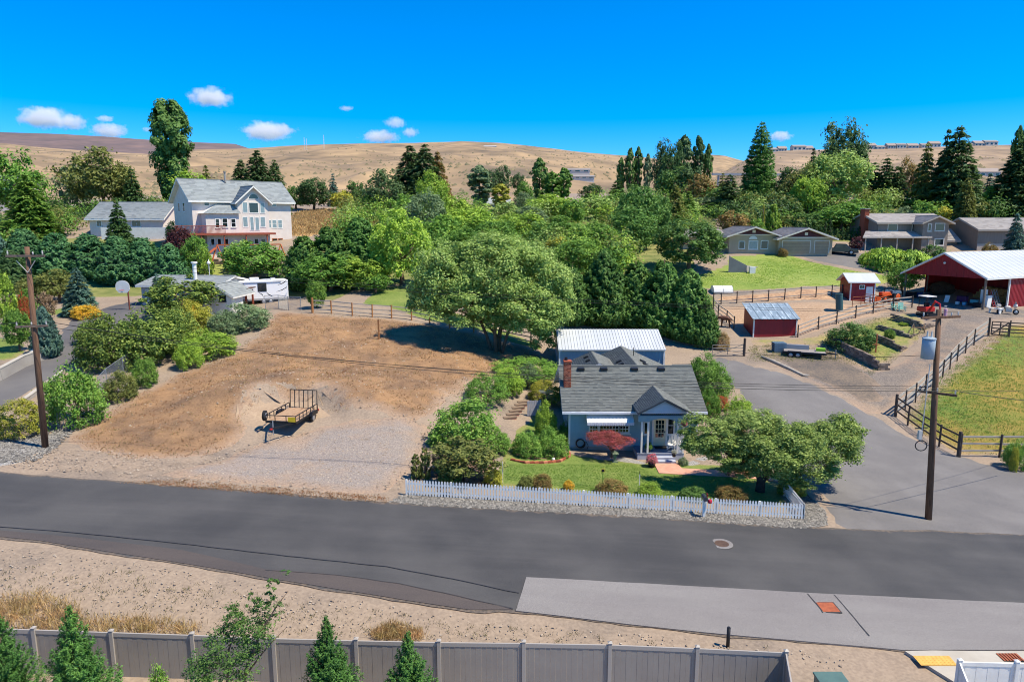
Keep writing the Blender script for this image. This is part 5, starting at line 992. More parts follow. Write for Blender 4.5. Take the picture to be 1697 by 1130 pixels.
# ------------------------------------------------------------------ trees and shrubs, far to near
PL = [
 # kind, px, D, top row, width px, colour, name, label
 # --- behind the left houses
 ('loose', 30, 128, 245, 100, 'green', 'deciduous_tree', 'broad leafy tree at the left edge above the weeping spruce'),
 ('spruce', 52, 112, 288, 88, 'bright', 'weeping_spruce', 'drooping bright green spruce at the left edge'),
 ('round_far', 128, 150, 260, 66, 'sage', 'deciduous_tree', 'grey-green tree left of the big olive pine'),
 ('loose', 172, 140, 244, 112, 'olive', 'pine_tree', 'big spreading olive-green pine behind the low white house'),
 ('spruce_far', 222, 138, 278, 40, 'dark', 'spruce_tree', 'slim dark spruce right of the olive pine'),
 ('round_far', 205, 145, 262, 40, 'olive', 'pine_tree', 'olive pine limb top between olive pine and slim dark spruce'),
 ('poplar2', 290, 150, 160, 68, 'mid', 'poplar_tree', 'tallest poplar with two merged columns behind the white house'),
 ('round_far', 322, 136, 284, 74, 'lime', 'deciduous_tree', 'yellow-green tree at the foot of the tall poplar'),
 ('spruce_far', 345, 140, 272, 30, 'olive', 'spruce_tree', 'small olive spruce above the white house roof'),
 ('spruce', 402, 142, 264, 56, 'pine', 'spruce_tree', 'left dark spruce of the pair behind the white house roof'),
 ('spruce', 430, 138, 248, 74, 'pine', 'spruce_tree', 'larger right dark spruce of the pair behind the white house roof'),
 ('spruce', 458, 141, 264, 46, 'pine', 'spruce_tree', 'dark spruce sloping down at the right end of the white house roof'),
 ('spruce', 198, 104, 333, 46, 'dark', 'spruce_tree', 'pointed spruce standing before the low white house'),
 ('round_far', 285, 108, 366, 20, 'green', 'shrub', 'round shrub between the two white houses'),
 # --- mid distance left of centre
 ('round', 520, 152, 294, 56, 'dark', 'deciduous_tree', 'dark round tree right of the white house on the golden field'),
 ('round_far', 490, 156, 308, 40, 'mid', 'deciduous_tree', 'dull green tree just behind the right corner of the white house'),
 ('spruce_far', 553, 165, 287, 22, 'blue', 'spruce_tree', 'tiny blue spruce on the far side of the golden field'),
 ('round_far', 565, 150, 313, 38, 'yellow', 'deciduous_tree', 'small yellow-green globe tree on the golden field'),
 ('round_far', 592, 160, 300, 40, 'mid', 'deciduous_tree', 'dull green tree right of the yellow globe tree'),
 ('round_far', 612, 140, 318, 50, 'green', 'deciduous_tree', 'green tree at the right end of the golden field'),
 ('spruce_far', 588, 170, 302, 20, 'dark', 'spruce_tree', 'little dark spruce behind the dull green trees'),
 ('loose', 642, 140, 280, 76, 'pine', 'pine_tree', 'blue-green pine left of the tall spruce group'),
 ('spruce', 682, 150, 240, 84, 'pine', 'spruce_tree', 'left tall spruce of the dark spruce group in mid picture'),
 ('spruce', 706, 146, 238, 78, 'pine', 'spruce_tree', 'right tall spruce of the dark spruce group in mid picture'),
 ('spruce', 726, 148, 250, 52, 'bronze', 'spruce_tree', 'bronze tinged spruce at the right of the spruce group'),
 ('round', 716, 132, 284, 60, 'lime', 'deciduous_tree', 'lime tree in front of the tall spruce group'),
 ('round_far', 672, 126, 318, 60, 'bright', 'deciduous_tree', 'bright tree below the blue-green pine'),
 ('round', 705, 120, 314, 66, 'sage', 'deciduous_tree', 'grey-green rounded tree below the lime tree'),
 ('poplar', 795, 170, 274, 46, 'sage', 'poplar_tree', 'grey-green poplar standing alone left of centre'),
 ('round_far', 758, 138, 322, 60, 'lime', 'deciduous_tree', 'lime-green tree left of the grey poplar foot'),
 ('round', 775, 120, 340, 96, 'lime', 'deciduous_tree', 'broad lime tree below the lone grey poplar'),
 ('round_far', 735, 112, 356, 70, 'bright', 'deciduous_tree', 'bright tree behind the feathery dark trees left of centre'),
 ('poplar', 830, 165, 304, 34, 'yellow', 'poplar_tree', 'narrow yellow tree near the middle'),
 ('loose', 866, 165, 318, 36, 'sage', 'deciduous_tree', 'silvery tree right of the narrow yellow tree'),
 ('round_far', 832, 320, 274, 34, 'pine', 'deciduous_tree', 'distant dark tree clump left on the valley floor'),
 ('round_far', 858, 330, 284, 24, 'pine', 'deciduous_tree', 'small distant dark tree right of the clump on the valley floor'),
 ('round_far', 815, 315, 282, 24, 'pine', 'deciduous_tree', 'small distant dark tree left of the clump on the valley floor'),
 ('poplar', 894, 195, 262, 30, 'mid', 'poplar_tree', 'pointed green poplar near the middle'),
 ('poplar', 915, 190, 284, 32, 'green', 'poplar_tree', 'shorter poplar touching the pointed green poplar'),
 ('poplar', 934, 192, 278, 30, 'green', 'poplar_tree', 'right poplar of the three near the middle'),
 ('round_far', 868, 180, 300, 34, 'green', 'deciduous_tree', 'round green tree left of the three middle poplars'),
 ('round_far', 978, 200, 302, 40, 'dark', 'deciduous_tree', 'dark round tree below the long hillside shed'),
 ('spruce_far', 1022, 185, 298, 40, 'dark', 'spruce_tree', 'dark spruce left of the poplar row'),
 ('round', 912, 150, 322, 92, 'lime', 'deciduous_tree', 'wide lime-green tree in the centre of the grove'),
 ('round_far', 985, 150, 320, 60, 'pale', 'deciduous_tree', 'pale tree right of the wide lime tree'),
 ('round_far', 948, 142, 330, 46, 'green', 'deciduous_tree', 'green tree between the wide lime tree and the pale tree'),
 ('round_far', 880, 138, 342, 54, 'sage', 'deciduous_tree', 'greyish tree in the front of the centre grove'),
 ('round_far', 1010, 138, 336, 50, 'lime', 'deciduous_tree', 'lime tree left of the dark double-headed tree'),
 ('round_far', 835, 142, 334, 50, 'pale', 'deciduous_tree', 'pale tree beside the grey roofed cottage'),
 ('round_far', 805, 126, 350, 44, 'sage', 'deciduous_tree', 'silvery bush below the grey roofed cottage'),
 ('poplar', 1028, 222, 260, 16, 'mid', 'poplar_tree', 'leftmost of the thin poplar row'),
 ('poplar', 1043, 220, 245, 18, 'mid', 'poplar_tree', 'second of the thin poplar row'),
 ('poplar', 1056, 221, 243, 17, 'mid', 'poplar_tree', 'third of the thin poplar row'),
 ('poplar', 1072, 219, 254, 15, 'sage', 'poplar_tree', 'fourth and pale last of the thin poplar row'),
 ('loose', 1098, 200, 231, 44, 'pine', 'pine_tree', 'left dark pine of the tall clump right of centre'),
 ('loose', 1112, 194, 236, 44, 'dark', 'pine_tree', 'second dark pine of the tall clump right of centre'),
 ('poplar', 1131, 204, 223, 32, 'pine', 'pine_tree', 'highest dark tree of the tall clump right of centre'),
 ('poplar', 1154, 205, 225, 24, 'dark', 'poplar_tree', 'narrow poplar of the tall clump right of centre'),
 ('poplar', 1171, 206, 239, 18, 'mid', 'poplar_tree', 'slim rightmost poplar of the tall clump right of centre'),
 ('round_far', 1115, 182, 272, 70, 'mid', 'deciduous_tree', 'lower green mass under the tall clump right of centre'),
 ('round_far', 1144, 178, 278, 54, 'pine', 'deciduous_tree', 'dark lower tree at the foot of the slim poplars'),
 ('round_far', 1160, 160, 288, 54, 'bronze', 'deciduous_tree', 'reddish-green round tree below the slim rightmost poplar'),
 ('round_far', 1172, 150, 322, 60, 'sage', 'deciduous_tree', 'grey-green tree under the reddish-green round tree'),
 ('spruce', 1118, 136, 306, 46, 'olive', 'spruce_tree', 'olive spruce right of the dark double-headed tree'),
 ('spruce_far', 1140, 138, 316, 36, 'bright', 'spruce_tree', 'bright little spruce right of the olive spruce'),
 ('round', 1056, 122, 304, 76, 'feather', 'deciduous_tree', 'dark blue-green double-headed tree, larger left head'),
 ('round', 1090, 124, 318, 46, 'feather', 'deciduous_tree', 'dark blue-green double-headed tree, smaller right head'),
 ('round', 1048, 116, 344, 84, 'feather', 'deciduous_tree', 'low dark blue-green tree with reddish soil beneath'),
 ('maple', 1142, 101, 360, 116, 'mid', 'maple_tree', 'rounded maple beside the bungalow lawn'),
 # --- centre grove, nearer
 ('round', 860, 122, 350, 90, 'lime', 'deciduous_tree', 'lime tree behind the top of the big pale tree'),
 ('round', 925, 112, 358, 96, 'bright', 'deciduous_tree', 'bright tree behind the right shoulder of the big pale tree'),
 ('round', 985, 108, 366, 90, 'bright', 'deciduous_tree', 'bright tree behind the feathery cypresses'),
 ('round', 820, 110, 362, 80, 'green', 'deciduous_tree', 'green tree behind the left shoulder of the big pale tree'),
 ('round', 770, 104, 376, 80, 'green', 'deciduous_tree', 'green tree between the chestnut and the big pale tree'),
 ('round_far', 930, 104, 390, 60, 'yellow', 'deciduous_tree', 'yellowish tree just above the feathery cypresses'),
 ('round', 960, 95, 392, 90, 'bright', 'deciduous_tree', 'low bright tree left of the feathery cypresses'),
 ('round', 885, 90, 400, 80, 'pale', 'deciduous_tree', 'pale leafy tree joined to the right side of the big pale tree'),
 # --- the hedge conifers left of centre
 ('feather', 505, 88, 382, 96, 'feather', 'cypress_tree', 'leftmost dark feathery cypress of the grove right of the caravan'),
 ('feather', 550, 90, 366, 120, 'feather', 'cypress_tree', 'second feathery cypress of the grove right of the caravan'),
 ('feather', 598, 92, 352, 120, 'sequoia', 'cypress_tree', 'tallest feathery cypress of the grove right of the caravan'),
 ('round', 548, 86, 420, 120, 'green', 'deciduous_tree', 'leafy green tree filling the grove right of the caravan'),
 ('round', 606, 85, 424, 90, 'lime', 'deciduous_tree', 'lime shrub-like tree at the front of the cypress grove'),
 ('maple', 665, 87, 346, 104, 'lime', 'chestnut_tree', 'yellow-green chestnut left of the big pale tree'),
 ('round_far', 622, 82, 452, 50, 'green', 'shrub', 'small green shrub under the lime shrub-like tree', ),
 ('round', 524, 74.5, 462, 34, 'bright', 'shrub', 'small bright shrub at the corner of the chain-link fence'),
 # --- right side background
 ('sequoia', 1256, 152, 203, 72, 'sequoia', 'sequoia_tree', 'tall narrow cone sequoia right of centre'),
 ('spruce_far', 1208, 145, 288, 54, 'pine', 'spruce_tree', 'dark spruce left of the tall cone sequoia'),
 ('round_far', 1192, 150, 310, 50, 'mid', 'deciduous_tree', 'dull green tree left of the dark spruce by the sequoia'),
 ('spruce_far', 1196, 158, 286, 26, 'olive', 'spruce_tree', 'thin olive spruce in front of the distant viaduct'),
 ('round_far', 1218, 125, 346, 56, 'bronze', 'shrub', 'brownish-yellow bush behind the bungalow roof'),
 ('round_far', 1253, 122, 362, 28, 'bright', 'shrub', 'bright green bush above the bungalow ridge'),
 ('column', 1264, 124, 332, 8, 'yellow', 'cypress_tree', 'thin yellow columnar cypress above the bungalow'),
 ('feather_far', 1281, 126, 332, 32, 'lime', 'cypress_tree', 'lime cone cypress above the bungalow'),
 ('round_far', 1305, 150, 276, 54, 'pine', 'deciduous_tree', 'dark tree left of the big bright tree on the right'),
 ('loose', 1326, 146, 272, 56, 'olive', 'deciduous_tree', 'olive tree overlapping the big bright tree on the right'),
 ('spruce_far', 1344, 165, 243, 24, 'dark', 'spruce_tree', 'small spruce top left of the great dark pine'),
 ('loose', 1390, 172, 198, 76, 'pine', 'pine_tree', 'great dark pine rising behind the big bright tree'),
 ('loose', 1396, 169, 222, 70, 'dark', 'pine_tree', 'lower half of the dark pine group behind the big bright tree'),
 ('maple', 1380, 146, 250, 112, 'pale', 'deciduous_tree', 'big bright pale-green tree on the right'),
 ('round', 1340, 140, 290, 56, 'lime', 'deciduous_tree', 'lime lower tree left of the big bright tree'),
 ('spruce_far', 1446, 152, 268, 44, 'dark', 'spruce_tree', 'left of the three dark cypresses right of the bright tree'),
 ('spruce_far', 1466, 150, 260, 46, 'dark', 'spruce_tree', 'middle of the three dark cypresses right of the bright tree'),
 ('spruce_far', 1484, 149, 274, 44, 'pine', 'spruce_tree', 'right of the three dark cypresses right of the bright tree'),
 ('loose', 1505, 160, 262, 46, 'bronze', 'deciduous_tree', 'thin brownish tree before the plateau'),
 ('spruce_far', 1530, 145, 234, 44, 'olive', 'spruce_tree', 'greyish tall spruce left of the great black spruce'),
 ('spruce', 1578, 140, 208, 88, 'pine', 'spruce_tree', 'great black spruce behind the two-storey house'),
 ('spruce_far', 1560, 143, 212, 40, 'pine', 'spruce_tree', 'second leader spruce joined left of the great black spruce'),
 ('spruce', 1597, 126, 294, 42, 'olive', 'spruce_tree', 'yellowish cone spruce in front of the great black spruce'),
 ('spruce_far', 1638, 160, 286, 26, 'blue', 'spruce_tree', 'little blue spruce near the grey roofed slope house'),
 ('round_far', 1642, 140, 310, 40, 'lime', 'shrub', 'lime bush left of the right edge pine'),
 ('poplar', 1676, 150, 206, 20, 'mid', 'poplar_tree', 'left poplar at the top right edge'),
 ('poplar', 1692, 152, 193, 26, 'mid', 'poplar_tree', 'right poplar at the top right edge'),
 ('spruce', 1684, 138, 232, 96, 'pine', 'pine_tree', 'broad dark pine at the right edge'),
 ('round_far', 1425, 135, 328, 70, 'bright', 'deciduous_tree', 'bright tree left of the low cabin'),
 ('round_far', 1462, 146, 324, 34, 'lime', 'shrub', 'yellow-green shrub behind the low cabin'),
 ('round_far', 1395, 128, 338, 90, 'green', 'deciduous_tree', 'green thicket tree behind the arborvitae row'),
 ('round_far', 1440, 128, 346, 64, 'olive', 'deciduous_tree', 'olive thicket tree left of the brick chimney'),
 ('round_far', 1530, 128, 332, 46, 'bright', 'shrub', 'bright bush on the ridge of the two-storey house'),
 ('round_far', 1498, 130, 342, 34, 'sage', 'shrub', 'grey-green bush below the low cabin'),
 ('round_far', 1556, 130, 340, 40, 'yellow', 'shrub', 'yellowish bush right of the bright bush behind the roof ridge'),
 ('round_far', 1340, 126, 352, 60, 'mid', 'deciduous_tree', 'dark undergrowth tree behind the garage roof'),
 ('round_far', 1305, 138, 330, 46, 'mid', 'deciduous_tree', 'shaded tree above the first arborvitae cones'),
 # --- neighbour gardens, right
 ('weeping', 1468, 106, 398, 74, 'lime', 'weeping_tree', 'left weeping tree on the lawn island'),
 ('weeping', 1510, 104, 402, 70, 'lime', 'weeping_tree', 'right weeping tree on the lawn island'),
 ('round_far', 1548, 108, 406, 44, 'mid', 'shrub', 'dark shrub right of the weeping trees'),
 ('round', 1496, 95, 432, 52, 'bright', 'deciduous_tree', 'small bright tree beside the barn opening'),
 ('spruce', 1678, 108, 353, 40, 'blue', 'spruce_tree', 'blue spruce in front of the large garage'),
 ('shrub', 1298, 110.5, 411, 18, 'bronze', 'shrub', 'rusty round shrub beside the garage door'),
 ('shrub', 1642, 113, 402, 26, 'bronze', 'shrub', 'rusty low shrub beside the large garage'),
 ('round_far', 1418, 113, 392, 22, 'purple', 'shrub', 'dark red shrub beside the porch roof'),
 ('shrub', 1412, -576, 534, 78, 'mid', 'shrub', 'dark green bush behind the block retaining wall'),
 ('shrub', 1477, 76, 544, 18, 'bright', 'shrub', 'small green plant in the middle garden bed'),
 ('shrub', 1500, 79, 536, 18, 'lime', 'shrub', 'small yellow-green plant in the upper garden bed'),
 ('shrub', 1198, 74, 550, 26, 'straw', 'shrub', 'yellow straw bush beside the metal gate'),
 ('shrub', 1688, 46.6, 728, 40, 'bright', 'shrub', 'leafy bush with blooms at the pasture corner on the right edge'),
 # --- cypresses behind the workshop
 ('feather', 948, 79, 432, 84, 'feather', 'cypress_tree', 'leftmost feathery cypress behind the workshop'),
 ('feather', 1000, 80, 402, 110, 'feather', 'cypress_tree', 'second feathery cypress behind the workshop'),
 ('feather', 1052, 81, 424, 108, 'feather', 'cypress_tree', 'third feathery cypress behind the workshop'),
 ('feather', 1098, 79, 420, 108, 'feather', 'cypress_tree', 'fourth feathery cypress behind the workshop'),
 ('feather', 1140, 77, 436, 104, 'feather', 'cypress_tree', 'rightmost feathery cypress behind the workshop'),
 ('feather', 1168, 75, 490, 62, 'feather', 'cypress_tree', 'low cypress skirt beside the track to the corral'),
 # --- left conifer hedge
 ('feather', -12, 90, 372, 90, 'blue', 'cypress_tree', 'hedge cypress cut off by the left edge'),
 ('feather', 42, 92, 372, 96, 'hedgeblue', 'cypress_tree', 'second cypress of the left hedge'),
 ('feather', 96, 91, 378, 96, 'hedgeblue', 'cypress_tree', 'third cypress of the left hedge'),
 ('feather', 148, 92, 380, 96, 'hedgeblue', 'cypress_tree', 'fourth cypress of the left hedge'),
 ('feather', 196, 90, 384, 96, 'hedgeblue', 'cypress_tree', 'fifth cypress of the left hedge'),
 ('feather', 240, 91, 386, 92, 'hedgeblue', 'cypress_tree', 'sixth cypress of the left hedge'),
 ('feather', 282, 89, 396, 80, 'hedgeblue', 'cypress_tree', 'last cypress at the right end of the left hedge'),
 ('feather', 20, 84, 408, 80, 'dark', 'cypress_tree', 'dark low cypress in front of the left hedge behind the pole'),
 ('round', 300, 97, 374, 50, 'purple', 'plum_tree', 'dark purple plum below the red deck'),
 ('round', 325, 94, 387, 44, 'green', 'shrub', 'round green tree right of the purple plum'),
 ('round_far', 342, 92, 410, 24, 'lime', 'shrub', 'lime bush below the swing set'),
 ('round', 422, 92, 398, 106, 'green', 'deciduous_tree', 'broad round tree in front of the white house'),
 ('round_far', 395, 96, 398, 40, 'pale', 'shrub', 'pale bush under the arched gable of the white house'),
 # --- left garden
 ('round', 96, 79, 446, 66, 'olive', 'deciduous_tree', 'olive tree left of the round blue spruce'),
 ('round_far', 48, 78, 458, 40, 'olive', 'shrub', 'olive bush behind the left utility pole'),
 ('round_far', 8, 66, 452, 36, 'lime', 'deciduous_tree', 'lime tree at the left edge in the side garden'),
 ('round_far', 42, 68, 478, 34, 'green', 'shrub', 'green bush with red blooms left of the pole'),
 ('round_far', 76, 70, 480, 30, 'tan', 'shrub', 'pinkish flowering bush right of the pole'),
 ('spruce', 131, 72, 442, 52, 'blue', 'spruce_tree', 'blue spruce beside the yellow flowers'),
 ('feather', 74, 57, 500, 56, 'blue', 'spruce_tree', 'dense dark column spruce right of the pole'),
 ('round', 28, 58, 510, 42, 'green', 'deciduous_tree', 'small dark-stemmed tree on the left lawn'),
 ('shrub', 140, 70, 505, 44, 'gold', 'flower_bush', 'low mound of yellow flowers below the blue spruce', 'flowers'),
 ('spruce', 262, 73, 452, 36, 'blue', 'spruce_tree', 'small blue spruce before the garage house'),
 ('loose', 298, 71, 454, 118, 'pear', 'fruit_tree', 'fruit tree hiding the front of the garage house'),
 # --- shrubs along the dry lot
 ('round', 152, 61, 532, 50, 'pear', 'shrub', 'upright shrub at the left of the lot hedge'),
 ('shrub', 178, 56, 522, 104, 'pear', 'shrub', 'broad dark shrub at the left of the lot hedge'),
 ('shrub', 240, 57.5, 514, 120, 'pear', 'shrub', 'largest shrub in the middle of the lot hedge'),
 ('shrub', 290, 60, 506, 80, 'pear', 'shrub', 'olive shrub behind the lime shrub of the lot hedge'),
 ('shrub', 322, 66, 498, 60, 'yellow', 'shrub', 'yellowish shrub below the fruit tree'),
 ('shrub', 345, 59, 546, 88, 'lime', 'shrub', 'bright lime shrub at the edge of the dry slope'),
 ('shrub', 312, 56, 560, 46, 'lime', 'shrub', 'smaller lime shrub left of the bright lime shrub'),
 ('shrub', 404, 67, 502, 86, 'sage', 'shrub', 'grey-green mounded shrub below the caravan'),
 ('shrub', 372, 65, 516, 60, 'sage', 'shrub', 'smaller grey-green shrub left of the mounded one'),
 ('shrub', 236, 52, 592, 42, 'bright', 'shrub', 'small bright shrub at the foot of the lot hedge'),
 ('shrub', 196, 49.5, 614, 54, 'olive', 'shrub', 'straggly brown-green shrub by the chain-link fence'),
 ('shrub', 124, -704, 603, 92, 'bright', 'shrub', 'big glossy bush right of the left utility pole'),
 ('hedgebox', 26, -724, 660, 80, 'hedgeyellow', 'hedge', 'clipped yellow-green hedge under the left utility pole', 'hedge'),
 # --- cottage garden
 ('shrub', 772, -742, 660, 116, 'bright', 'shrub', 'big bright shrub left of the cottage lawn'),
 ('hedgebox', 808, -668, 618, 76, 'green', 'hedge', 'clipped dark mound on the bank left of the chimney', 'hedge'),
 ('shrub', 842, -655, 608, 52, 'lime', 'shrub', 'yellow-green shrub right of the clipped dark mound'),
 ('hedgebox', 870, -628, 594, 126, 'bright', 'hedge', 'long low bright hedge on the bank behind the cottage', 'hedge'),
 ('shrub', 872, -642, 602, 42, 'sage', 'shrub', 'pale leafy shrub in the long low hedge'),
 ('hedgebox', 904, -668, 628, 58, 'hedgeyellow', 'hedge', 'clipped box hedge above the white garden gate', 'hedge'),
 ('shrub', 905, -728, 666, 38, 'lime', 'shrub', 'upright rhododendron at the left corner of the cottage'),
 ('shrub', 936, 48.6, 698, 26, 'green', 'shrub', 'small shrub against the left corner of the cottage'),
 ('shrub', 874, -757, 714, 52, 'bright', 'shrub', 'left round shrub in the brick edged bed'),
 ('shrub', 914, -757, 708, 54, 'bright', 'shrub', 'right round shrub in the brick edged bed'),
 ('shrub', 826, -752, 712, 42, 'bright', 'shrub', 'smaller shrub right of the big bright shrub'),
 ('column', 688, -797, 748, 22, 'olive', 'cypress_tree', 'left column of the arborvitae at the picket fence end'),
 ('column', 704, -795, 735, 26, 'olive', 'cypress_tree', 'right column of the arborvitae at the picket fence end'),
 ('loose', 772, -800, 724, 116, 'olive', 'shrub', 'scraggly bush with bare twigs behind the picket fence'),
 ('shrub', 745, -802, 768, 40, 'mid', 'shrub', 'dark low shrub under the scraggly bush'),
 ('loose', 729, -790, 746, 34, 'tan', 'shrub', 'dead grey bush beside the arborvitae'),
 ('shrub', 818, -804, 775, 34, 'yellow', 'shrub', 'yellow flowering shrub at the right of the scraggly bush'),
 ('shrub', 872, -811, 788, 30, 'olive', 'shrub', 'left low heather clump behind the picket fence'),
 ('shrub', 898, -812, 784, 36, 'bronze', 'shrub', 'brownish heather clump behind the picket fence'),
 ('shrub', 943, -814, 794, 18, 'gold', 'flower_bush', 'small bush of orange-yellow flowers on the front lawn', 'flowers'),
 ('shrub', 1015, -819, 796, 54, 'bronze', 'shrub', 'golden-brown spirea behind the picket fence'),
 ('shrub', 1078, -824, 799, 42, 'lime', 'shrub', 'rose bush with pink buds left of the mailbox'),
 ('shrub', 1150, -829, 806, 44, 'mid', 'shrub', 'shaded shrub behind the mailbox'),
 ('shrub', 1215, -832, 806, 54, 'bronze', 'shrub', 'shaded orange flower shrub left of the front tree trunk'),
 ('shrub', 1134, 45.2, 758, 18, 'sage', 'shrub', 'lavender mound right of the porch steps'),
 ('shrub', 1166, 61, 584, 56, 'green', 'shrub', 'upper green shrub right of the cottage'),
 ('shrub', 1188, 57, 604, 58, 'bright', 'shrub', 'tall leafy shrub right of the cottage roof'),
 ('shrub', 1178, 53, 640, 36, 'green', 'shrub', 'green shrub with red blooms right of the cottage roof'),
 ('shrub', 1226, 52, 656, 44, 'lime', 'shrub', 'yellow-green shrub above the front tree'),
 ('shrub', 1315, 40.2, 800, 46, 'yellow', 'shrub', 'yellow-green shrub behind the picket fence corner'),
 # --- foreground trees behind the privacy fence
]
for p in PL:
    kw = {'cat': p[8]} if len(p) > 8 else {}
    if 'cat' not in kw: kw['cat'] = 'tree' if p[6].endswith('tree') else 'shrub'
    if p[0] == 'poplar2': kw['rz'] = 0.0
    plant(*p[:8], **kw)
# arborvitae row behind the garage
for i, (px, top) in enumerate([(1284, 378), (1293, 376), (1303, 374), (1312, 373), (1320, 368), (1328, 366), (1336, 367), (1344, 371), (1352, 373), (1360, 369), (1368, 366), (1376, 362), (1388, 376), (1397, 375), (1406, 374), (1415, 375), (1424, 374)]):
    plant('column', px, 121, top, 11, 'dark' if i % 3 else 'mid', 'arborvitae', f'{ORD[i]} arborvitae from the left in the row behind the garage', 'tree', group='arborvitae row behind the garage')
# --- the large single trees -------------------------------------------------
def hero(name, label, base, crown_lumps, color, n_lf, leaf, seed, stems, cl=.16, ncl=130, droop=0.0, bark=None, cat='tree', up=.7, asp=.5, low=-.6):
    """crown made of several lumps (centre, radii) in metres from the base point, plus real stems"""
    t = thing(name, label, cat, base); r = np.random.default_rng(seed); V = []; F = []; nv = 0; tot = sum(l[1][0] * l[1][2] for l in crown_lumps)
    for j, (c, rad) in enumerate(crown_lumps):
        m_ = rad[0] * rad[2] / tot; k = int(n_lf * m_); v, f = crown_broad(seed + j * 7, max(14, int(ncl * m_)), k, leaf / max(rad), low=low, cl=cl * 6 / (max(rad) + 3.5), irr=.3, inner=.45, up=up, asp=asp)
        if droop: v = v.copy()
        v = v * np.array([rad[0], rad[1], rad[2]]) + np.array(c); V.append(v); F.append(f + nv); nv += len(v)
    V = np.concatenate(V); F = np.concatenate(F); o = link('crown', npmesh('crown', V, F), LM[color], t)
    b = MB()
    for pts, rs in stems: b.tube(pts, rs, 8)
    b.build('trunk', bark or m_trunk, t, True)
    return t
bt = P(822, 582, 67); bt.z = H(bt.x, bt.y); mp = MPP(67, 9)
def lump(px, row, wp, hp, D, base, k=.9): c = P(px, row, D) - base; m_ = MPP(D, c.z + base.z); return (tuple(c), (wp * m_ / 2, wp * m_ / 2 * k, hp * m_ / 2))
hero('shade_tree', 'big pale-green shade tree at the edge of the dry lot', bt,
     [lump(815, 450, 150, 130, 67, bt), lump(740, 462, 120, 120, 66, bt), lump(890, 460, 120, 120, 68, bt), lump(770, 508, 130, 80, 65, bt), lump(870, 512, 130, 90, 66, bt), lump(715, 490, 80, 80, 66, bt), lump(920, 505, 70, 90, 67, bt), lump(820, 420, 120, 70, 69, bt), lump(815, 520, 100, 60, 67, bt), lump(900, 550, 60, 70, 68, bt)],
     'pale', 150000, .27, 101, [([(-.3, 0, -.4), (-.9, .1, 1.5), (-1.9, .2, 4), (-3, .1, 6.2)], [.2, .16, .13, .05]), ([(.2, .2, -.4), (.4, .3, 2), (1.2, .2, 4.5), (2.4, 0, 7)], [.24, .2, .15, .05]), ([(0, -.3, -.4), (-.1, -.5, 2), (.2, -.6, 5), (.3, -.4, 8)], [.2, .17, .13, .05]), ([(.5, -.2, -.4), (1.2, -.4, 2), (2.4, -.8, 3.6), (4.2, -1, 5.6)], [.17, .14, .1, .04]), ([(.3, 0, 1.4), (-1.4, -.9, 3.4), (-4, -1.2, 4.4)], [.12, .1, .04])], cl=.3, ncl=760, low=-.85)
ft = P(1258, 832, 40.4); ft.z = H(ft.x, ft.y)
hero('fruit_tree', 'spreading fruit tree with dark trunk behind the picket fence corner', ft,
     [lump(1175, 720, 100, 66, 40.5, ft), lump(1240, 722, 120, 80, 41, ft), lump(1310, 735, 110, 90, 40, ft), lump(1380, 735, 100, 90, 41.5, ft), lump(1280, 765, 110, 70, 39.5, ft), lump(1345, 770, 100, 64, 40, ft), lump(1205, 750, 90, 50, 40, ft), lump(1400, 715, 60, 60, 42, ft), lump(1160, 740, 60, 46, 40, ft), lump(1255, 700, 90, 40, 41.5, ft), lump(1330, 795, 80, 36, 39.6, ft), lump(1290, 745, 120, 70, 39.2, ft), lump(1225, 775, 60, 36, 39.8, ft)],
     'fruit', 110000, .16, 141, [([(0, 0, -.3), (.05, .05, .8), (-.3, .1, 1.6), (-1.6, .2, 2.7)], [.34, .27, .18, .05]), ([(.05, 0, .5), (.3, .1, 1.4), (1.2, .2, 2.3), (2.8, .3, 3.1)], [.24, .2, .14, .05]), ([(.3, -.1, .9), (.5, -.3, 1.9), (.4, -.6, 3)], [.16, .13, .05]), ([(-.2, .1, 1.2), (-1.2, -.2, 1.9), (-2.8, 0, 2.9)], [.15, .11, .04]), ([(.8, .1, 1.8), (2.4, -.2, 2.0), (3.9, 0, 2.9)], [.13, .1, .04])], cl=.26, ncl=640, bark=M('dark_bark', (58, 50, 46), (80, 70, 62), scale=4, rough=.95, bump=.5), low=-.7)
mpt = P(1013, 762, 46.2); mpt.z = H(mpt.x, mpt.y)
hero('lace_maple', 'low red lace-leaf maple spreading before the front windows', mpt, [lump(988, 724, 38, 20, 46.2, mpt, .9), lump(1012, 725, 42, 24, 46, mpt, .9), lump(1034, 731, 38, 18, 45.9, mpt, .9), lump(1004, 732, 50, 18, 45.6, mpt, .9), lump(1020, 737, 40, 12, 45.4, mpt, .9)], 'red', 22000, .075, 151,
     [([(0, 0, -.2), (.05, 0, .5), (-.3, 0, 1.0), (-.9, 0, 1.4)], [.1, .08, .06, .02]), ([(0, 0, .4), (.3, .1, .9), (.8, 0, 1.2)], [.07, .05, .02])], cl=.28, ncl=260, low=-.3)
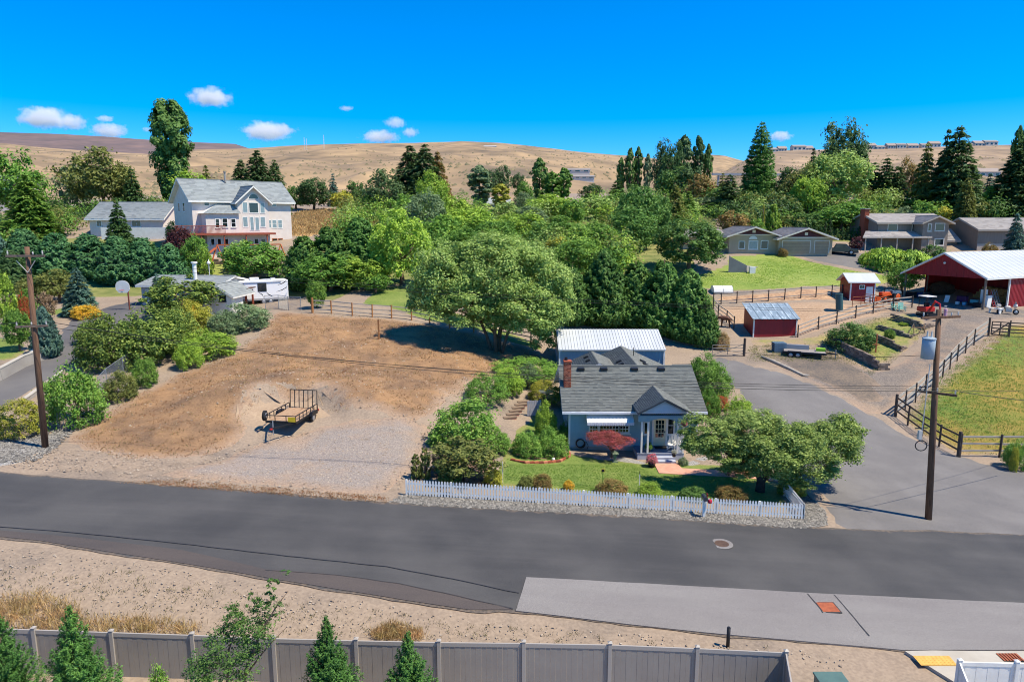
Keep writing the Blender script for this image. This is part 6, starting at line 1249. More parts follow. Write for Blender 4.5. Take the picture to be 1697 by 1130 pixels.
# foreground trees behind the privacy fence
for i, (px, D, top, w, col, kind, lab) in enumerate([(8, 18.6, 1012, 120, 'sequoia', 'young', 'young cypress cut off by the lower left corner'), (128, 18.4, 1004, 132, 'sequoia', 'young', 'young cypress in front of the second fence panel'), (545, 18.8, 1022, 122, 'sequoia', 'young', 'young cypress in front of the middle left fence panels'), (678, 18.8, 1048, 116, 'sequoia', 'young', 'young cypress left of the centre fence post'), (268, 18.4, 1108, 60, 'bright', 'shrub', 'tip of a small shrub showing above the bottom edge')]):
    plant(kind, px, D, top, w * 1.15 if kind == 'young' else w, col, 'cypress_tree' if kind == 'young' else 'shrub', lab, 'tree' if kind == 'young' else 'shrub', group='young trees in front of the privacy fence', var=i % 3)
sb = P(392, 1130, 18.6); sb.z = H(sb.x, sb.y); 
hero('leaning_shrub', 'tall wind-blown shrub leaning over the privacy fence', sb, [lump(370, 1095, 130, 90, 18.6, sb), lump(395, 1060, 110, 70, 18.7, sb), lump(420, 1035, 70, 50, 18.8, sb), lump(390, 1025, 44, 44, 18.8, sb), lump(440, 995, 44, 36, 19, sb), lump(418, 1000, 26, 40, 19, sb), lump(452, 968, 26, 24, 19, sb), lump(475, 948, 20, 10, 19, sb), lump(352, 1120, 110, 70, 18.6, sb), lump(460, 1020, 30, 14, 19, sb), lump(462, 1000, 26, 10, 19, sb)], 'mid', 12000, .075, 161,
     [([(0, 0, -.3), (.05, 0, 1.2), (.3, .1, 2.4), (.7, .2, 3.4), (1.25, .3, 4.3), (1.6, .35, 4.75)], [.07, .06, .05, .035, .02, .008]), ([(0, 0, .6), (-.3, 0, 1.8), (-.2, .1, 3.0), (.1, .2, 3.8)], [.05, .04, .03, .008]), ([(.3, .1, 2.2), (.9, .1, 3.0), (1.5, .3, 3.6)], [.03, .02, .008])], cl=.17, ncl=420, low=-.9, asp=.6)

# the wooded masses that nobody could count
def thicket(name, label, boxes, n_cl, n_lf, leaf, mats, seed, hmin, hmax, rad):
    r = np.random.default_rng(seed); C = []
    while len(C) < n_cl:
        px0, px1, D0, D1 = boxes[r.integers(0, len(boxes))]; D = D0 + (D1 - D0) * r.random(); px = px0 + (px1 - px0) * r.random(); x = XP(px, D, 10); C.append((x, D))
    C = np.array(C); z0 = HN(C[:, 0], C[:, 1]); hh = hmin + (hmax - hmin) * r.random(n_cl); R_ = rad * (.6 + .8 * r.random(n_cl)); k = r.integers(0, n_cl, n_lf)
    v = unit(r.normal(size=(n_lf, 3)) + UP * .3); q = r.random(n_lf) ** .4; lump_ = 1 + .3 * np.sin(v[:, 0] * 5 + k) * np.sin(v[:, 1] * 6 + k * 2); pos = np.c_[C[k], (z0 + hh * .5)[k]] + v * (q * lump_)[:, None] * np.stack([R_[k], R_[k], hh[k] * .55], 1); pos[:, 2] = np.maximum(pos[:, 2], z0[k])
    V, F = leaves(pos, v + UP * .6 + r.normal(size=(n_lf, 3)) * .5, leaf * (.6 + .8 * r.random(n_lf)), leaf * .6, r); me = npmesh(name, V, F); mi = (k % len(mats)).astype(np.int32)
    for m_ in mats: me.materials.append(LM[m_])
    me.polygons.foreach_set('material_index', mi); o = link(name, me); tag(o, label, 'thicket', kind='stuff'); return o
thicket('thicket', 'mixed green undergrowth filling the central grove', [(640, 1000, 100, 130), (720, 1060, 118, 165), (1000, 1190, 125, 185), (560, 700, 100, 150), (900, 1040, 98, 112)], 200, 60000, .42, ['lime', 'green', 'mid', 'pale', 'olive', 'bright'], 71, 2.2, 5.5, 3.0)
thicket('thicket', 'green undergrowth behind the houses on the right', [(1190, 1300, 130, 155), (1290, 1440, 128, 160), (1440, 1720, 130, 160)], 110, 26000, .5, ['green', 'mid', 'olive', 'dark', 'pale'], 72, 2, 5, 2.8)
thicket('thicket', 'dark undergrowth behind the left hedge and low white house', [(-40, 150, 95, 125), (60, 280, 122, 150), (290, 480, 130, 150)], 80, 22000, .45, ['green', 'mid', 'dark', 'olive'], 73, 1.8, 4, 2.6)
# ------------------------------------------------------------------ fences
def along(pts, step):
    """points every `step` metres along a polyline of ground pixels"""
    out = []
    for a, b in zip(pts[:-1], pts[1:]):
        n = max(1, round((b - a).length / step)); out += [a.lerp(b, k / n) for k in range(n)]
    return out + [pts[-1]]
# white picket fence
pf0 = G(674, 821).xy; pf1 = G(1331, 861).xy; pf2 = G(1300, 822).xy
fz = lambda p: H(p.x, p.y)
pfo = W(pf0.x, pf0.y); pick = thing('picket_fence', 'white picket fence along the road in front of the cottage', 'fence', pfo)
PH = .92; pm = MB().prism([(-.05, 0, 0), (.05, 0, 0), (.05, 0, PH - .07), (0, 0, PH), (-.05, 0, PH - .07)], (0, .022, 0)).mesh('picket'); pm.materials.append(m_white)
sp = .165
for (a, b) in ((pf0, pf1), (pf1, pf2)):
    L = (b - a).length; n = int(L / sp); d = (b - a).normalized(); ang = math.atan2(d.y, d.x); nr = Vector((d.y, -d.x))
    for i in range(n + 1):
        p = a + d * (i * sp); o = link('picket', pm, None, pick); q = p + nr * .03; o.location = (q.x - pfo.x, q.y - pfo.y, fz(p) + .06 - pfo.z + random.uniform(-.008, .008)); o.rotation_euler = (0, random.uniform(-.012, .012), ang)
    ps = along([a, b], 2.4)
    for p, q in zip(ps[:-1], ps[1:]):
        for h in (.25, .72): MB().bar((p.x - pfo.x, p.y - pfo.y, fz(p) - pfo.z + h), (q.x - pfo.x, q.y - pfo.y, fz(q) - pfo.z + h), .04, .085).build('rail', m_white, pick)
    for p in ps: MB().box(p.x - pfo.x - .05, p.x - pfo.x + .05, p.y - pfo.y + .03, p.y - pfo.y + .13, fz(p) - pfo.z - .2, fz(p) - pfo.z + PH).build('post', m_white, pick)
# house number plate on the fence: looping script figures
hn = P(1264, 847.5, 38.0); pl_ = thing('house_number', 'small white curling number plaque on the picket fence below the fruit tree', 'sign', hn); b = MB()
def stroke(b, pts, r=.014): b.tube([(x, -.02, z) for x, z in pts], r, 5)
stroke(b, [(-.3, .1), (-.2, .12), (-.15, .08), (-.22, .0), (-.14, -.05), (-.2, -.12), (-.3, -.1)]); stroke(b, [(.02, .12), (-.08, .0), (.06, -.01)]); stroke(b, [(.02, .06), (.02, -.12)]); stroke(b, [(.13, .11), (.28, .1), (.2, -.02), (.17, -.12)])
b.build('figures', m_white, pl_)
box('backing', m_white, pl_, -.34, .34, 0, .015, -.02, .02)
# mailbox
mbp = G(1166, 857); mb = thing('mailbox', 'dark mailbox with red flag on a white post at the picket fence', 'mailbox', mbp); box('post', m_white, mb, -.07, .07, -.07, .07, -.3, 1.05, bevel=.01)
bx_ = MB(); prof = [(-.12 + .0, 0)] ; prof = [(-.11, 1.06), (.11, 1.06), (.11, 1.2)] + [(.11 * math.cos(t), 1.2 + .11 * math.sin(t)) for t in np.linspace(.3, math.pi - .3, 6)] + [(-.11, 1.2)]
bx_.prism([(x, -.28, z) for x, z in prof], (0, .55, 0)).build('box', M('mailbox_grey', (70, 74, 80), rough=.4, metal=.4), mb); box('flag', M('red_paint', (176, 30, 40), rough=.5), mb, .12, .14, -.1, .1, 1.12, 1.4); MB().blob((.24, -.2, 1.02), .13, 3).build('flower_basket', M('red_flowers', (186, 34, 60), (150, 20, 44), scale=12), mb)

# taupe privacy fence
m_vinyl = M('taupe_vinyl', (146, 138, 128), (138, 130, 121), scale=1, rough=.55); m_vinyl_l = M('taupe_vinyl_rail', (160, 152, 142), rough=.5)
vp = [(-85, 1035), (55, 1039), (184, 1043.5), (318, 1048), (453, 1053.5), (590, 1057), (727, 1060), (868, 1061.5), (1011, 1064), (1156, 1070), (1303, 1077)]
VD = 21.3; vtop = [P(a, b, VD) for a, b in vp]; vo = Vector((vtop[0].x, VD, H(vtop[0].x, VD))); vf = thing('privacy_fence', 'tall taupe vinyl privacy fence along the bottom of the picture', 'fence', vo)
def panel(a, b, nboards, parent, mt, mr_, o_, htop=0.0, hgt=1.95):
    a = a - o_; b = b - o_; d = (b - a); L = d.xy.length; nr0 = nr = Vector((-d.y, d.x, 0)).normalized()
    MB().bar(a + Vector((0, 0, -.16)), b + Vector((0, 0, -.16)), .05, .14).build('rail', mr_, parent); MB().bar(a + Vector((0, 0, -hgt + .1)), b + Vector((0, 0, -hgt + .1)), .05, .16).build('rail', mr_, parent)
    for i in range(nboards):
        p = a.lerp(b, (i + .012) / nboards); q = a.lerp(b, (i + .988) / nboards); nr = nr0 * (1 if i % 2 else .6); MB().add([p + nr * -.012 + Vector((0, 0, -hgt + .18)), q + nr * -.012 + Vector((0, 0, -hgt + .18)), q + nr * -.012 + Vector((0, 0, -.22)), p + nr * -.012 + Vector((0, 0, -.22)), p + nr * .012 + Vector((0, 0, -hgt + .18)), q + nr * .012 + Vector((0, 0, -hgt + .18)), q + nr * .012 + Vector((0, 0, -.22)), p + nr * .012 + Vector((0, 0, -.22))], [(0, 1, 2, 3), (5, 4, 7, 6), (4, 0, 3, 7), (1, 5, 6, 2)]).build('board', mt, parent)
def vpost(p, parent, mt, o_, hgt=2.0):
    q = p - o_; box('post', mt, parent, q.x - .065, q.x + .065, q.y - .065, q.y + .065, q.z - hgt - .2, q.z, bevel=.008); c = MB(); c.add([(q.x - .08, q.y - .08, q.z + .002), (q.x + .08, q.y - .08, q.z + .002), (q.x + .08, q.y + .08, q.z + .002), (q.x - .08, q.y + .08, q.z + .002), (q.x, q.y, q.z + .06)], [(0, 1, 4), (1, 2, 4), (2, 3, 4), (3, 0, 4), (3, 2, 1, 0)]); c.build('post_cap', mt, parent)
for a, b in zip(vtop[:-1], vtop[1:]): panel(a, b, 16, vf, m_vinyl, m_vinyl_l, vo)
for p in vtop: vpost(p, vf, m_vinyl_l, vo)
e0 = vtop[-1]; e1 = P(1320, 1125, 18.9); e1.z = e0.z; panel(e0, e1, 14, vf, m_vinyl, m_vinyl_l, vo); vpost(e1, vf, m_vinyl_l, vo)
# white vinyl fence corner
wq = [P(1591, 1092, 21), P(1686, 1094.5, 21), P(1785, 1097, 21)]; wo = Vector((wq[0].x, wq[0].y, H(wq[0].x, wq[0].y))); wf = thing('white_fence', 'white vinyl fence corner at the lower right', 'fence', wo); e = P(1614, 1130, 19.4); e.z = wq[0].z
for a, b in ((wq[0], wq[1]), (wq[1], wq[2]), (e, wq[0])): panel(a, b, 10, wf, m_white, m_white, wo)
for p in wq + [e]: vpost(p, wf, m_white, wo)
# rail fences
m_rail = M('grey_rail', (184, 174, 160), (150, 140, 128), scale=3, rough=.9, stretch=(.5, .5, 4)); m_rail_d = M('dark_rail', (92, 78, 68), (70, 58, 50), scale=3, rough=.9)
def rail_fence(name, label, pix, ph, nr, mpost, mrail, spacing=None, r=.07, big=(), rw=.1, top=.9, group=None, bottom=.28):
    pts = [G(*p) for p in pix]
    if spacing:
        xy = along([p.xy for p in pts], spacing); pts = [W(p.x, p.y) for p in xy]
    o_ = pts[0].copy(); t = thing(name, label, 'fence', o_, group=group)
    for i, p in enumerate(pts):
        q = p - o_; k = 1.7 if i in big else 1.0; h = ph * (1.12 if i in big else random.uniform(.96, 1.05)); lx = random.uniform(-.03, .03)
        MB().tube([(q.x, q.y, q.z - .3), (q.x + lx, q.y, q.z + h)], [r * k * 1.1, r * k], 7).build('post', mpost, t)
    for a, b in zip(pts[:-1], pts[1:]):
        d = (b - a).xy; nrm = Vector((-d.y, d.x)).normalized() * (r + .02) if d.length else Vector((0, 0))
        for j in range(nr):
            h = ph * (bottom + (top - bottom) * j / max(1, nr - 1)); MB().bar((a.x - o_.x - nrm.x * -1, a.y - o_.y + nrm.y, a.z - o_.z + h + random.uniform(-.03, .03)), (b.x - o_.x + nrm.x, b.y - o_.y + nrm.y, b.z - o_.z + h + random.uniform(-.03, .03)), .045, rw).build('rail', mrail, t)
    return t
rail_fence('split_rail_fence', 'weathered split-rail fence between the dry lot and the back lawn', [(518, 518.5), (549.5, 520), (584, 523.6), (617, 526), (649, 528), (682, 531), (712, 537), (745, 545), (785, 552), (830, 562), (880, 572)], 1.45, 3, M('orange_post', (176, 122, 72), (140, 92, 56), scale=2, rough=.9), m_rail, big=(0,))
rail_fence('pasture_fence', 'three-rail fence climbing beside the gravel track', [(1484, 690), (1500, 678), (1517, 667), (1533, 651), (1548, 640), (1562, 626), (1574, 612), (1586, 598), (1600, 585), (1614, 572), (1638, 556)], 1.75, 3, m_rail_d, m_rail, big=(0, 10), rw=.25, r=.06)
rail_fence('pasture_fence', 'dark rail fence between the driveway and the pasture', [(1484, 690), (1504, 705), (1528, 722), (1556, 740), (1588, 757)], 1.75, 3, m_rail_d, M('black_rail', (62, 54, 50), (84, 74, 66), scale=3, rough=.9), big=(0, 4), rw=.13)
rail_fence('pasture_fence', 'pale three-rail fence along the lower edge of the pasture', [(1590, 757.5), (1656, 758), (1710, 758.5), (1770, 760)], 1.75, 3, m_rail_d, m_rail, rw=.13, r=.08)
rail_fence('pasture_fence', 'dark rail fence right of the farm gate', [(1672, 559), (1710, 561), (1760, 563)], 1.75, 4, m_rail_d, m_rail_d, rw=.12)
rail_fence('corral_fence', 'long pole fence at the back of the sandy corral', [(1182, 505), (1195, 504), (1221, 502.5), (1247, 501), (1273, 499), (1300, 497), (1327, 494.5), (1352, 493), (1378, 491), (1395, 490)], 1.5, 2, m_rail_d, m_rail, rw=.11)
rail_fence('corral_fence', 'corral fence rising from the red shed to the barn yard', [(1322, 559), (1356, 546), (1386, 537), (1418, 527), (1447, 520), (1480, 513), (1511, 510)], 1.5, 3, m_rail_d, m_rail, rw=.13)
rail_fence('corral_fence', 'short leaning pole fence left of the red shed', [(1182, 515), (1190, 524), (1204, 534), (1216, 545)], 1.5, 3, m_rail_d, m_rail, rw=.11)
# farm gate
def pipe_gate(name, label, a, b, h, bars, mat, brace=True, r=.03):
    o_ = a.copy(); t = thing(name, label, 'gate', o_); v = b - a
    for j in range(bars): z = .2 + (h - .2) * j / (bars - 1); MB().tube([(0, 0, z), (v.x, v.y, v.z + z)], r, 6).build('bar', mat, t)
    for k in (0, .5, 1): MB().tube([(v.x * k, v.y * k, v.z * k + .2), (v.x * k, v.y * k, v.z * k + h)], r * 1.2, 6).build('upright', mat, t)
    if brace: MB().tube([(0, 0, .2), (v.x, v.y, v.z + h)], r * 1.2, 6).build('brace', mat, t)
    return t
pipe_gate('farm_gate', 'dark wooden farm gate at the top of the pasture', G(1642, 557), G(1670, 559), 1.6, 5, m_rail_d, r=.055)
pipe_gate('pipe_gate', 'thin metal pipe gate across the dirt track behind the workshop', G(1180, 591), G(1231, 590), 1.25, 4, M('gate_grey', (128, 124, 120), rough=.5, metal=.5))
gp = G(1233, 590); t = thing('gate_post', 'thick wooden post at the right end of the metal pipe gate', 'post', gp); MB().tube([(0, 0, -.3), (0, 0, 1.9)], .14, 8).build('post_shaft', m_rail_d, t); MB().tube([(0, 0, 1.9), (0, 0, 1.95)], .1, 8).build('post_top', m_post, t)
# chain-link fences
def chainlink_mat():
    m = bpy.data.materials.new('chain_link'); m.use_nodes = True; nt = m.node_tree; b = nt.nodes['Principled BSDF']; b.inputs['Base Color'].default_value = lin((150, 156, 160)); b.inputs['Metallic'].default_value = .5; b.inputs['Roughness'].default_value = .5; return m
m_chain = chainlink_mat()
def chain_fence(name, label, pix, h):
    pts = [G(*p) for p in pix]; o_ = pts[0].copy(); t = thing(name, label, 'fence', o_)
    for p in pts: q = p - o_; MB().tube([(q.x, q.y, q.z - .2), (q.x, q.y, q.z + h)], .03, 6).build('post', m_chain, t)
    for a, b in zip(pts[:-1], pts[1:]):
        a = a - o_; b = b - o_; MB().tube([a + Vector((0, 0, h)), b + Vector((0, 0, h))], .02, 5).build('top_rail', m_chain, t); L = (b - a).length; n = max(2, int(L / .14)); w = MB()
        k = h / (L / n) 
        for i in range(-int(k), n):
            for s in (0, 1):
                u0, v0, u1, v1 = i / n, 0.0, (i + k) / n, 1.0
                if u0 < 0: v0 = -u0 * n / k; u0 = 0
                if u1 > 1: v1 = 1 - (u1 - 1) * n / k; u1 = 1
                if s: v0, v1 = 1 - v0, 1 - v1
                w.bar(a.lerp(b, u0) + Vector((0, 0, h * v0)), a.lerp(b, u1) + Vector((0, 0, h * v1)), .009)
        w.build('mesh', m_chain, t)['kind'] = 'stuff'
chain_fence('chain_link_fence', 'chain-link fence between the caravan and the split-rail fence', [(440, 512), (462, 511), (478, 514), (499, 515)], 1.5)
chain_fence('chain_link_fence', 'short chain-link panel beside the left utility pole', [(97, 711), (106, 709)], 1.5)
chain_fence('chain_link_fence', 'chain-link fence half hidden in the lot hedge', [(165, 655), (178, 640), (205, 620), (225, 607)], 1.4)
# ------------------------------------------------------------------ utility poles and wires
m_pole = M('pole_wood', (96, 68, 50), (72, 52, 40), (112, 84, 64), scale=2.5, rough=.9, bump=.4, stretch=(3, 3, .25)); m_pole2 = M('pole_grey', (120, 104, 92), (96, 82, 72), scale=2.5, rough=.9, stretch=(.4, 3, 3)); m_ins = M('insulator', (190, 186, 178), rough=.3); m_wire = M('wire', (30, 30, 32), rough=.6)
b1 = G(1539, 861); t1 = P(1556, 513, b1.y + .1); b2 = G(75, 742); t2 = P(44.5, 409, b2.y)
rp_ = thing('utility_pole', 'utility pole with grey transformer beside the driveway', 'utility pole', b1); lp_ = thing('utility_pole', 'brown utility pole with two crossarms at the left', 'utility pole', b2)
def at_row(b, t, row, px=None):
    """point of the pole shaft b-t that shows at that row"""
    lo, hi = 0., 1.
    for _ in range(30):
        m_ = (lo + hi) / 2; p = b.lerp(t, m_); d = p - Vector((0, 0, CAM_Z)); yy = 565 - FPX * (d.y * math.sin(PITCH) + d.z * math.cos(PITCH)) / (d.y * math.cos(PITCH) - d.z * math.sin(PITCH))
        if yy > row: lo = m_
        else: hi = m_
    return b.lerp(t, lo)
for t, b, tp in ((rp_, b1, t1), (lp_, b2, t2)): MB().tube([Vector((0, 0, -.4)), (tp - b) * .5, tp - b], [.19, .165, .13], 12).build('shaft', m_pole, t, True)
def arm(t, b, c, half, ang, mt, pins, w=.11):
    d = Vector((math.cos(ang), math.sin(ang), 0)); c = c - b; a = MB().bar(c - d * half, c + d * half, w, w * 1.15).build('crossarm', mt, t); out = []
    for u in pins: p = c + d * (half * u) + Vector((0, 0, .06)); MB().tube([p, p + Vector((0, 0, .1)), p + Vector((0, 0, .2))], [.02, .05, .03], 6).build('insulator', m_ins, a); out.append(b + p + Vector((0, 0, .2)))
    return out
off = Vector((0, -.2, 0))
topR = arm(rp_, b1, at_row(b1, t1, 525) + off, 1.25, R(12), m_pole, (-.9, .55, .9)); lowR = arm(rp_, b1, at_row(b1, t1, 650) + off, .95, R(-38), m_pole, (-.9, 0, .9))
topL = arm(lp_, b2, at_row(b2, t2, 424) + off, 1.1, R(4), m_pole2, (-.9, .4, .9)); lowL = arm(lp_, b2, at_row(b2, t2, 540) + off, .85, R(18), m_pole2, (-.9, 0, .9))
c = at_row(b2, t2, 432) - b2
for s in (-1, 1): MB().bar(c + Vector((0, -.15, -.7)), c + Vector((s * .55, -.2, 0)), .03).build('brace', m_ins, lp_)
c = at_row(b1, t1, 576) - b1; q = c + Vector((-.55, -.1, 0)); tr = MB().tube([q + Vector((0, 0, -.62)), q + Vector((0, 0, -.6)), q + Vector((0, 0, .45)), q + Vector((0, 0, .5))], [.26, .34, .34, .3], 16).build('transformer', M('transformer_grey', (158, 172, 180), (146, 160, 170), scale=2, rough=.4), rp_, True)
MB().tube([q + Vector((0, 0, .5)), q + Vector((0, 0, .56)), q + Vector((0, 0, .62))], [.36, .36, .2], 16).build('lid', MATS['transformer_grey'], tr)
for s in (-.12, .12): MB().tube([q + Vector((s, 0, .6)), q + Vector((s, 0, .95))], [.06, .03], 8).build('bushing', m_ins, tr)
MB().bar(q + Vector((.3, .05, .2)), c + Vector((0, 0, .2)), .08).build('bracket', m_ins, tr)
MB().tube([c + Vector((-.45, -.25, -.9)), c + Vector((-.5, -.25, -4.5)), c + Vector((-.55, -.25, -5.4))], .03, 6).build('conduit', m_ins, rp_); MB().ring(c + Vector((-.5, -.3, -5.6)), (.2, 1, 0), .3, .03).build('cable_coil', m_black, rp_)
MB().box(c.x - .75, c.x - .55, c.y - .4, c.y - .25, c.z - 5.2, c.z - 4.7).build('meter_box', m_ins, rp_)
for h in (-2.2, -4.6): MB().bar(c + Vector((-.9, -.25, h)), c + Vector((-.1, -.1, h)), .05).build('standoff', m_black, rp_)
def wire(label, a, b, sag, r=.016):
    o_ = a; t = thing('power_line', label, 'power line', o_, group='overhead wires'); pts = []
    for i in range(25): u = i / 24; p = a.lerp(b, u) - o_; p.z -= sag * 4 * u * (1 - u); pts.append(p)
    MB().tube(pts, r, 5).build('wire', m_wire, t); 
    for e_ in (pts[0], pts[-1]): MB().blob(e_, .05, 1, 1, 0).build('wire_clamp', m_ins, t)
for i, k in enumerate((0, 2)): wire(['upper rear', 'upper front'][i] + ' wire running between the tops of the two poles', topL[k], topR[k], .75, .009)
for i, (k, j) in enumerate(((0, 0), (2, 1), (2, 2))): wire(['highest', 'middle', 'lowest'][i] + ' wire of the lower three between the two poles', lowL[k], lowR[j], .95 + .12 * i, .014)
wire('wire leaving the lower crossarm towards the right edge', lowR[2], P(1760, 668, 44), .1, .018); wire('upper slack wire leaving the right pole towards the right edge', lowR[1], P(1760, 640, 46), .25, .012)
wire('wire leaving the left pole towards the left edge', lowL[0], P(-60, 535, 45), .1, .015)
wire('service wire from the transformer pole down to the workshop', lowR[0] + Vector((0, 0, 1.8)), Vector((14.5, 66, 6.0)), .8, .016)
# distant poles at the right
for i, (px, r0, r1) in enumerate(((1657, 357, 336), (1692, 360, 306))):
    p = P(px, r0, 140); t = thing('utility_pole', ['short', 'tall'][i] + ' distant pole near the right edge behind the garage roof', 'utility pole', p); h = P(px, r1, 140).z - p.z; MB().tube([(0, 0, -2), (0, 0, h)], .16, 6).build('shaft', m_pole, t); box('crossarm', m_pole, t, -1, 1, -.08, .08, h - .6, h - .45)
# ------------------------------------------------------------------ vehicles helpers
m_tyre = M('tyre', (26, 26, 28), rough=.85); m_rim = M('rim', (170, 172, 176), rough=.35, metal=.7); m_galv = M('galvanised', (160, 164, 168), rough=.4, metal=.6)
def wheel(parent, c, r, w, axis=(0, 1, 0), rim=None):
    ax = Vector(axis).normalized(); c = Vector(c); a = MB().tube([c - ax * w / 2, c - ax * w * .42, c + ax * w * .42, c + ax * w / 2], [r * .86, r, r, r * .86], 20).build('wheel', m_tyre, parent, True); MB().tube([c - ax * w * .53, c - ax * w * .5, c + ax * w * .5, c + ax * w * .53], [r * .4, r * .58, r * .58, r * .4], 14).build('rim', rim or m_rim, a, True); return a
# utility trailer (local +x points to the hitch end, toward the camera-left)
tw = G(475, 713); p_f0 = G(434, 712); 
A_ = P(437, 703, 44.6); B_ = P(494.5, 702, 44.9)   # front corners of the deck
cxm = (A_.x + B_.x) / 2; D_t = 44.7
ut = thing('utility_trailer', 'black utility trailer with wooden deck and raised mesh ramp on the gravel', 'trailer', (cxm, D_t, H(cxm, D_t + 1.5)), R(-9)); m_deck = M('deck_plank', (158, 124, 94), (132, 100, 74), (172, 142, 112), scale=2.5, rough=.85, stretch=(3, .3, 1))
hwid = 1.08; Lt = 3.4; dz = .62      # local: y from 0 (front) to Lt (rear)
nP = 9
for i in range(nP): x0 = -hwid + 2 * hwid * i / nP; box('deck_plank', m_deck, ut, x0 + .008, x0 + 2 * hwid / nP - .008, .02, Lt - .02, dz, dz + .045 + (i % 2) * .004)
for (a, b) in (((-hwid, 0, dz - .04), (hwid, 0, dz - .04)), ((-hwid, Lt, dz - .04), (hwid, Lt, dz - .04)), ((-hwid, 0, dz - .04), (-hwid, Lt, dz - .04)), ((hwid, 0, dz - .04), (hwid, Lt, dz - .04))): MB().bar(a, b, .07, .12).build('frame_rail', m_black, ut)
for y in (1.0, 2.1, 3.2): MB().bar((-hwid, y, dz - .06), (hwid, y, dz - .06), .05, .08).build('cross_member', m_black, ut)
zt = dz + .42
for x in (-hwid, hwid): MB().bar((x, 0, zt), (x, Lt, zt), .05).build('top_rail', m_black, ut)
MB().bar((-hwid, 0, zt), (hwid, 0, zt), .05).build('top_rail', m_black, ut)
for x in (-hwid, hwid):
    for y in np.linspace(0, Lt, 7): MB().bar((x, y, dz), (x, y, zt), .045).build('stanchion', m_black, ut)
for x in (-.4, .4): MB().bar((x, 0, dz), (x, 0, zt), .045).build('stanchion', m_black, ut)
for x in np.linspace(-hwid + .05, hwid - .05, 7): MB().bar((x, Lt + .03, dz), (x, Lt + .15, dz + 1.35), .045).build('ramp_bar', m_black, ut)
for z, d in ((dz + .02, .03), (dz + 1.35, .15)): MB().bar((-hwid + .03, Lt + d, z), (hwid - .03, Lt + d, z), .05).build('ramp_frame', m_black, ut)
for s in (-1, 1):
    for y in (2.2,): wheel(ut, (s * (hwid + .17), y, .34), .34, .2, (1, 0, 0))
    MB().prism([(s * (hwid + .05), 1.85, .5), (s * (hwid + .05), 2.0, .76), (s * (hwid + .05), 2.7, .76), (s * (hwid + .05), 2.85, .5)], (s * .25, 0, .02)).build('fender', m_black, ut)
wheel(ut, (-hwid - .12, .12, dz + .35), .36, .18, (1, .15, 0))
MB().bar((-.75, 0, dz - .08), (0, -1.25, dz - .12), .07, .1).build('tongue', m_black, ut); MB().bar((.75, 0, dz - .08), (0, -1.25, dz - .12), .07, .1).build('tongue', m_black, ut)
MB().tube([(.02, -1.1, .05), (.02, -1.1, 1.0)], .04, 8).build('jack', m_galv, ut); MB().box(-.06, .06, -1.42, -1.2, dz - .18, dz - .08).build('coupler', M('red_coupler', (170, 40, 36), rough=.5), ut); MB().ring((-.15, -1.3, .2), (.2, 1, .2), .16, .015).build('safety_chain', m_galv, ut)
box('yellow_panel', M('yellow_sign', (226, 190, 40), rough=.5), ut, .55, 1.08, -.045, -.03, dz + .03, dz + .36)
box('tail_lamp', MATS['red_coupler'], ut, hwid - .02, hwid + .1, Lt - .02, Lt + .05, dz - .1, dz + .02); box('board_scrap', m_deck, ut, -1.6, -1.5, -.3, .9, .02, .05)
for x in (-.9, .9): MB().tube([(x, 3.1, 0), (x, 3.1, dz - .05)], .03, 6).build('stand', m_black, ut)
# caravan
cv0 = G(398, 512); cv = thing('caravan', 'white travel trailer with black swoosh graphics beside the garage house', 'caravan', (P(378, 505, 79).x, 79.2, H(P(410, 505, 80).x, 80)), R(28)); m_rv = M('rv_white', (228, 228, 228), rough=.35); cvl = 6.8; cvh = 2.9
prof = [(0, .55), (cvl, .55), (cvl, cvh), (.6, cvh), (.15, cvh - .4), (-.25, 1.7), (-.1, .9)]
MB().prism([(x, 0, z) for x, z in prof], (0, 2.4, 0)).build('body', m_rv, cv, bevel=.08)
for (x, z, w, h) in ((1.3, 1.5, .55, .75), (3.3, 1.6, 1.0, 1.0)): wn_ = box('window', m_black, cv, x, x + w, -.04, 0, z, z + h); box('pane', m_glass, wn_, x + .06, x + w - .06, -.05, -.039, z + .06, z + h - .06)
def swoosh(pts, w):
    b = MB(); n = len(pts)
    for i in range(n - 1):
        k0 = w * math.sin(math.pi * (i + .15) / n); k1 = w * math.sin(math.pi * (i + 1.15) / n); (x0, z0), (x1, z1) = pts[i], pts[i + 1]; b.add([(x0, -.008, z0 - k0), (x1, -.008, z1 - k1), (x1, -.008, z1 + k1), (x0, -.008, z0 + k0)], [(0, 1, 2, 3)])
    b.build('graphic', m_black, cv)
swoosh([(.1, 1.1), (.5, 1.35), (1.0, 1.45), (1.7, 1.4)], .05); swoosh([(.2, 2.0), (.9, 2.35), (1.8, 2.55)], .05); swoosh([(3.4, 1.5), (3.8, 1.2), (3.9, .85)], .08); swoosh([(4.2, 1.55), (4.5, 1.2), (4.9, 1.0)], .07); swoosh([(5.6, 2.3), (6.2, 2.5), (6.6, 2.75)], .06); swoosh([(5.4, 1.5), (6.1, 1.7), (6.6, 2.0)], .05); swoosh([(.3, .75), (.9, .8), (1.2, 1.0)], .03)
box('skirt', M('rv_grey', (150, 150, 152), rough=.4), cv, .1, cvl - .05, -.012, .0, .56, .78)
for x in (3.9, 4.7): wheel(cv, (x, .1, .36), .36, .22)
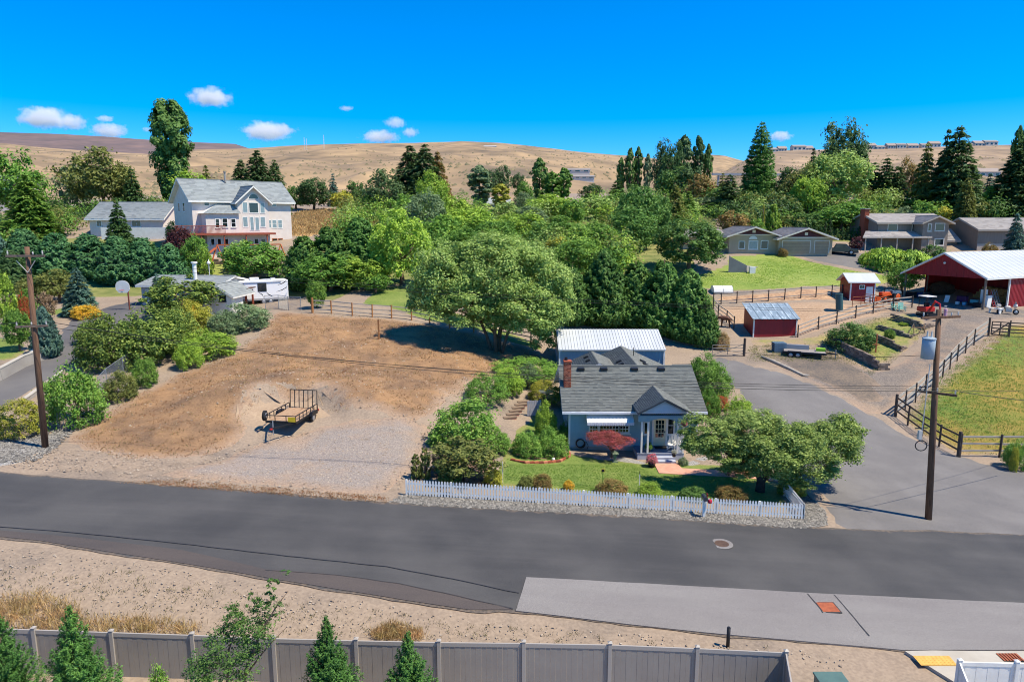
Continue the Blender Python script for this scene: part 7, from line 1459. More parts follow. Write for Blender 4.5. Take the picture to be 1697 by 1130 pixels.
box('air_conditioner', m_rv, cv, 2.6, 3.6, .7, 1.7, cvh, cvh + .3, bevel=.05); box('roof_vent', m_rv, cv, 5.0, 5.5, .9, 1.4, cvh, cvh + .16); MB().bar((-1.2, 1.2, .5), (.1, .5, .5), .08).build('tongue', m_black, cv); MB().bar((-1.2, 1.2, .5), (.1, 1.9, .5), .08).build('tongue', m_black, cv); box('awning_roll', m_rv, cv, 1, 6, -.1, -.0, cvh - .2, cvh - .06)
# carport posts next to caravan
cpz = P(384, 512, 77.5); cpz.z = H(cpz.x, cpz.y); cp = thing('carport', 'small red-brown timber carport between garage house and caravan', 'carport', cpz); 
for x, y in ((0, 0), (1.6, 0), (0, 2), (1.6, 2)): box('post', m_redwood, cp, x, x + .18, y, y + .18, -.2, 2.1)
MB().prism([(-.2, -.3, 2.1), (2, -.3, 2.25), (2, 2.4, 2.25), (-.2, 2.4, 2.1)], (0, 0, .12)).build('roof', M('brown_roof', (96, 70, 58), rough=.9), cp)
# black pickup at the bungalow
tp_ = G(1362, 422); pk = thing('pickup_truck', 'black pickup truck parked on the drive by the beige garage', 'truck', (tp_.x, tp_.y + .3, H(tp_.x, tp_.y)), R(-24)); m_blk = M('black_car_paint', (18, 20, 24), rough=.18, spec=.8)
b = MB(); prof = [(0, .45), (5.4, .45), (5.4, 1.0), (4.2, 1.1), (3.6, 1.72), (2.1, 1.75), (1.8, 1.12), (.05, 1.1)]; b.prism([(x, 0, z) for x, z in prof], (0, 1.85, 0)).build('body', m_blk, pk, bevel=.07)
MB().prism([(2.05, -.012, 1.16), (3.85, -.012, 1.16), (3.5, -.012, 1.62), (2.2, -.012, 1.64)], (0, .012, 0)).build('side_window', m_glass, pk); MB().prism([(4.18, .15, 1.13), (4.18, 1.7, 1.13), (3.66, 1.6, 1.68), (3.66, .25, 1.68)], (.02, 0, .02)).build('windscreen', m_glass, pk)
for y in (.1, 1.45): box('headlight', m_ins, pk, 5.38, 5.43, y, y + .3, .78, .95)
box('bumper', m_galv, pk, 5.38, 5.5, .05, 1.8, .42, .62, bevel=.02)
for x in (1.1, 4.4):
    for y in (.05, 1.8): wheel(pk, (x, y, .4), .4, .25)
# golf cart behind the cottage
gc_ = P(1112, 606, 61.5); gc_.z = H(gc_.x, gc_.y); gc = thing('golf_cart', 'black golf cart parked right of the workshop', 'golf cart', gc_, R(4)); b = MB().prism([(0, 0, .3), (2.3, 0, .3), (2.3, 0, .75), (1.1, 0, .8), (.9, 0, .45), (.75, 0, .95), (.1, 0, .8)], (0, 1.15, 0)).build('body', m_black, gc, bevel=.04)
box('canopy', M('cart_roof', (70, 72, 76), rough=.4), gc, .45, 2.2, -.05, 1.2, 1.82, 1.9, bevel=.03); box('seat', m_dark, gc, 1.1, 1.6, .05, 1.1, .8, 1.15)
for (x0, x1) in ((.2, .6), (2.15, 2.1)):
    for y in (.03, 1.1): MB().bar((x0, y, .8), (x1, y, 1.84), .04).build('canopy_strut', m_black, gc)
for x in (.45, 1.9):
    for y in (.05, 1.1): wheel(gc, (x, y, .25), .25, .18)
gfp = P(1102, 620, 60.2); gfp.z = H(gfp.x, gfp.y); gf = thing('garden_fence', 'short white board fence in front of the golf cart', 'fence', gfp)
for i in range(9): box('board', m_white, gf, i * .22, i * .22 + .19, 0, .03, -.1, 1.1 + .0)
box('rail', m_white, gf, 0, 2, .03, .07, .8, .9); box('rail', m_white, gf, 0, 2, .03, .07, .2, .3)
# white garden gate left of the cottage
ggp = G(874, 690); gg = thing('garden_gate', 'weathered pale board gate left of the cottage', 'gate', ggp, R(12))
for i in range(6): box('board', M('weathered_board', (168, 168, 172), (140, 140, 148), scale=3, rough=.9, stretch=(4, 4, .4)), gg, i * .19, i * .19 + .17, 0, .03, .03, 1.25 + .03 * (i % 2))
for z in (.3, 1.0): box('rail', MATS['weathered_board'], gg, 0, 1.12, .03, .08, z, z + .1)
# flat trailer, pallets, sleeper log
fb_ = G(1330, 594); ftl = thing('flatbed_trailer', 'black flatbed trailer with grey deck parked on the dark gravel', 'trailer', (fb_.x, fb_.y, H(fb_.x, fb_.y)), R(-22)); box('deck', M('grey_deck', (150, 142, 134), (128, 120, 114), scale=2, rough=.9, stretch=(.4, 3, 1)), ftl, -1.9, 2.2, 0, 2.0, .62, .7)
for y in (0, 1.96): box('frame_rail', m_black, ftl, -2.0, 2.3, y - .04, y + .04, .48, .66)
for x in (-1.2, -.5):
    for y in (-.15, 2.15): wheel(ftl, (x, y, .34), .34, .2)
for y in (-.15, 2.15): MB().prism([(-1.6, y - .12, .6), (-1.5, y - .12, .76), (-.2, y - .12, .76), (-.1, y - .12, .6)], (0, .24, 0)).build('fender', m_black, ftl)
MB().bar((2.2, .4, .55), (3.4, 1, .5), .08, .1).build('tongue', m_black, ftl); MB().bar((2.2, 1.6, .55), (3.4, 1, .5), .08, .1).build('tongue', m_black, ftl); MB().tube([(3.2, 1, .05), (3.2, 1, 1.0)], .05, 8).build('jack', m_galv, ftl); box('toolbox', m_galv, ftl, -1.9, .6, 1.5, 1.95, .7, 1.15); 
gb = box('lime_crate', M('lime_plastic', (140, 190, 40), rough=.5), None, 0, .9, 0, .6, 0, .3); gb.name = 'plastic_crate'; gb.parent = None; gb.location = ftl.matrix_basis @ Vector((1.3, 1.0, .702)); gb.rotation_euler = (0, 0, R(-22)); tag(gb, 'lime-green plastic crate on the flatbed trailer', 'crate')
pp = G(1283, 585); m_pal = M('pallet_blue', (98, 122, 138), (84, 106, 122), scale=2, rough=.8)
for k in range(7):
    t = thing('pallet', f'blue-grey pallet beside the flatbed trailer, {ORD[k]} from the bottom of the stack', 'pallet', (pp.x, pp.y, pp.z + k * .16), R(-8 + k), 'stack of pallets')
    for j in range(5): box('slat', m_pal, t, j * .27, j * .27 + .2, 0, 1.1, .11, .14)
    for j in range(3): box('stringer', m_pal, t, 0, 1.28, j * .5, j * .5 + .09, 0, .11)
lg = [G(1262, 593), G(1280, 600), G(1306, 612), G(1331, 624)]; t = thing('log', 'bleached fallen log edging the driveway', 'log', lg[0]); MB().tube([p - lg[0] + Vector((0, 0, .14)) for p in lg], [.12, .17, .16, .13], 9).build('log_trunk', M('bleached_wood', (188, 178, 162), (158, 146, 130), scale=2, rough=.9, stretch=(.5, 2, 2)), t, True); MB().tube([lg[3] - lg[0] + Vector((0, 0, .14)), lg[3] - lg[0] + Vector((.5, -.2, .2))], [.12, .05], 7).build('log_end', MATS['bleached_wood'], t)
# block retaining walls in the garden
m_blk_w = [M('wall_block_a', (128, 112, 98), (112, 98, 86), scale=4, rough=.95), M('wall_block_b', (146, 128, 112), rough=.95), M('wall_block_c', (104, 92, 82), rough=.95)]
bk0 = MB().box(-.5, .5, -.5, .5, -.5, .5).mesh('block'); bks = []
for mm in m_blk_w: q = bk0.copy(); q.materials.append(mm); bks.append(q)
def block_wall(label, pix, rows, bl=.42, bh=.2):
    pts = [G(*p) for p in pix]; o_ = pts[0].copy(); t = thing('block_wall', label, 'wall', o_, group='garden retaining walls')
    n_tot = 0; segs = along([p.xy for p in pts], bl); 
    for j in range(rows):
        cut = int(j * .4)
        for i, (p, q) in enumerate(zip(segs[:-1], segs[1:])):
            if j > rows - 3 and i > len(segs) - 2 - (j - rows + 3) * 2: continue
            d = q - p; m_ = p.lerp(q, .5 if j % 2 else .98); o = link('block', random.choice(bks), None, t); o.location = (m_.x - o_.x, m_.y - o_.y + j * .025, H(m_.x, m_.y) - o_.z + bh * (j + .4)); o.rotation_euler = (0, 0, math.atan2(d.y, d.x) + random.uniform(-.03, .03)); o.scale = (bl * .96, .26, bh * .95); n_tot += 1
            if n_tot > 290: return
block_wall('front block retaining wall below the dark green bush', [(1374, 570), (1400, 586), (1430, 600), (1455, 613), (1470, 613)], 5, .5, .23)
block_wall('second block retaining wall right of the dark green bush', [(1440, 560), (1470, 572), (1492, 582), (1500, 578)], 4, .5)
block_wall('third block retaining wall in the upper garden', [(1452, 545), (1480, 553), (1508, 560), (1516, 556)], 3, .5)
block_wall('uppermost block retaining wall below the excavator', [(1476, 530), (1505, 538), (1530, 546), (1546, 541)], 4, .5)
# garden oddments
t = thing('cross_post', 'orange wooden cross post above the front block wall', 'post', G(1451, 585)); box('upright', m_cedar, t, -.06, .06, -.05, .05, -.2, 2.1); box('crossbar', m_cedar, t, -.35, .35, -.07, -.03, .9, 1.0)
t = thing('sawhorse', 'pale wooden sawhorse frame in the garden', 'sawhorse', G(1510, 556)); 
for x in (0, 1.2): MB().bar((x - .5, 0, 0), (x + .15, 0, 1.3), .08).build('leg', m_deck, t); MB().bar((x + .5, .3, 0), (x + .15, 0, 1.3), .08).build('leg', m_deck, t)
MB().bar((0, 0, .9), (1.5, 0, .9), .08).build('beam', m_deck, t)
cu = G(1390, 515); t = thing('culvert_pipe', 'leaning dark teal culvert pipe standing in the corral', 'pipe', cu); MB().tube([(.1, 0, -.2), (-.12, 0, 2.1)], .42, 14, False).build('pipe_wall', M('teal_plastic', (52, 86, 88), rough=.6), t, True); MB().ring((-.12, 0, 2.1), (-.05, 0, 1), .4, .05).build('pipe_lip', MATS['teal_plastic'], t)
# ranch shed pole stack / horse
m_horse = M('brown_coat', (92, 54, 36), (70, 40, 28), scale=3, rough=.7)
hp_ = G(1212, 548); hz_ = thing('horse', 'brown horse standing head down beside the corral rails', 'horse', (hp_.x, hp_.y + 1, H(hp_.x, hp_.y + 1)), R(170))
def skin(name, verts, edges, radii, mat, parent, sub=2):
    me = bpy.data.meshes.new(name); me.from_pydata(verts, edges, []); o = link(name, me, mat, parent); sk = o.modifiers.new('skin', 'SKIN'); sk.use_smooth_shade = True
    for i, r_ in enumerate(radii): v = me.skin_vertices[0].data[i]; v.radius = (r_, r_) if not isinstance(r_, tuple) else r_
    me.skin_vertices[0].data[0].use_root = True; o.modifiers.new('sub', 'SUBSURF').levels = sub; o.modifiers['sub'].render_levels = sub; return o
hv = [(0, 0, 1.2), (.45, 0, 1.18), (.8, 0, 1.22), (1.15, 0, 1.25), (1.45, 0, 1.05), (1.62, 0, .72), (1.78, 0, .48), (-.05, .17, .95), (.0, .17, .62), (-.1, .17, .3), (-.05, .17, .05), (-.05, -.17, .95), (.0, -.17, .62), (-.1, -.17, .3), (-.05, -.17, .05), (.82, .15, .9), (.84, .15, .5), (.84, .15, .05), (.82, -.15, .9), (.86, -.15, .5), (.86, -.15, .05), (-.25, 0, 1.1), (-.35, 0, .7)]
he = [(0, 1), (1, 2), (2, 3), (3, 4), (4, 5), (5, 6), (0, 7), (7, 8), (8, 9), (9, 10), (0, 11), (11, 12), (12, 13), (13, 14), (2, 15), (15, 16), (16, 17), (2, 18), (18, 19), (19, 20), (0, 21), (21, 22)]
hr = [.27, .29, .28, .19, .15, .12, .07, .15, .09, .055, .06, .15, .09, .055, .06, .11, .065, .06, .11, .065, .06, .05, .07]
skin('body', hv, he, hr, m_horse, hz_)
for s in (-.06, .06): MB().tube([(1.5, s, 1.0), (1.52, s * 1.4, 1.16)], [.035, .008], 6).build('ear', m_horse, hz_)
# mini excavator
ex_ = G(1535, 524); ex = thing('mini_excavator', 'red mini excavator with canopy parked above the garden walls', 'excavator', (ex_.x, ex_.y, H(ex_.x, ex_.y)), R(-82)); m_red = M('machine_red', (196, 40, 34), rough=.4); m_org = M('machine_orange', (206, 88, 36), rough=.45)
for y in (-.6, .6): MB().prism([(-.8, y - .16, .05), (.8, y - .16, .05), (.95, y - .16, .25), (.8, y - .16, .45), (-.8, y - .16, .45), (-.95, y - .16, .25)], (0, .32, 0)).build('track', m_tyre, ex, bevel=.05)
box('undercarriage', m_black, ex, -.5, .5, -.44, .44, .3, .55); box('upper_body', m_red, ex, -.85, .55, -.65, .65, .55, 1.15, bevel=.08); box('counterweight', m_org, ex, -1.0, -.85, -.6, .6, .6, 1.1, bevel=.06); box('seat', m_dark, ex, -.3, .1, -.25, .25, 1.15, 1.65, bevel=.05)
for x in (-.7, .4):
    for y in (-.55, .55): MB().bar((x, y, 1.1), (x, y, 2.35), .06).build('canopy_post', m_black, ex)
box('canopy', m_white, ex, -.85, .6, -.68, .68, 2.35, 2.45, bevel=.03); MB().tube([(.5, 0, .9), (1.2, 0, 1.9), (1.9, 0, 1.7)], [.13, .12, .1], 8).build('boom', m_red, ex); MB().tube([(1.9, 0, 1.75), (2.15, 0, .7)], [.1, .08], 8).build('dipper_arm', m_red, ex); MB().prism([(2.0, -.25, .7), (2.35, -.25, .6), (2.3, -.25, .15), (1.95, -.25, .25)], (0, .5, 0)).build('bucket', m_black, ex); MB().prism([(1.2, -.7, .05), (1.28, -.7, .05), (1.25, -.7, .45), (1.15, -.7, .45)], (0, 1.4, 0)).build('dozer_blade', m_black, ex)
# tractor beside the tack shed
tk_ = G(1474, 500); tk = thing('tractor', 'orange and blue old tractor beside the small red shed', 'tractor', (tk_.x, tk_.y, H(tk_.x, tk_.y)), R(-160)); box('hood', m_org, tk, .2, 1.7, -.3, .3, .8, 1.3, bevel=.08); box('chassis', m_black, tk, -.6, 1.8, -.22, .22, .5, .82); box('seat', MATS['pallet_blue'], tk, -.6, -.15, -.25, .25, 1.05, 1.45, bevel=.05)
for y in (-.65, .65): wheel(tk, (-.45, y, .7), .7, .35, rim=m_org); wheel(tk, (1.45, y * .85, .4), .4, .2, rim=m_org); MB().prism([(-1.1, y - .18, 1.2), (-.8, y - .18, 1.5), (-.1, y - .18, 1.5), (.2, y - .18, 1.15)], (0, .36, .0)).build('fender', MATS['pallet_blue'], tk)
MB().tube([(1.2, .15, 1.3), (1.2, .15, 1.9)], .04, 8).build('exhaust', m_black, tk); MB().ring((.1, 0, 1.5), (-.5, 0, 1), .2, .02).build('steering_wheel', m_black, tk)
for y in (-.4, .4): MB().bar((.4, y, 1.0), (2.4, y, .6), .08).build('loader_arm', m_org, tk)
MB().prism([(2.4, -.8, .2), (2.9, -.8, .2), (2.4, -.8, .8)], (0, 1.6, 0)).build('loader_bucket', m_org, tk)
# cattle panels / rusty gates by the tractor
for i, (a, c) in enumerate((((1412, 511), (1440, 509)), ((1432, 505), (1452, 508)), ((1448, 511), (1478, 512)))): pipe_gate('cattle_panel', ['left', 'middle', 'right'][i] + ' rusty cattle panel in front of the small red shed', G(*a), G(*c), 1.4, 4, M('rust', (150, 84, 52), (120, 64, 42), scale=3, rough=.9), False, r=.035)
# motorcycle
mc_ = G(1669, 521); mc = thing('motorcycle', 'white touring motorcycle parked in front of the barn', 'motorcycle', (mc_.x, mc_.y, H(mc_.x, mc_.y)), R(-20)); m_mc = M('cream_metal', (214, 200, 184), rough=.3)
for x in (-.8, .85): wheel(mc, (x, 0, .32), .32, .14)
MB().blob((0, 0, .85), (.35, .2, .2), 1, 2, .05).build('tank', m_mc, mc, True); MB().blob((-.65, 0, .75), (.45, .22, .16), 2, 2, .05).build('saddle', m_dark, mc, True); MB().blob((.75, 0, 1.05), (.22, .35, .3), 3, 2, .05).build('fairing', m_mc, mc, True); box('engine', m_galv, mc, -.25, .4, -.22, .22, .3, .7, bevel=.05)
for y in (-.32, .32): box('pannier', m_mc, mc, -1.1, -.5, y - .12, y + .12, .5, .85, bevel=.06)
box('top_case', m_mc, mc, -1.15, -.75, -.22, .22, .9, 1.2, bevel=.06); MB().bar((.85, 0, .32), (.65, 0, 1.0), .08).build('fork', m_galv, mc); MB().tube([(.55, -.4, 1.2), (.65, 0, 1.15), (.55, .4, 1.2)], .02, 6).build('handlebar', m_black, mc); MB().prism([(.8, -.25, 1.25), (.8, .25, 1.25), (.68, .18, 1.6), (.68, -.18, 1.6)], (.02, 0, 0)).build('windshield', m_glass_pale, mc)
# ------------------------------------------------------------------ things stored in the barn
bm4 = Matrix.Translation(OB) @ Matrix.Rotation(angb, 4, 'Z'); binv = bm4.inverted()
m_hay = M('hay', (176, 140, 86), (150, 116, 70), scale=6, rough=1, bump=.6); haym = MB().box(-.5, .5, -.25, .25, 0, .42).mesh('hay_bale'); haym.materials.append(m_hay)
def in_barn(x, y, z=0): p = bm4 @ Vector((x, y, z)); p.z = H(p.x, p.y) + z + .06; return p
k = 0
for lv, nx in enumerate((5, 5, 4, 3)):
    for i in range(nx):
        for j in range(2):
            t = bpy.data.objects.new('hay_bale', haym); COL.objects.link(t); t.location = in_barn(5.2 + i * 1.04 + lv * .35, 8.2 + j * .56, lv * .43); t.rotation_euler = (0, 0, angb + random.uniform(-.03, .03)); tag(t, f'hay bale {ORD[i]} from left in {ORD[lv]} layer of barn stack, {"front" if j == 0 else "rear"} row', 'hay bale', 'stacked hay bales')
# round old hay heap
o = MB().blob((0, 0, .6), (1.6, 1.1, .9), 5, 3, .4).build('brush_heap', M('dark_hay', (84, 62, 44), (60, 44, 34), scale=4, rough=1, bump=.8)); o.location = in_barn(1.6, 6.0); tag(o, 'dark heap of old hay at the left of the barn', 'heap')
def junk(name, label, cat, x, y, mat, dims, z=0, rz=0, tilt=0):
    t = thing(name, label, cat, in_barn(x, y, z), angb + rz); a = MB(); a.box(-dims[0] / 2, dims[0] / 2, -dims[1] / 2, dims[1] / 2, 0, dims[2], Matrix.Rotation(tilt, 4, 'X')); a.build('shell', mat, t, bevel=.03); b = MB(); b.box(-dims[0] / 2 - .02, dims[0] / 2 + .02, -dims[1] / 2 - .02, dims[1] / 2 + .02, dims[2] + .002, dims[2] + .05, Matrix.Rotation(tilt, 4, 'X')); b.build('lid', m_black, t); return t
junk('storage_bin', 'dark blue bin beside the barn left post', 'bin', 1.2, 1.6, M('blue_plastic', (42, 66, 104), rough=.5), (.8, .6, .7)); junk('storage_bin', 'grey bin under the barn gable', 'bin', 2.4, 2.0, M('grey_plastic', (96, 98, 102), rough=.5), (.7, .6, .6)); junk('tool_chest', 'purple-red tool chest in the barn', 'chest', 6.0, 3.4, M('purple_paint', (92, 44, 84), rough=.4), (1.2, .6, .8)); junk('cooler', 'teal cooler on the barn floor', 'cooler', 8.3, 2.0, M('teal_paint', (86, 160, 160), rough=.5), (.8, .5, .45), .35); junk('crate', 'black crate under the teal cooler', 'crate', 8.3, 2.0, m_black, (1.1, .7, .3)); junk('crate', 'black crate near the barn right post', 'crate', 9.2, 1.4, m_black, (1.0, .7, .5)); junk('bucket', 'white bucket on the barn floor', 'bucket', 6.7, 1.2, m_white, (.35, .35, .4)); junk('bucket', 'pale blue bucket on the barn floor', 'bucket', 7.4, 1.5, M('pale_blue', (130, 180, 200), rough=.5), (.35, .35, .4)); junk('cabinet', 'white cabinet leaning inside the barn side bay', 'cabinet', LB - .9, 2.3, m_white, (.5, .9, 1.5), tilt=-.1); junk('cabinet', 'taller white cabinet behind the leaning cabinet', 'cabinet', LB - 1.7, 2.9, m_white, (.5, .7, 2.1)); junk('tarp_bundle', 'dark tarp bundle by the barn left post', 'bundle', .8, .6, m_dark, (1.1, .8, .7))
for i in range(3):
    t = thing('ladder', ['left', 'middle', 'right'][i] + ' ladder leaning inside the barn side bay', 'ladder', in_barn(LB - .5, 3.1 + i * .6), angb)
    for s in (0, .4): MB().bar((0, s, 0), (-.8, s, 2.1), .05).build('stile', m_galv if i else MATS['red_paint'], t)
    for j in range(6): z = .3 + j * .3; MB().bar((-.8 * z / 2.1, 0, z), (-.8 * z / 2.1, .4, z), .03).build('rung', m_galv, t)
t = thing('potting_bench', 'small white bench beside the barn post', 'bench', G(1640, 518), angb); box('seat', m_white, t, -.1, 1.3, -.3, .2, .55, .62)
for x in (0, 1.15): box('leg', m_white, t, x, x + .08, -.25, .15, 0, .55)
t = thing('leaning_board', 'white board leaning on the barn floor', 'board', in_barn(5.0, 1.6), angb); MB().box(-.3, .3, -.03, .03, 0, .95, Matrix.Rotation(-.3, 4, 'X')).build('face', m_white, t); MB().bar((0, .3, 0), (0, .25, .7), .05).build('prop', m_post, t)
t = thing('golf_bag', 'pink golf bag standing right of the excavator', 'bag', G(1566, 526)); MB().tube([(0, 0, 0), (0, 0, 1.0)], [.17, .2], 10).build('bag', M('pink_cloth', (206, 160, 176), rough=.8), t)
for i in range(4): MB().tube([(.04 * (i - 2), .03, .95), (.08 * (i - 2), .03, 1.35)], .02, 5).build('club', m_ins, t); MB().blob((.08 * (i - 2), .03, 1.37), .05, i, 1).build('club_head', m_ins, t)
# adirondack chairs
m_mint = M('mint_paint', (150, 196, 176), rough=.6)
for i, px in enumerate((1484, 1494)):
    t = thing('adirondack_chair', ['left', 'right'][i] + ' mint-green garden chair by the corral fence', 'chair', G(px, 514 + i * 2), R(20 - 30 * i))
    for j in range(5): MB().box(-.3 + j * .125, -.3 + j * .125 + .11, .25, .29, .25, 1.15, Matrix.Rotation(-.25, 4, 'X')).build('back_slat', m_mint, t)
    MB().box(-.32, .32, -.3, .3, .32, .36).build('seat', m_mint, t)
    for x in (-.38, .32): box('arm', m_mint, t, x, x + .1, -.35, .3, .58, .62); box('leg', m_mint, t, x + .02, x + .08, -.3, -.22, 0, .58); box('leg', m_mint, t, x + .02, x + .08, .2, .28, 0, .58)
# low plastic tunnel left of corral
tt = G(1180, 484); t = thing('row_cover', 'low white plastic tunnel left of the corral', 'tunnel', tt); b = MB(); pr2 = [(0, -.9, 0)] + [(0, .9 * -math.cos(a), .9 * math.sin(a)) for a in np.linspace(.2, 2.94, 8)] + [(0, .9, 0)]; b.prism(pr2, (2.6, 0, 0)).build('cover', m_white, t); 
for x in (0, 1.3, 2.6): MB().tube([(x, .91 * -math.cos(a), .91 * math.sin(a)) for a in np.linspace(0, math.pi, 9)], .02, 5).build('hoop', m_galv, t)
# ------------------------------------------------------------------ street details
def disc(name, label, cat, px, row, r, mat, rim, ring_r):
    g = G(px, row); t = thing(name, label, cat, (g.x, g.y, g.z + .035)); MB().tube([(0, 0, .0), (0, 0, .018)], ring_r, 28).build('collar', rim, t); c = MB().tube([(0, 0, .018), (0, 0, .026)], r, 24).build('cover', mat, t)
    for i in range(5): MB().box(-r * .7, r * .7, -r * .6 + i * r * .3 - .02, -r * .6 + i * r * .3 + .02, .026, .032).build('rib', mat, c)
disc('manhole', 'round iron manhole cover in the dark asphalt', 'manhole', 1196, 902, .36, M('iron', (96, 74, 60), (78, 60, 50), scale=6, rough=.8), m_road2, .56)
g = G(1372, 1009); t = thing('road_plate', 'rusty square steel plate in the pale asphalt strip', 'plate', (g.x, g.y, g.z + .088)); box('plate', M('rust_plate', (168, 92, 58), (140, 74, 48), scale=5, rough=.85), t, -.36, .36, -.36, .36, 0, .02); box('frame', m_seam, t, -.42, .42, -.42, .42, -.02, .004)
g = G(1663, 1085); t = thing('storm_drain', 'rusty storm drain grate beside the white fence corner', 'drain', (g.x, g.y - .35, g.z + .14)); box('frame', m_dark, t, -.42, .42, -.25, .25, 0, .01)
for i in range(7): box('bar', MATS['rust_plate'], t, -.4 + i * .12, -.33 + i * .12, -.23, .23, .011, .03)
g0 = [G(1512, 1092), G(1572, 1092), G(1586, 1108), G(1526, 1108)]; t = thing('tactile_pad', 'yellow tactile paving pad on the pavement ramp', 'paving', g0[0] + Vector((0, 0, .145))); MB().prism([p - g0[0] for p in g0], (0, 0, .012)).build('pad', M('tactile_yellow', (214, 168, 84), (200, 152, 74), scale=4, rough=.8), t)
b = MB()
for i in range(9):
    for j in range(5): p = g0[0].lerp(g0[1], (i + .5) / 9).lerp(g0[3].lerp(g0[2], (i + .5) / 9), (j + .5) / 5) - g0[0]; b.tube([p + Vector((0, 0, .011)), p + Vector((0, 0, .02))], .03, 6)
o = b.build('dome', MATS['tactile_yellow'], t); o['kind'] = 'stuff'
g = G(1206, 1072); t = thing('bollard', 'black marker post standing behind the privacy fence', 'bollard', g); MB().tube([(0, 0, -.2), (0, 0, .82)], .07, 12).build('post', m_black, t, True); MB().tube([(0, 0, .82), (0, 0, .86)], [.075, .05], 12).build('cap', m_black, t)
g = P(1380, 1126, 21.6); t = thing('utility_cabinet', 'dark green utility cabinet cut by the bottom edge', 'cabinet', (g.x, g.y, H(g.x, g.y))); hh_ = P(1380, 1113, 22).z - H(g.x, g.y); m_ug = M('utility_green', (84, 110, 102), (76, 100, 94), scale=2, rough=.5); box('body', m_ug, t, -.48, .48, -.4, .4, -.1, hh_ - .08, bevel=.03); box('lid', m_ug, t, -.52, .52, -.44, .44, hh_ - .079, hh_, bevel=.02)
# ------------------------------------------------------------------ garden details of the cottage
# brick edging of the planting bed
edge = zone_poly([(846, 763), (870, 768.5), (900, 768.5), (928, 766), (944, 757), (943, 748)], 0, .3)[:-18]; o_ = W(edge[0].x, edge[0].y); t = thing('brick_edging', 'curved brick edging round the bed of round shrubs', 'edging', o_)
for i in range(0, len(edge) - 1):
    p, q = edge[i], edge[i + 1]; d = q - p
    if d.length > .6: continue
    e = link('brick', bmeshes[i % 4], None, t); m_ = p.lerp(q, .5); e.location = (m_.x - o_.x, m_.y - o_.y, H(m_.x, m_.y) - o_.z + .1); e.rotation_euler = (0, 0, math.atan2(d.y, d.x)); e.scale = (d.length * .92, .16, .14)
# stone steps left of the gate
sp0 = G(846, 690)
for i in range(6): p = P(845 + i * 4.5, 690 - i * 7.5, 51.2 + i * .75); z_ = H(p.x, p.y); t = thing('garden_step', f'pale stone garden step on the bank left of the gate, {ORD[i]} from the bottom', 'step', (p.x, p.y, z_), R(20), 'garden steps'); box('tread', M('step_stone', (134, 112, 92), (116, 98, 82), scale=4, rough=.95), t, -.55, .55, -.2, .25, .04, .14, bevel=.02); box('riser', m_brickpave, t, -.5, .5, -.16, .2, -.3, .038)
# rocking chairs on the porch
por = Vector((O.x, O.y, O.z))
for i, px in enumerate((1112, 1122)):
    pp_ = Vector((fp.uv(px, 745, .9)[0], -.95 + .2 * i, fl)); t = thing('rocking_chair', ['left', 'right'][i] + ' white rocking chair on the cottage porch', 'chair', por + pp_, R(-25))
    for s in (-.24, .24): MB().tube([(s, -.4, .1), (s, 0, .03), (s, .45, .12)], .02, 6).build('rocker', m_white, t)
    box('seat', m_white, t, -.27, .27, -.25, .22, .38, .42)
    for j in range(5): MB().box(-.25 + j * .11, -.25 + j * .11 + .07, .2, .23, .42, 1.1, Matrix.Rotation(-.12, 4, 'X')).build('back_slat', m_white, t)
    for s in (-.27, .23): box('arm', m_white, t, s, s + .05, -.25, .22, .6, .63); box('leg', m_white, t, s, s + .04, -.22, -.18, .05, .6); box('leg', m_white, t, s, s + .04, .15, .19, .08, .6)
def pot(px, row, D, label, col, r=.22, h=.35, fl_r=.3, cat='flower pot', z=None):
    p = P(px, row, D); p.z = H(p.x, p.y) if z is None else z; t = thing('flower_pot', label, cat, p); MB().tube([(0, 0, 0), (0, 0, h)], [r * .75, r], 12).build('pot', m_black, t, True); o = bpy.data.objects.new('flowers', lib('shrub', 1)); COL.objects.link(o); o.parent = t; o.location = (0, 0, h + fl_r * .35); o.scale = (fl_r,) * 3; o.material_slots[0].link = 'OBJECT'; o.material_slots[0].material = LM[col]
LM['pink'] = leaf_mat('petal_pink', [(196, 60, 110), (220, 120, 150), (80, 120, 50), (190, 40, 80)], gain=.75); LM['redflower'] = leaf_mat('petal_red', [(66, 104, 42), (84, 122, 50), (196, 46, 36), (70, 110, 44), (206, 64, 44), (188, 40, 34)], gain=.8); LM['white'] = leaf_mat('petal_white', [(226, 220, 210), (90, 130, 60), (210, 190, 200)], gain=.7)
pot(1080, 772, 44.6, 'black pot of pink flowers at the foot of the porch steps', 'pink', .28, .4, .42); pot(1117, 752, 45.4, 'small pot of white flowers on the porch step', 'white', .15, .25, .2, z=O.z + fl); pot(1075, 740, 46.4, 'fern pot inside the porch beside the posts', 'green', .15, .3, .3, z=O.z + fl)
# hanging basket
hb = Vector((fp.uv(1134, 708, PO)[0] + O.x, O.y - PO + .05, O.z + fp.uv(1134, 702, PO)[1])); t = thing('hanging_basket', 'hanging flower basket at the right porch post', 'flower basket', hb); MB().blob((0, 0, -.1), (.16, .16, .12), 2).build('basket', m_bark, t); o = bpy.data.objects.new('flowers', lib('shrub', 2)); COL.objects.link(o); o.parent = t; o.scale = (.26,) * 3; o.material_slots[0].link = 'OBJECT'; o.material_slots[0].material = LM['pink']
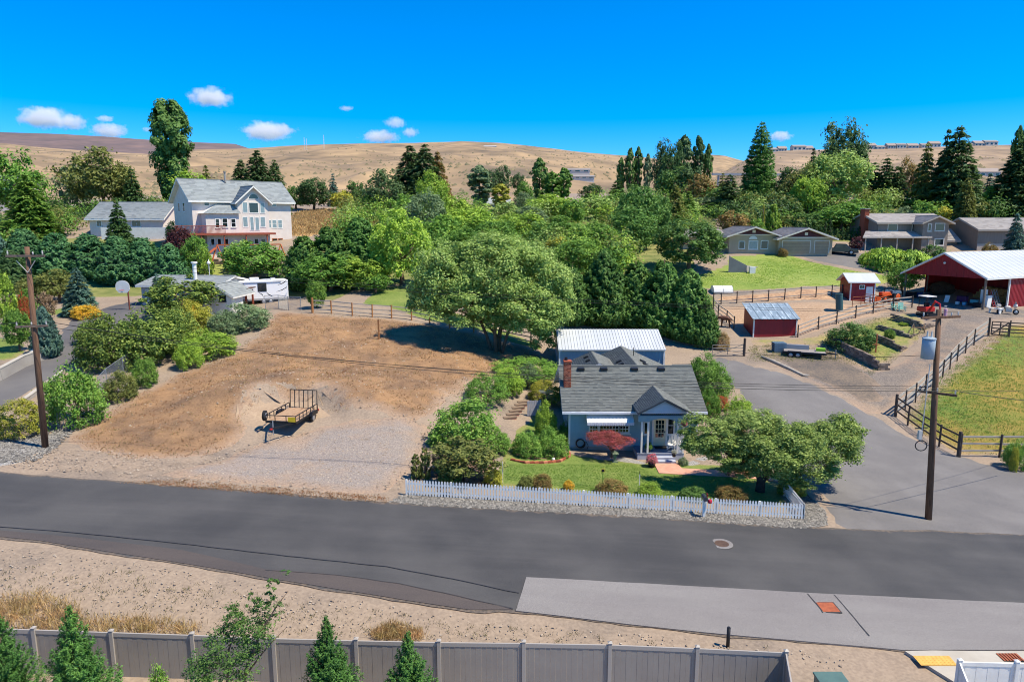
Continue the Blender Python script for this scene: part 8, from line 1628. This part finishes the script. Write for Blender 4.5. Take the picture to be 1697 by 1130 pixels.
# red flowers right of the roof; blooms as bushes
for (px, D, top, w, col, lab) in [(1174, -682, 658, 34, 'redflower', 'bright red flowers right of the cottage roof'), (1196, -680, 655, 28, 'redflower', 'second clump of red flowers beside the driveway'), (1225, 43.5, 700, 46, 'bronze', 'reddish new growth behind the top of the front tree'), (40, 67, 482, 20, 'redflower', 'small red flower bush left of the left pole'), (1684, 46, 738, 14, 'yellow', 'yellow bloom on the right edge bush'), (322, 65.5, 508, 18, 'gold', 'yellow flower spikes below the garage house')]: plant('shrub', px, D, top, w, col, 'flower_bush', lab, 'flowers', trunk=False)
# hose reel
hr_ = O + Vector((fa.uv(961, 735)[0], -.12, fa.uv(961, 733)[1])); t = thing('garden_hose', 'coiled black garden hose hanging on the blue wall', 'hose', hr_)
for i in range(4): MB().ring((.015 * i, -.03 * i, -.01 * i), (.05 * i, 1, .03), .3 + .015 * (i % 2), .03, 22, 6).build('coil', m_black, t)
MB().tube([(.3, -.05, 0), (.45, -.05, .1), (.6, -.03, -.2), (.5, -.03, -.5)], .02, 6).build('loose_end', m_black, t); box('bracket', m_galv, t, -.05, .05, 0, .1, .2, .3)
# stone lantern under the maple
sl = P(1019, 765, 45.4); sl.z = H(sl.x, sl.y); m_st = M('lantern_stone', (126, 138, 110), (104, 116, 92), scale=6, rough=.95); t = thing('stone_lantern', 'small mossy stone lantern under the red maple', 'lantern', sl); box('base', m_st, t, -.2, .2, -.2, .2, -.05, .1); box('stem', m_st, t, -.08, .08, -.08, .08, .1, .45); box('light_box', m_st, t, -.13, .13, -.13, .13, .45, .65); MB().add([(-.24, -.24, .65), (.24, -.24, .65), (.24, .24, .65), (-.24, .24, .65), (0, 0, .85)], [(0, 1, 4), (1, 2, 4), (2, 3, 4), (3, 0, 4), (3, 2, 1, 0)]).build('cap', m_st, t)
# sunflower, sprinkler stake, marker stakes
sf = P(998, 815, 38.8); sf.z = H(sf.x, sf.y); t = thing('sunflower', 'tall drooping sunflower behind the picket fence', 'flower', sf); MB().tube([(0, 0, 0), (.02, 0, .9), (0, -.05, 1.35)], .018, 6).build('stem', MATS['leaf_green'], t); MB().tube([(0, -.07, 1.35), (0, -.1, 1.35)], .09, 12).build('seed_head', m_dark, t); b = MB()
for i in range(12): a = i * math.pi / 6; b.add([(.08 * math.cos(a - .2), -.09, 1.35 + .08 * math.sin(a - .2)), (.08 * math.cos(a + .2), -.09, 1.35 + .08 * math.sin(a + .2)), (.2 * math.cos(a), -.08, 1.35 + .2 * math.sin(a))], [(0, 1, 2)])
b.build('petals', MATS['leaf_gold'], t)
for i, (px, row) in enumerate(((833, 812), (1059, 822))): p = P(px, row, 38.9); p.z = H(p.x, p.y); t = thing('garden_stake', ['white stake right of the scraggly bush behind the picket fence', 'thin stake with dark tip in the middle of the front lawn'][i], 'stake', p); MB().tube([(0, 0, -.1), (0, 0, 1.2)], .025, 6).build('rod', m_white, t); MB().tube([(0, 0, 1.2), (0, 0, 1.4)], .02, 6).build('tip', (m_white, m_black)[i], t)
p = G(917, 764); o = MB().blob((0, 0, .08), .12, 2, 2, .05).build('garden_globe', m_white, None, True); o.location = p + Vector((0, 0, .06)); tag(o, 'small white globe in the brick edged bed', 'ornament')
# patio umbrella edge and bird house behind cottage left
p = P(905, 640, 56); p.z = H(p.x, p.y); t = thing('patio_table', 'round glass patio table seen left of the chimney', 'table', p); MB().tube([(0, 0, 1.0), (0, 0, 1.05)], .7, 20).build('table_top', m_galv, t); MB().tube([(0, 0, 0), (0, 0, 1.0)], .05, 8).build('stem', m_galv, t)
# orange post in the dry lot
p = G(628, 563); t = thing('survey_post', 'lone orange wooden post in the dry lot', 'post', p); box('shaft', M('orange_post', (176, 122, 72)), t, -.07, .07, -.07, .07, -.3, 1.95); box('top', m_post, t, -.072, .072, -.072, .072, 1.95, 1.97)
# basketball hoop
p = G(215, 514); hh = P(215, 478, p.y).z - p.z; t = thing('basketball_hoop', 'basketball hoop with white fan backboard on the left drive', 'basketball hoop', p); MB().tube([(0, 0, -.2), (0, 0, hh - .1)], .08, 8).build('pole', M('rust_pole', (120, 62, 50), rough=.7), t); bb = [(-.75, 0, -.3), (-.45, 0, -.65), (.45, 0, -.65), (.75, 0, -.3)] + [(.75 * math.cos(a), 0, .1 + .6 * math.sin(a)) for a in np.linspace(0, math.pi, 9)]
q = MB().prism([(x - .35, -.35, z + hh + .2) for x, y, z in bb], (0, .05, 0)).build('backboard', m_white, t); MB().ring((-.35, -.62, hh - .15), (0, 0, 1), .23, .02).build('rim', MATS['red_paint'], q); MB().bar((0, 0, hh - .2), (-.3, -.3, hh), .08).build('bracket', MATS['rust_pole'], t)
# swing set
p = P(360, 412, 97); p.z = H(p.x, p.y); t = thing('swing_set', 'orange timber swing set and slide below the white house', 'swing set', p, R(20)); m_sw = M('swing_orange', (186, 96, 58), rough=.8)
for x in (0, 8.5):
    for s in (-1, 1): MB().bar((x + s * 1.3, -1, -.5), (x, 0, 3.4), .14).build('frame_leg', m_sw, t)
MB().bar((0, 0, 3.4), (8.5, 0, 3.4), .16).build('beam', m_sw, t); MB().bar((-.2, -.2, 3.0), (-3.4, -2.2, .3), .7, .06).build('slide', m_sw, t)
for x in (3, 5): MB().tube([(x, 0, 3.3), (x, 0, 1.2)], .02, 5).build('swing_rope', m_ins, t); MB().tube([(x + .5, 0, 3.3), (x + .5, 0, 1.2)], .02, 5).build('swing_rope', m_ins, t); box('swing_seat', m_sw, t, x - .02, x + .52, -.12, .12, 1.15, 1.2)
# white lamp post on the terrace
p = P(347, 452, 88); p.z = H(p.x, p.y); t = thing('lamp_post', 'thin white ball lamp post on the terrace lawn', 'lamp', p); hl = P(347, 436, 88).z - p.z; MB().tube([(0, 0, -.2), (0, 0, hl - .2)], .05, 8).build('post', m_white, t); MB().blob((0, 0, hl), .24, 1, 2, 0).build('globe', m_white, t, True); MB().tube([(0, 0, hl + .2), (0, 0, hl + .5)], [.1, .02], 8).build('finial', m_white, t)
# stone terrace wall
block_wall('low stone terrace wall below the white house', [(312, 440), (340, 438), (372, 438)], 4, .6, .25)
# concrete kerb wall along the left drive
def kerb(label, pix, w, h, mat):
    pts = along([G(*p).xy for p in pix], 1.0); o_ = W(pts[0].x, pts[0].y); t = thing('kerb_wall', label, 'kerb', o_); b = MB(); c = MB()
    for p, q in zip(pts[:-1], pts[1:]):
        a = Vector((p.x, p.y, H(p.x, p.y) + h / 2)) - o_; e = Vector((q.x, q.y, H(q.x, q.y) + h / 2)) - o_; b.bar(a, e, w, h); c.bar(a + Vector((0, 0, h / 2 + .03)), e + Vector((0, 0, h / 2 + .03)), w + .06, .055)
    b.build('kerb_body', mat, t); c.build('kerb_cap', m_conc, t)
kerb('pale concrete kerb wall on the far side of the left drive', [(-60, 655), (0, 630), (40, 608), (84, 592)], .3, .9, m_conc2); kerb('low concrete kerb on the near side of the left drive', [(40, 668), (62, 652), (88, 634), (104, 620)], .25, .3, m_conc2)
p = G(60, 596); o = MB().blob((0, 0, .4), (.6, .45, .5), 8, 3, .3).build('boulder', M('pale_stone', (196, 192, 184), (170, 166, 160), scale=3, rough=.9)); o.location = p; tag(o, 'pale boulder beside the left drive', 'boulder')
rail_fence('pipe_railing', 'thin grey pipe railing at the left edge above the lawn', [(-30, 566), (13, 567), (20, 548)], 1.2, 2, m_galv, m_galv, r=.03, rw=.05)
# ------------------------------------------------------------------ loose stones, tufts, dry grass: nobody could count them
def scatter_poly(poly, n, r_):
    xs = [p.x for p in poly]; ys = [p.y for p in poly]; X = r_.uniform(min(xs), max(xs), n * 4); Y = r_.uniform(min(ys), max(ys), n * 4); k = in_poly(X, Y, poly); return X[k][:n], Y[k][:n]
def stones(name, label, poly, n, smin, smax, cols, seed, off=.04):
    r_ = np.random.default_rng(seed); X, Y = scatter_poly(poly, n, r_); Z = HN(X, Y); n = len(X); base = np.array([(1, 0, 0), (-.4, .9, 0), (-.4, -.9, 0), (.5, .8, .1), (.1, .1, .8), (.6, -.6, .3)]); V = []; F = []
    tri = np.array([(0, 3, 4), (3, 1, 4), (1, 2, 4), (2, 5, 4), (5, 0, 4)]); s = smin + (smax - smin) * r_.random(n) ** 2; a = r_.random(n) * 6.283; ca, sa = np.cos(a), np.sin(a)
    J = base[None] * (1 + .35 * r_.normal(size=(n, 6, 3))) * s[:, None, None]; x = J[..., 0] * ca[:, None] - J[..., 1] * sa[:, None] + X[:, None]; y = J[..., 0] * sa[:, None] + J[..., 1] * ca[:, None] + Y[:, None]; z = np.abs(J[..., 2]) * .8 + (Z + off)[:, None] - s[:, None] * .1
    V = np.stack([x, y, z], -1).reshape(-1, 3); F = (tri[None] + (np.arange(n) * 6)[:, None, None]).reshape(-1, 3); o = link(name, npmesh(name, V, F), island_mat('stones_' + name + str(seed), cols, .9)); tag(o, label, 'stones', kind='stuff')
GREY = [(92, 90, 86), (122, 118, 111), (146, 141, 132), (74, 73, 72), (108, 103, 97)]; TAN = [(158, 140, 120), (132, 114, 96), (176, 162, 144), (112, 97, 84)]
stones('river_rocks', 'grey river rocks piled along the picket fence', zone_poly([(645, 832), (674, 818), (1000, 839), (1331, 861), (1320, 815), (1330, 812), (1368, 848), (1372, 871), (1330, 876), (1010, 854), (700, 838)]), 14000, .035, .1, GREY, 1)
stones('loose_stones', 'loose stones scattered on the near verge', zone_poly([(0, 905), (231, 935), (462, 975), (777, 1024), (1100, 1054), (1400, 1085), (1400, 1110), (1000, 1075), (400, 1050), (0, 1045)]), 1500, .015, .06, TAN, 2)
stones('loose_stones', 'loose stones scattered over the gravel pad and dirt shoulder', zone_poly([(0, 775), (90, 745), (330, 765), (440, 725), (690, 690), (720, 740), (660, 815), (430, 808), (200, 792)]), 4200, .02, .08, TAN, 3, .09)
stones('loose_stones', 'rocks on the gravel verge around the left pole', zone_poly([(-60, 770), (0, 730), (100, 712), (220, 630), (232, 634), (120, 718), (60, 765)]), 3000, .04, .12, GREY, 4, .06)
stones('loose_stones', 'stones lying on the dry slope', zone_poly([(120, 735), (310, 620), (440, 545), (690, 540), (860, 590), (700, 690), (560, 690), (400, 700)]), 1400, .03, .12, TAN, 6, .06)
def tufts(name, label, poly, n, h0, h1, col, seed, blades=5, w=.02, spread=.12, off=.03, dens=None):
    r_ = np.random.default_rng(seed); X, Y = scatter_poly(poly, n, r_)
    if dens is not None:
        k = np.array([noise.noise(Vector((a * dens, b * dens, seed))) for a, b in zip(X, Y)]) > r_.uniform(-.35, .35, len(X)); X, Y = X[k], Y[k]
    n = len(X); Z = HN(X, Y) + off; k = np.repeat(np.arange(n), blades); m_ = len(k); A = unit(np.stack([r_.normal(size=m_) * .45, r_.normal(size=m_) * .45, np.ones(m_)], 1)); L = h0 + (h1 - h0) * r_.random(m_); b = np.stack([X[k], Y[k], Z[k]], 1) + np.stack([r_.normal(size=m_) * spread, r_.normal(size=m_) * spread, 0 * L], 1)
    V, F = leaves(b + A * (L * .48)[:, None], r_.normal(size=(m_, 3)) * np.array([1, 1, .3]), L, w * (.6 + .8 * r_.random(m_)), r_, A * 10); o = link(name, npmesh(name, V, F), LM[col]); tag(o, label, 'grass', kind='stuff')
LM['drybrown'] = leaf_mat('leaf_dry_brown', [(136, 92, 58), (164, 116, 72), (110, 76, 50), (186, 142, 92)], .2, gain=.6); LM['weed'] = leaf_mat('leaf_weed', [(96, 96, 56), (120, 110, 68), (82, 84, 48)], .2, gain=.75)
FIELD = zone_poly([(110, 732), (215, 660), (310, 616), (440, 548), (460, 522), (690, 536), (860, 578), (900, 600), (790, 640), (700, 690), (560, 690), (530, 655), (440, 658), (400, 690), (420, 725), (340, 758), (200, 760)])
tufts('dry_grass', 'straw coloured dry grass tufts over the slope', FIELD, 4200, .06, .22, 'straw', 1, 5, .03, .14, .04, .22); tufts('dry_grass', 'brown dead weeds over the slope', FIELD, 5200, .05, .16, 'drybrown', 2, 5, .035, .16, .04, .35); tufts('weeds', 'dull green weeds on the slope', FIELD, 500, .06, .2, 'weed', 3, 8, .03, .18, .04, .15)
tufts('dry_grass', 'golden tall grass along the privacy fence at the left', zone_poly([(-20, 1000), (60, 985), (110, 1000), (150, 1030), (240, 1028), (330, 1042), (330, 1056), (150, 1050), (-20, 1045)]), 480, .2, .55, 'straw', 4, 7, .02, .1); tufts('dry_grass', 'golden grass clump above the middle of the privacy fence', zone_poly([(618, 1048), (655, 1036), (700, 1048), (700, 1062), (618, 1062)]), 260, .15, .4, 'straw', 5, 7, .02, .08)
tufts('dry_grass', 'low dry grass along the road shoulder', zone_poly([(200, 800), (300, 796), (400, 806), (640, 824), (640, 834), (420, 818)]), 800, .04, .13, 'drybrown', 6, 5, .025, .1)
PAST = zone_poly([(1495, 695), (1588, 752), (1697, 755), (1880, 757), (1880, 545), (1720, 540), (1655, 545), (1560, 625)])
tufts('pasture_grass', 'rough green grass tufts in the pasture', PAST, 13000, .06, .2, 'bright', 7, 5, .03, .18, .03, .08); tufts('pasture_grass', 'dry golden grass tufts in the pasture', PAST, 9000, .06, .2, 'straw', 8, 5, .03, .18, .03, .06)
tufts('lawn_grass', 'short blades of the front lawn', zone_poly([(835, 795), (1060, 822), (1240, 834), (1240, 778), (1090, 790), (1050, 770), (945, 770), (840, 770)]), 9000, .03, .07, 'bright', 9, 5, .02, .1, .02)
tufts('weeds', 'grass tufts along the garden plot and yard edges', zone_poly([(1322, 562), (1478, 522), (1540, 545), (1480, 600), (1440, 625), (1370, 600), (1240, 600), (1240, 575)]), 3500, .06, .25, 'olive', 10, 5, .03, .15, .03, .2)
tufts('dry_grass', 'golden grass on the far field right of the white house', zone_poly([(475, 392), (490, 355), (530, 348), (590, 350), (635, 366), (610, 385), (560, 390)]), 3000, .3, .7, 'straw', 12, 5, .12, .6)
tufts('lawn_grass', 'short grass of the striped neighbour lawn', zone_poly([(1150, 474), (1200, 445), (1290, 424), (1400, 447), (1470, 460), (1400, 474), (1290, 479)]), 7000, .05, .14, 'lime', 14, 5, .05, .3, .03, .12)
tufts('weeds', 'scattered weeds on the near verge', zone_poly([(0, 930), (231, 950), (462, 990), (777, 1030), (1100, 1062), (1300, 1075), (1000, 1070), (400, 1048), (0, 1040)]), 260, .05, .16, 'weed', 15, 9, .02, .1, .02)
# ------------------------------------------------------------------ clouds: small fair-weather cumulus, far beyond the hills
def cloud_mat(seed):
    m = bpy.data.materials.new('cloud'); m.use_nodes = True; nt = m.node_tree; nt.nodes.remove(nt.nodes['Principled BSDF']); out = nt.nodes['Material Output']; tc = nt.nodes.new('ShaderNodeTexCoord')
    v = nt.nodes.new('ShaderNodeVolumePrincipled'); v.inputs['Color'].default_value = (1, 1, 1, 1); v.inputs['Anisotropy'].default_value = .2
    n = nt.nodes.new('ShaderNodeTexNoise'); n.inputs['Scale'].default_value = 1.5; n.inputs['Detail'].default_value = 8; n.inputs['Roughness'].default_value = .62; mp = nt.nodes.new('ShaderNodeMapping'); mp.inputs['Location'].default_value = (seed * 3.7, seed * 1.9, 0); mp.inputs['Scale'].default_value = (2.6, 1.6, 1.2)
    nt.links.new(tc.outputs['Object'], mp.inputs[0]); nt.links.new(mp.outputs[0], n.inputs['Vector'])
    ln = nt.nodes.new('ShaderNodeVectorMath'); ln.operation = 'LENGTH'; nt.links.new(tc.outputs['Object'], ln.inputs[0])
    a = nt.nodes.new('ShaderNodeMath'); a.operation = 'MULTIPLY_ADD'; a.inputs[1].default_value = -.7; a.inputs[2].default_value = .32; nt.links.new(ln.outputs['Value'], a.inputs[0])
    s = nt.nodes.new('ShaderNodeMath'); s.operation = 'ADD'; nt.links.new(a.outputs[0], s.inputs[0]); nt.links.new(n.outputs['Fac'], s.inputs[1])
    mr = nt.nodes.new('ShaderNodeMapRange'); mr.inputs[1].default_value = .34; mr.inputs[2].default_value = .56; mr.inputs[3].default_value = 0; mr.inputs[4].default_value = .016; nt.links.new(s.outputs[0], mr.inputs[0]); nt.links.new(mr.outputs[0], v.inputs['Density']); nt.links.new(v.outputs[0], out.inputs['Volume']); return m
CL = [(72, 195, 84, 30, 'largest cloud low at the far left'), (118, 203, 52, 22, 'right lobe of the largest cloud at the far left'), (181, 217, 62, 22, 'flat cloud just left of the tall poplar'), (174, 197, 30, 9, 'tiny wisp above the flat cloud left of the poplar'), (349, 162, 74, 26, 'cloud right of the tall poplar top'), (444, 218, 92, 26, 'long cloud above the white house'), (630, 227, 64, 20, 'lower left cloud of the middle trio'), (655, 204, 36, 16, 'upper cloud of the middle trio'), (680, 220, 30, 14, 'right cloud of the middle trio'), (1294, 226, 40, 15, 'small cloud right of the cone sequoia'), (574, 180, 26, 7, 'faint wisp high above the golden field'), (244, 215, 18, 7, 'tiny puff beside the tall poplar')]
for i, (px, row, w, h, lab) in enumerate(CL):
    D = 6000; p = P(px, row, D); k = D / FPX * 1.02; bm = bmesh.new(); bmesh.ops.create_icosphere(bm, subdivisions=3, radius=1.0); me = bpy.data.meshes.new('cloud'); bm.to_mesh(me); bm.free()
    o = link('cloud', me, cloud_mat(i + 1)); o.location = p; o.scale = (w * k * .64, w * k * .45, h * k * .8); tag(o, lab, 'cloud', 'small clouds over the hills')
SC.cycles.volume_max_steps = 64; SC.cycles.volume_step_rate = 1.5
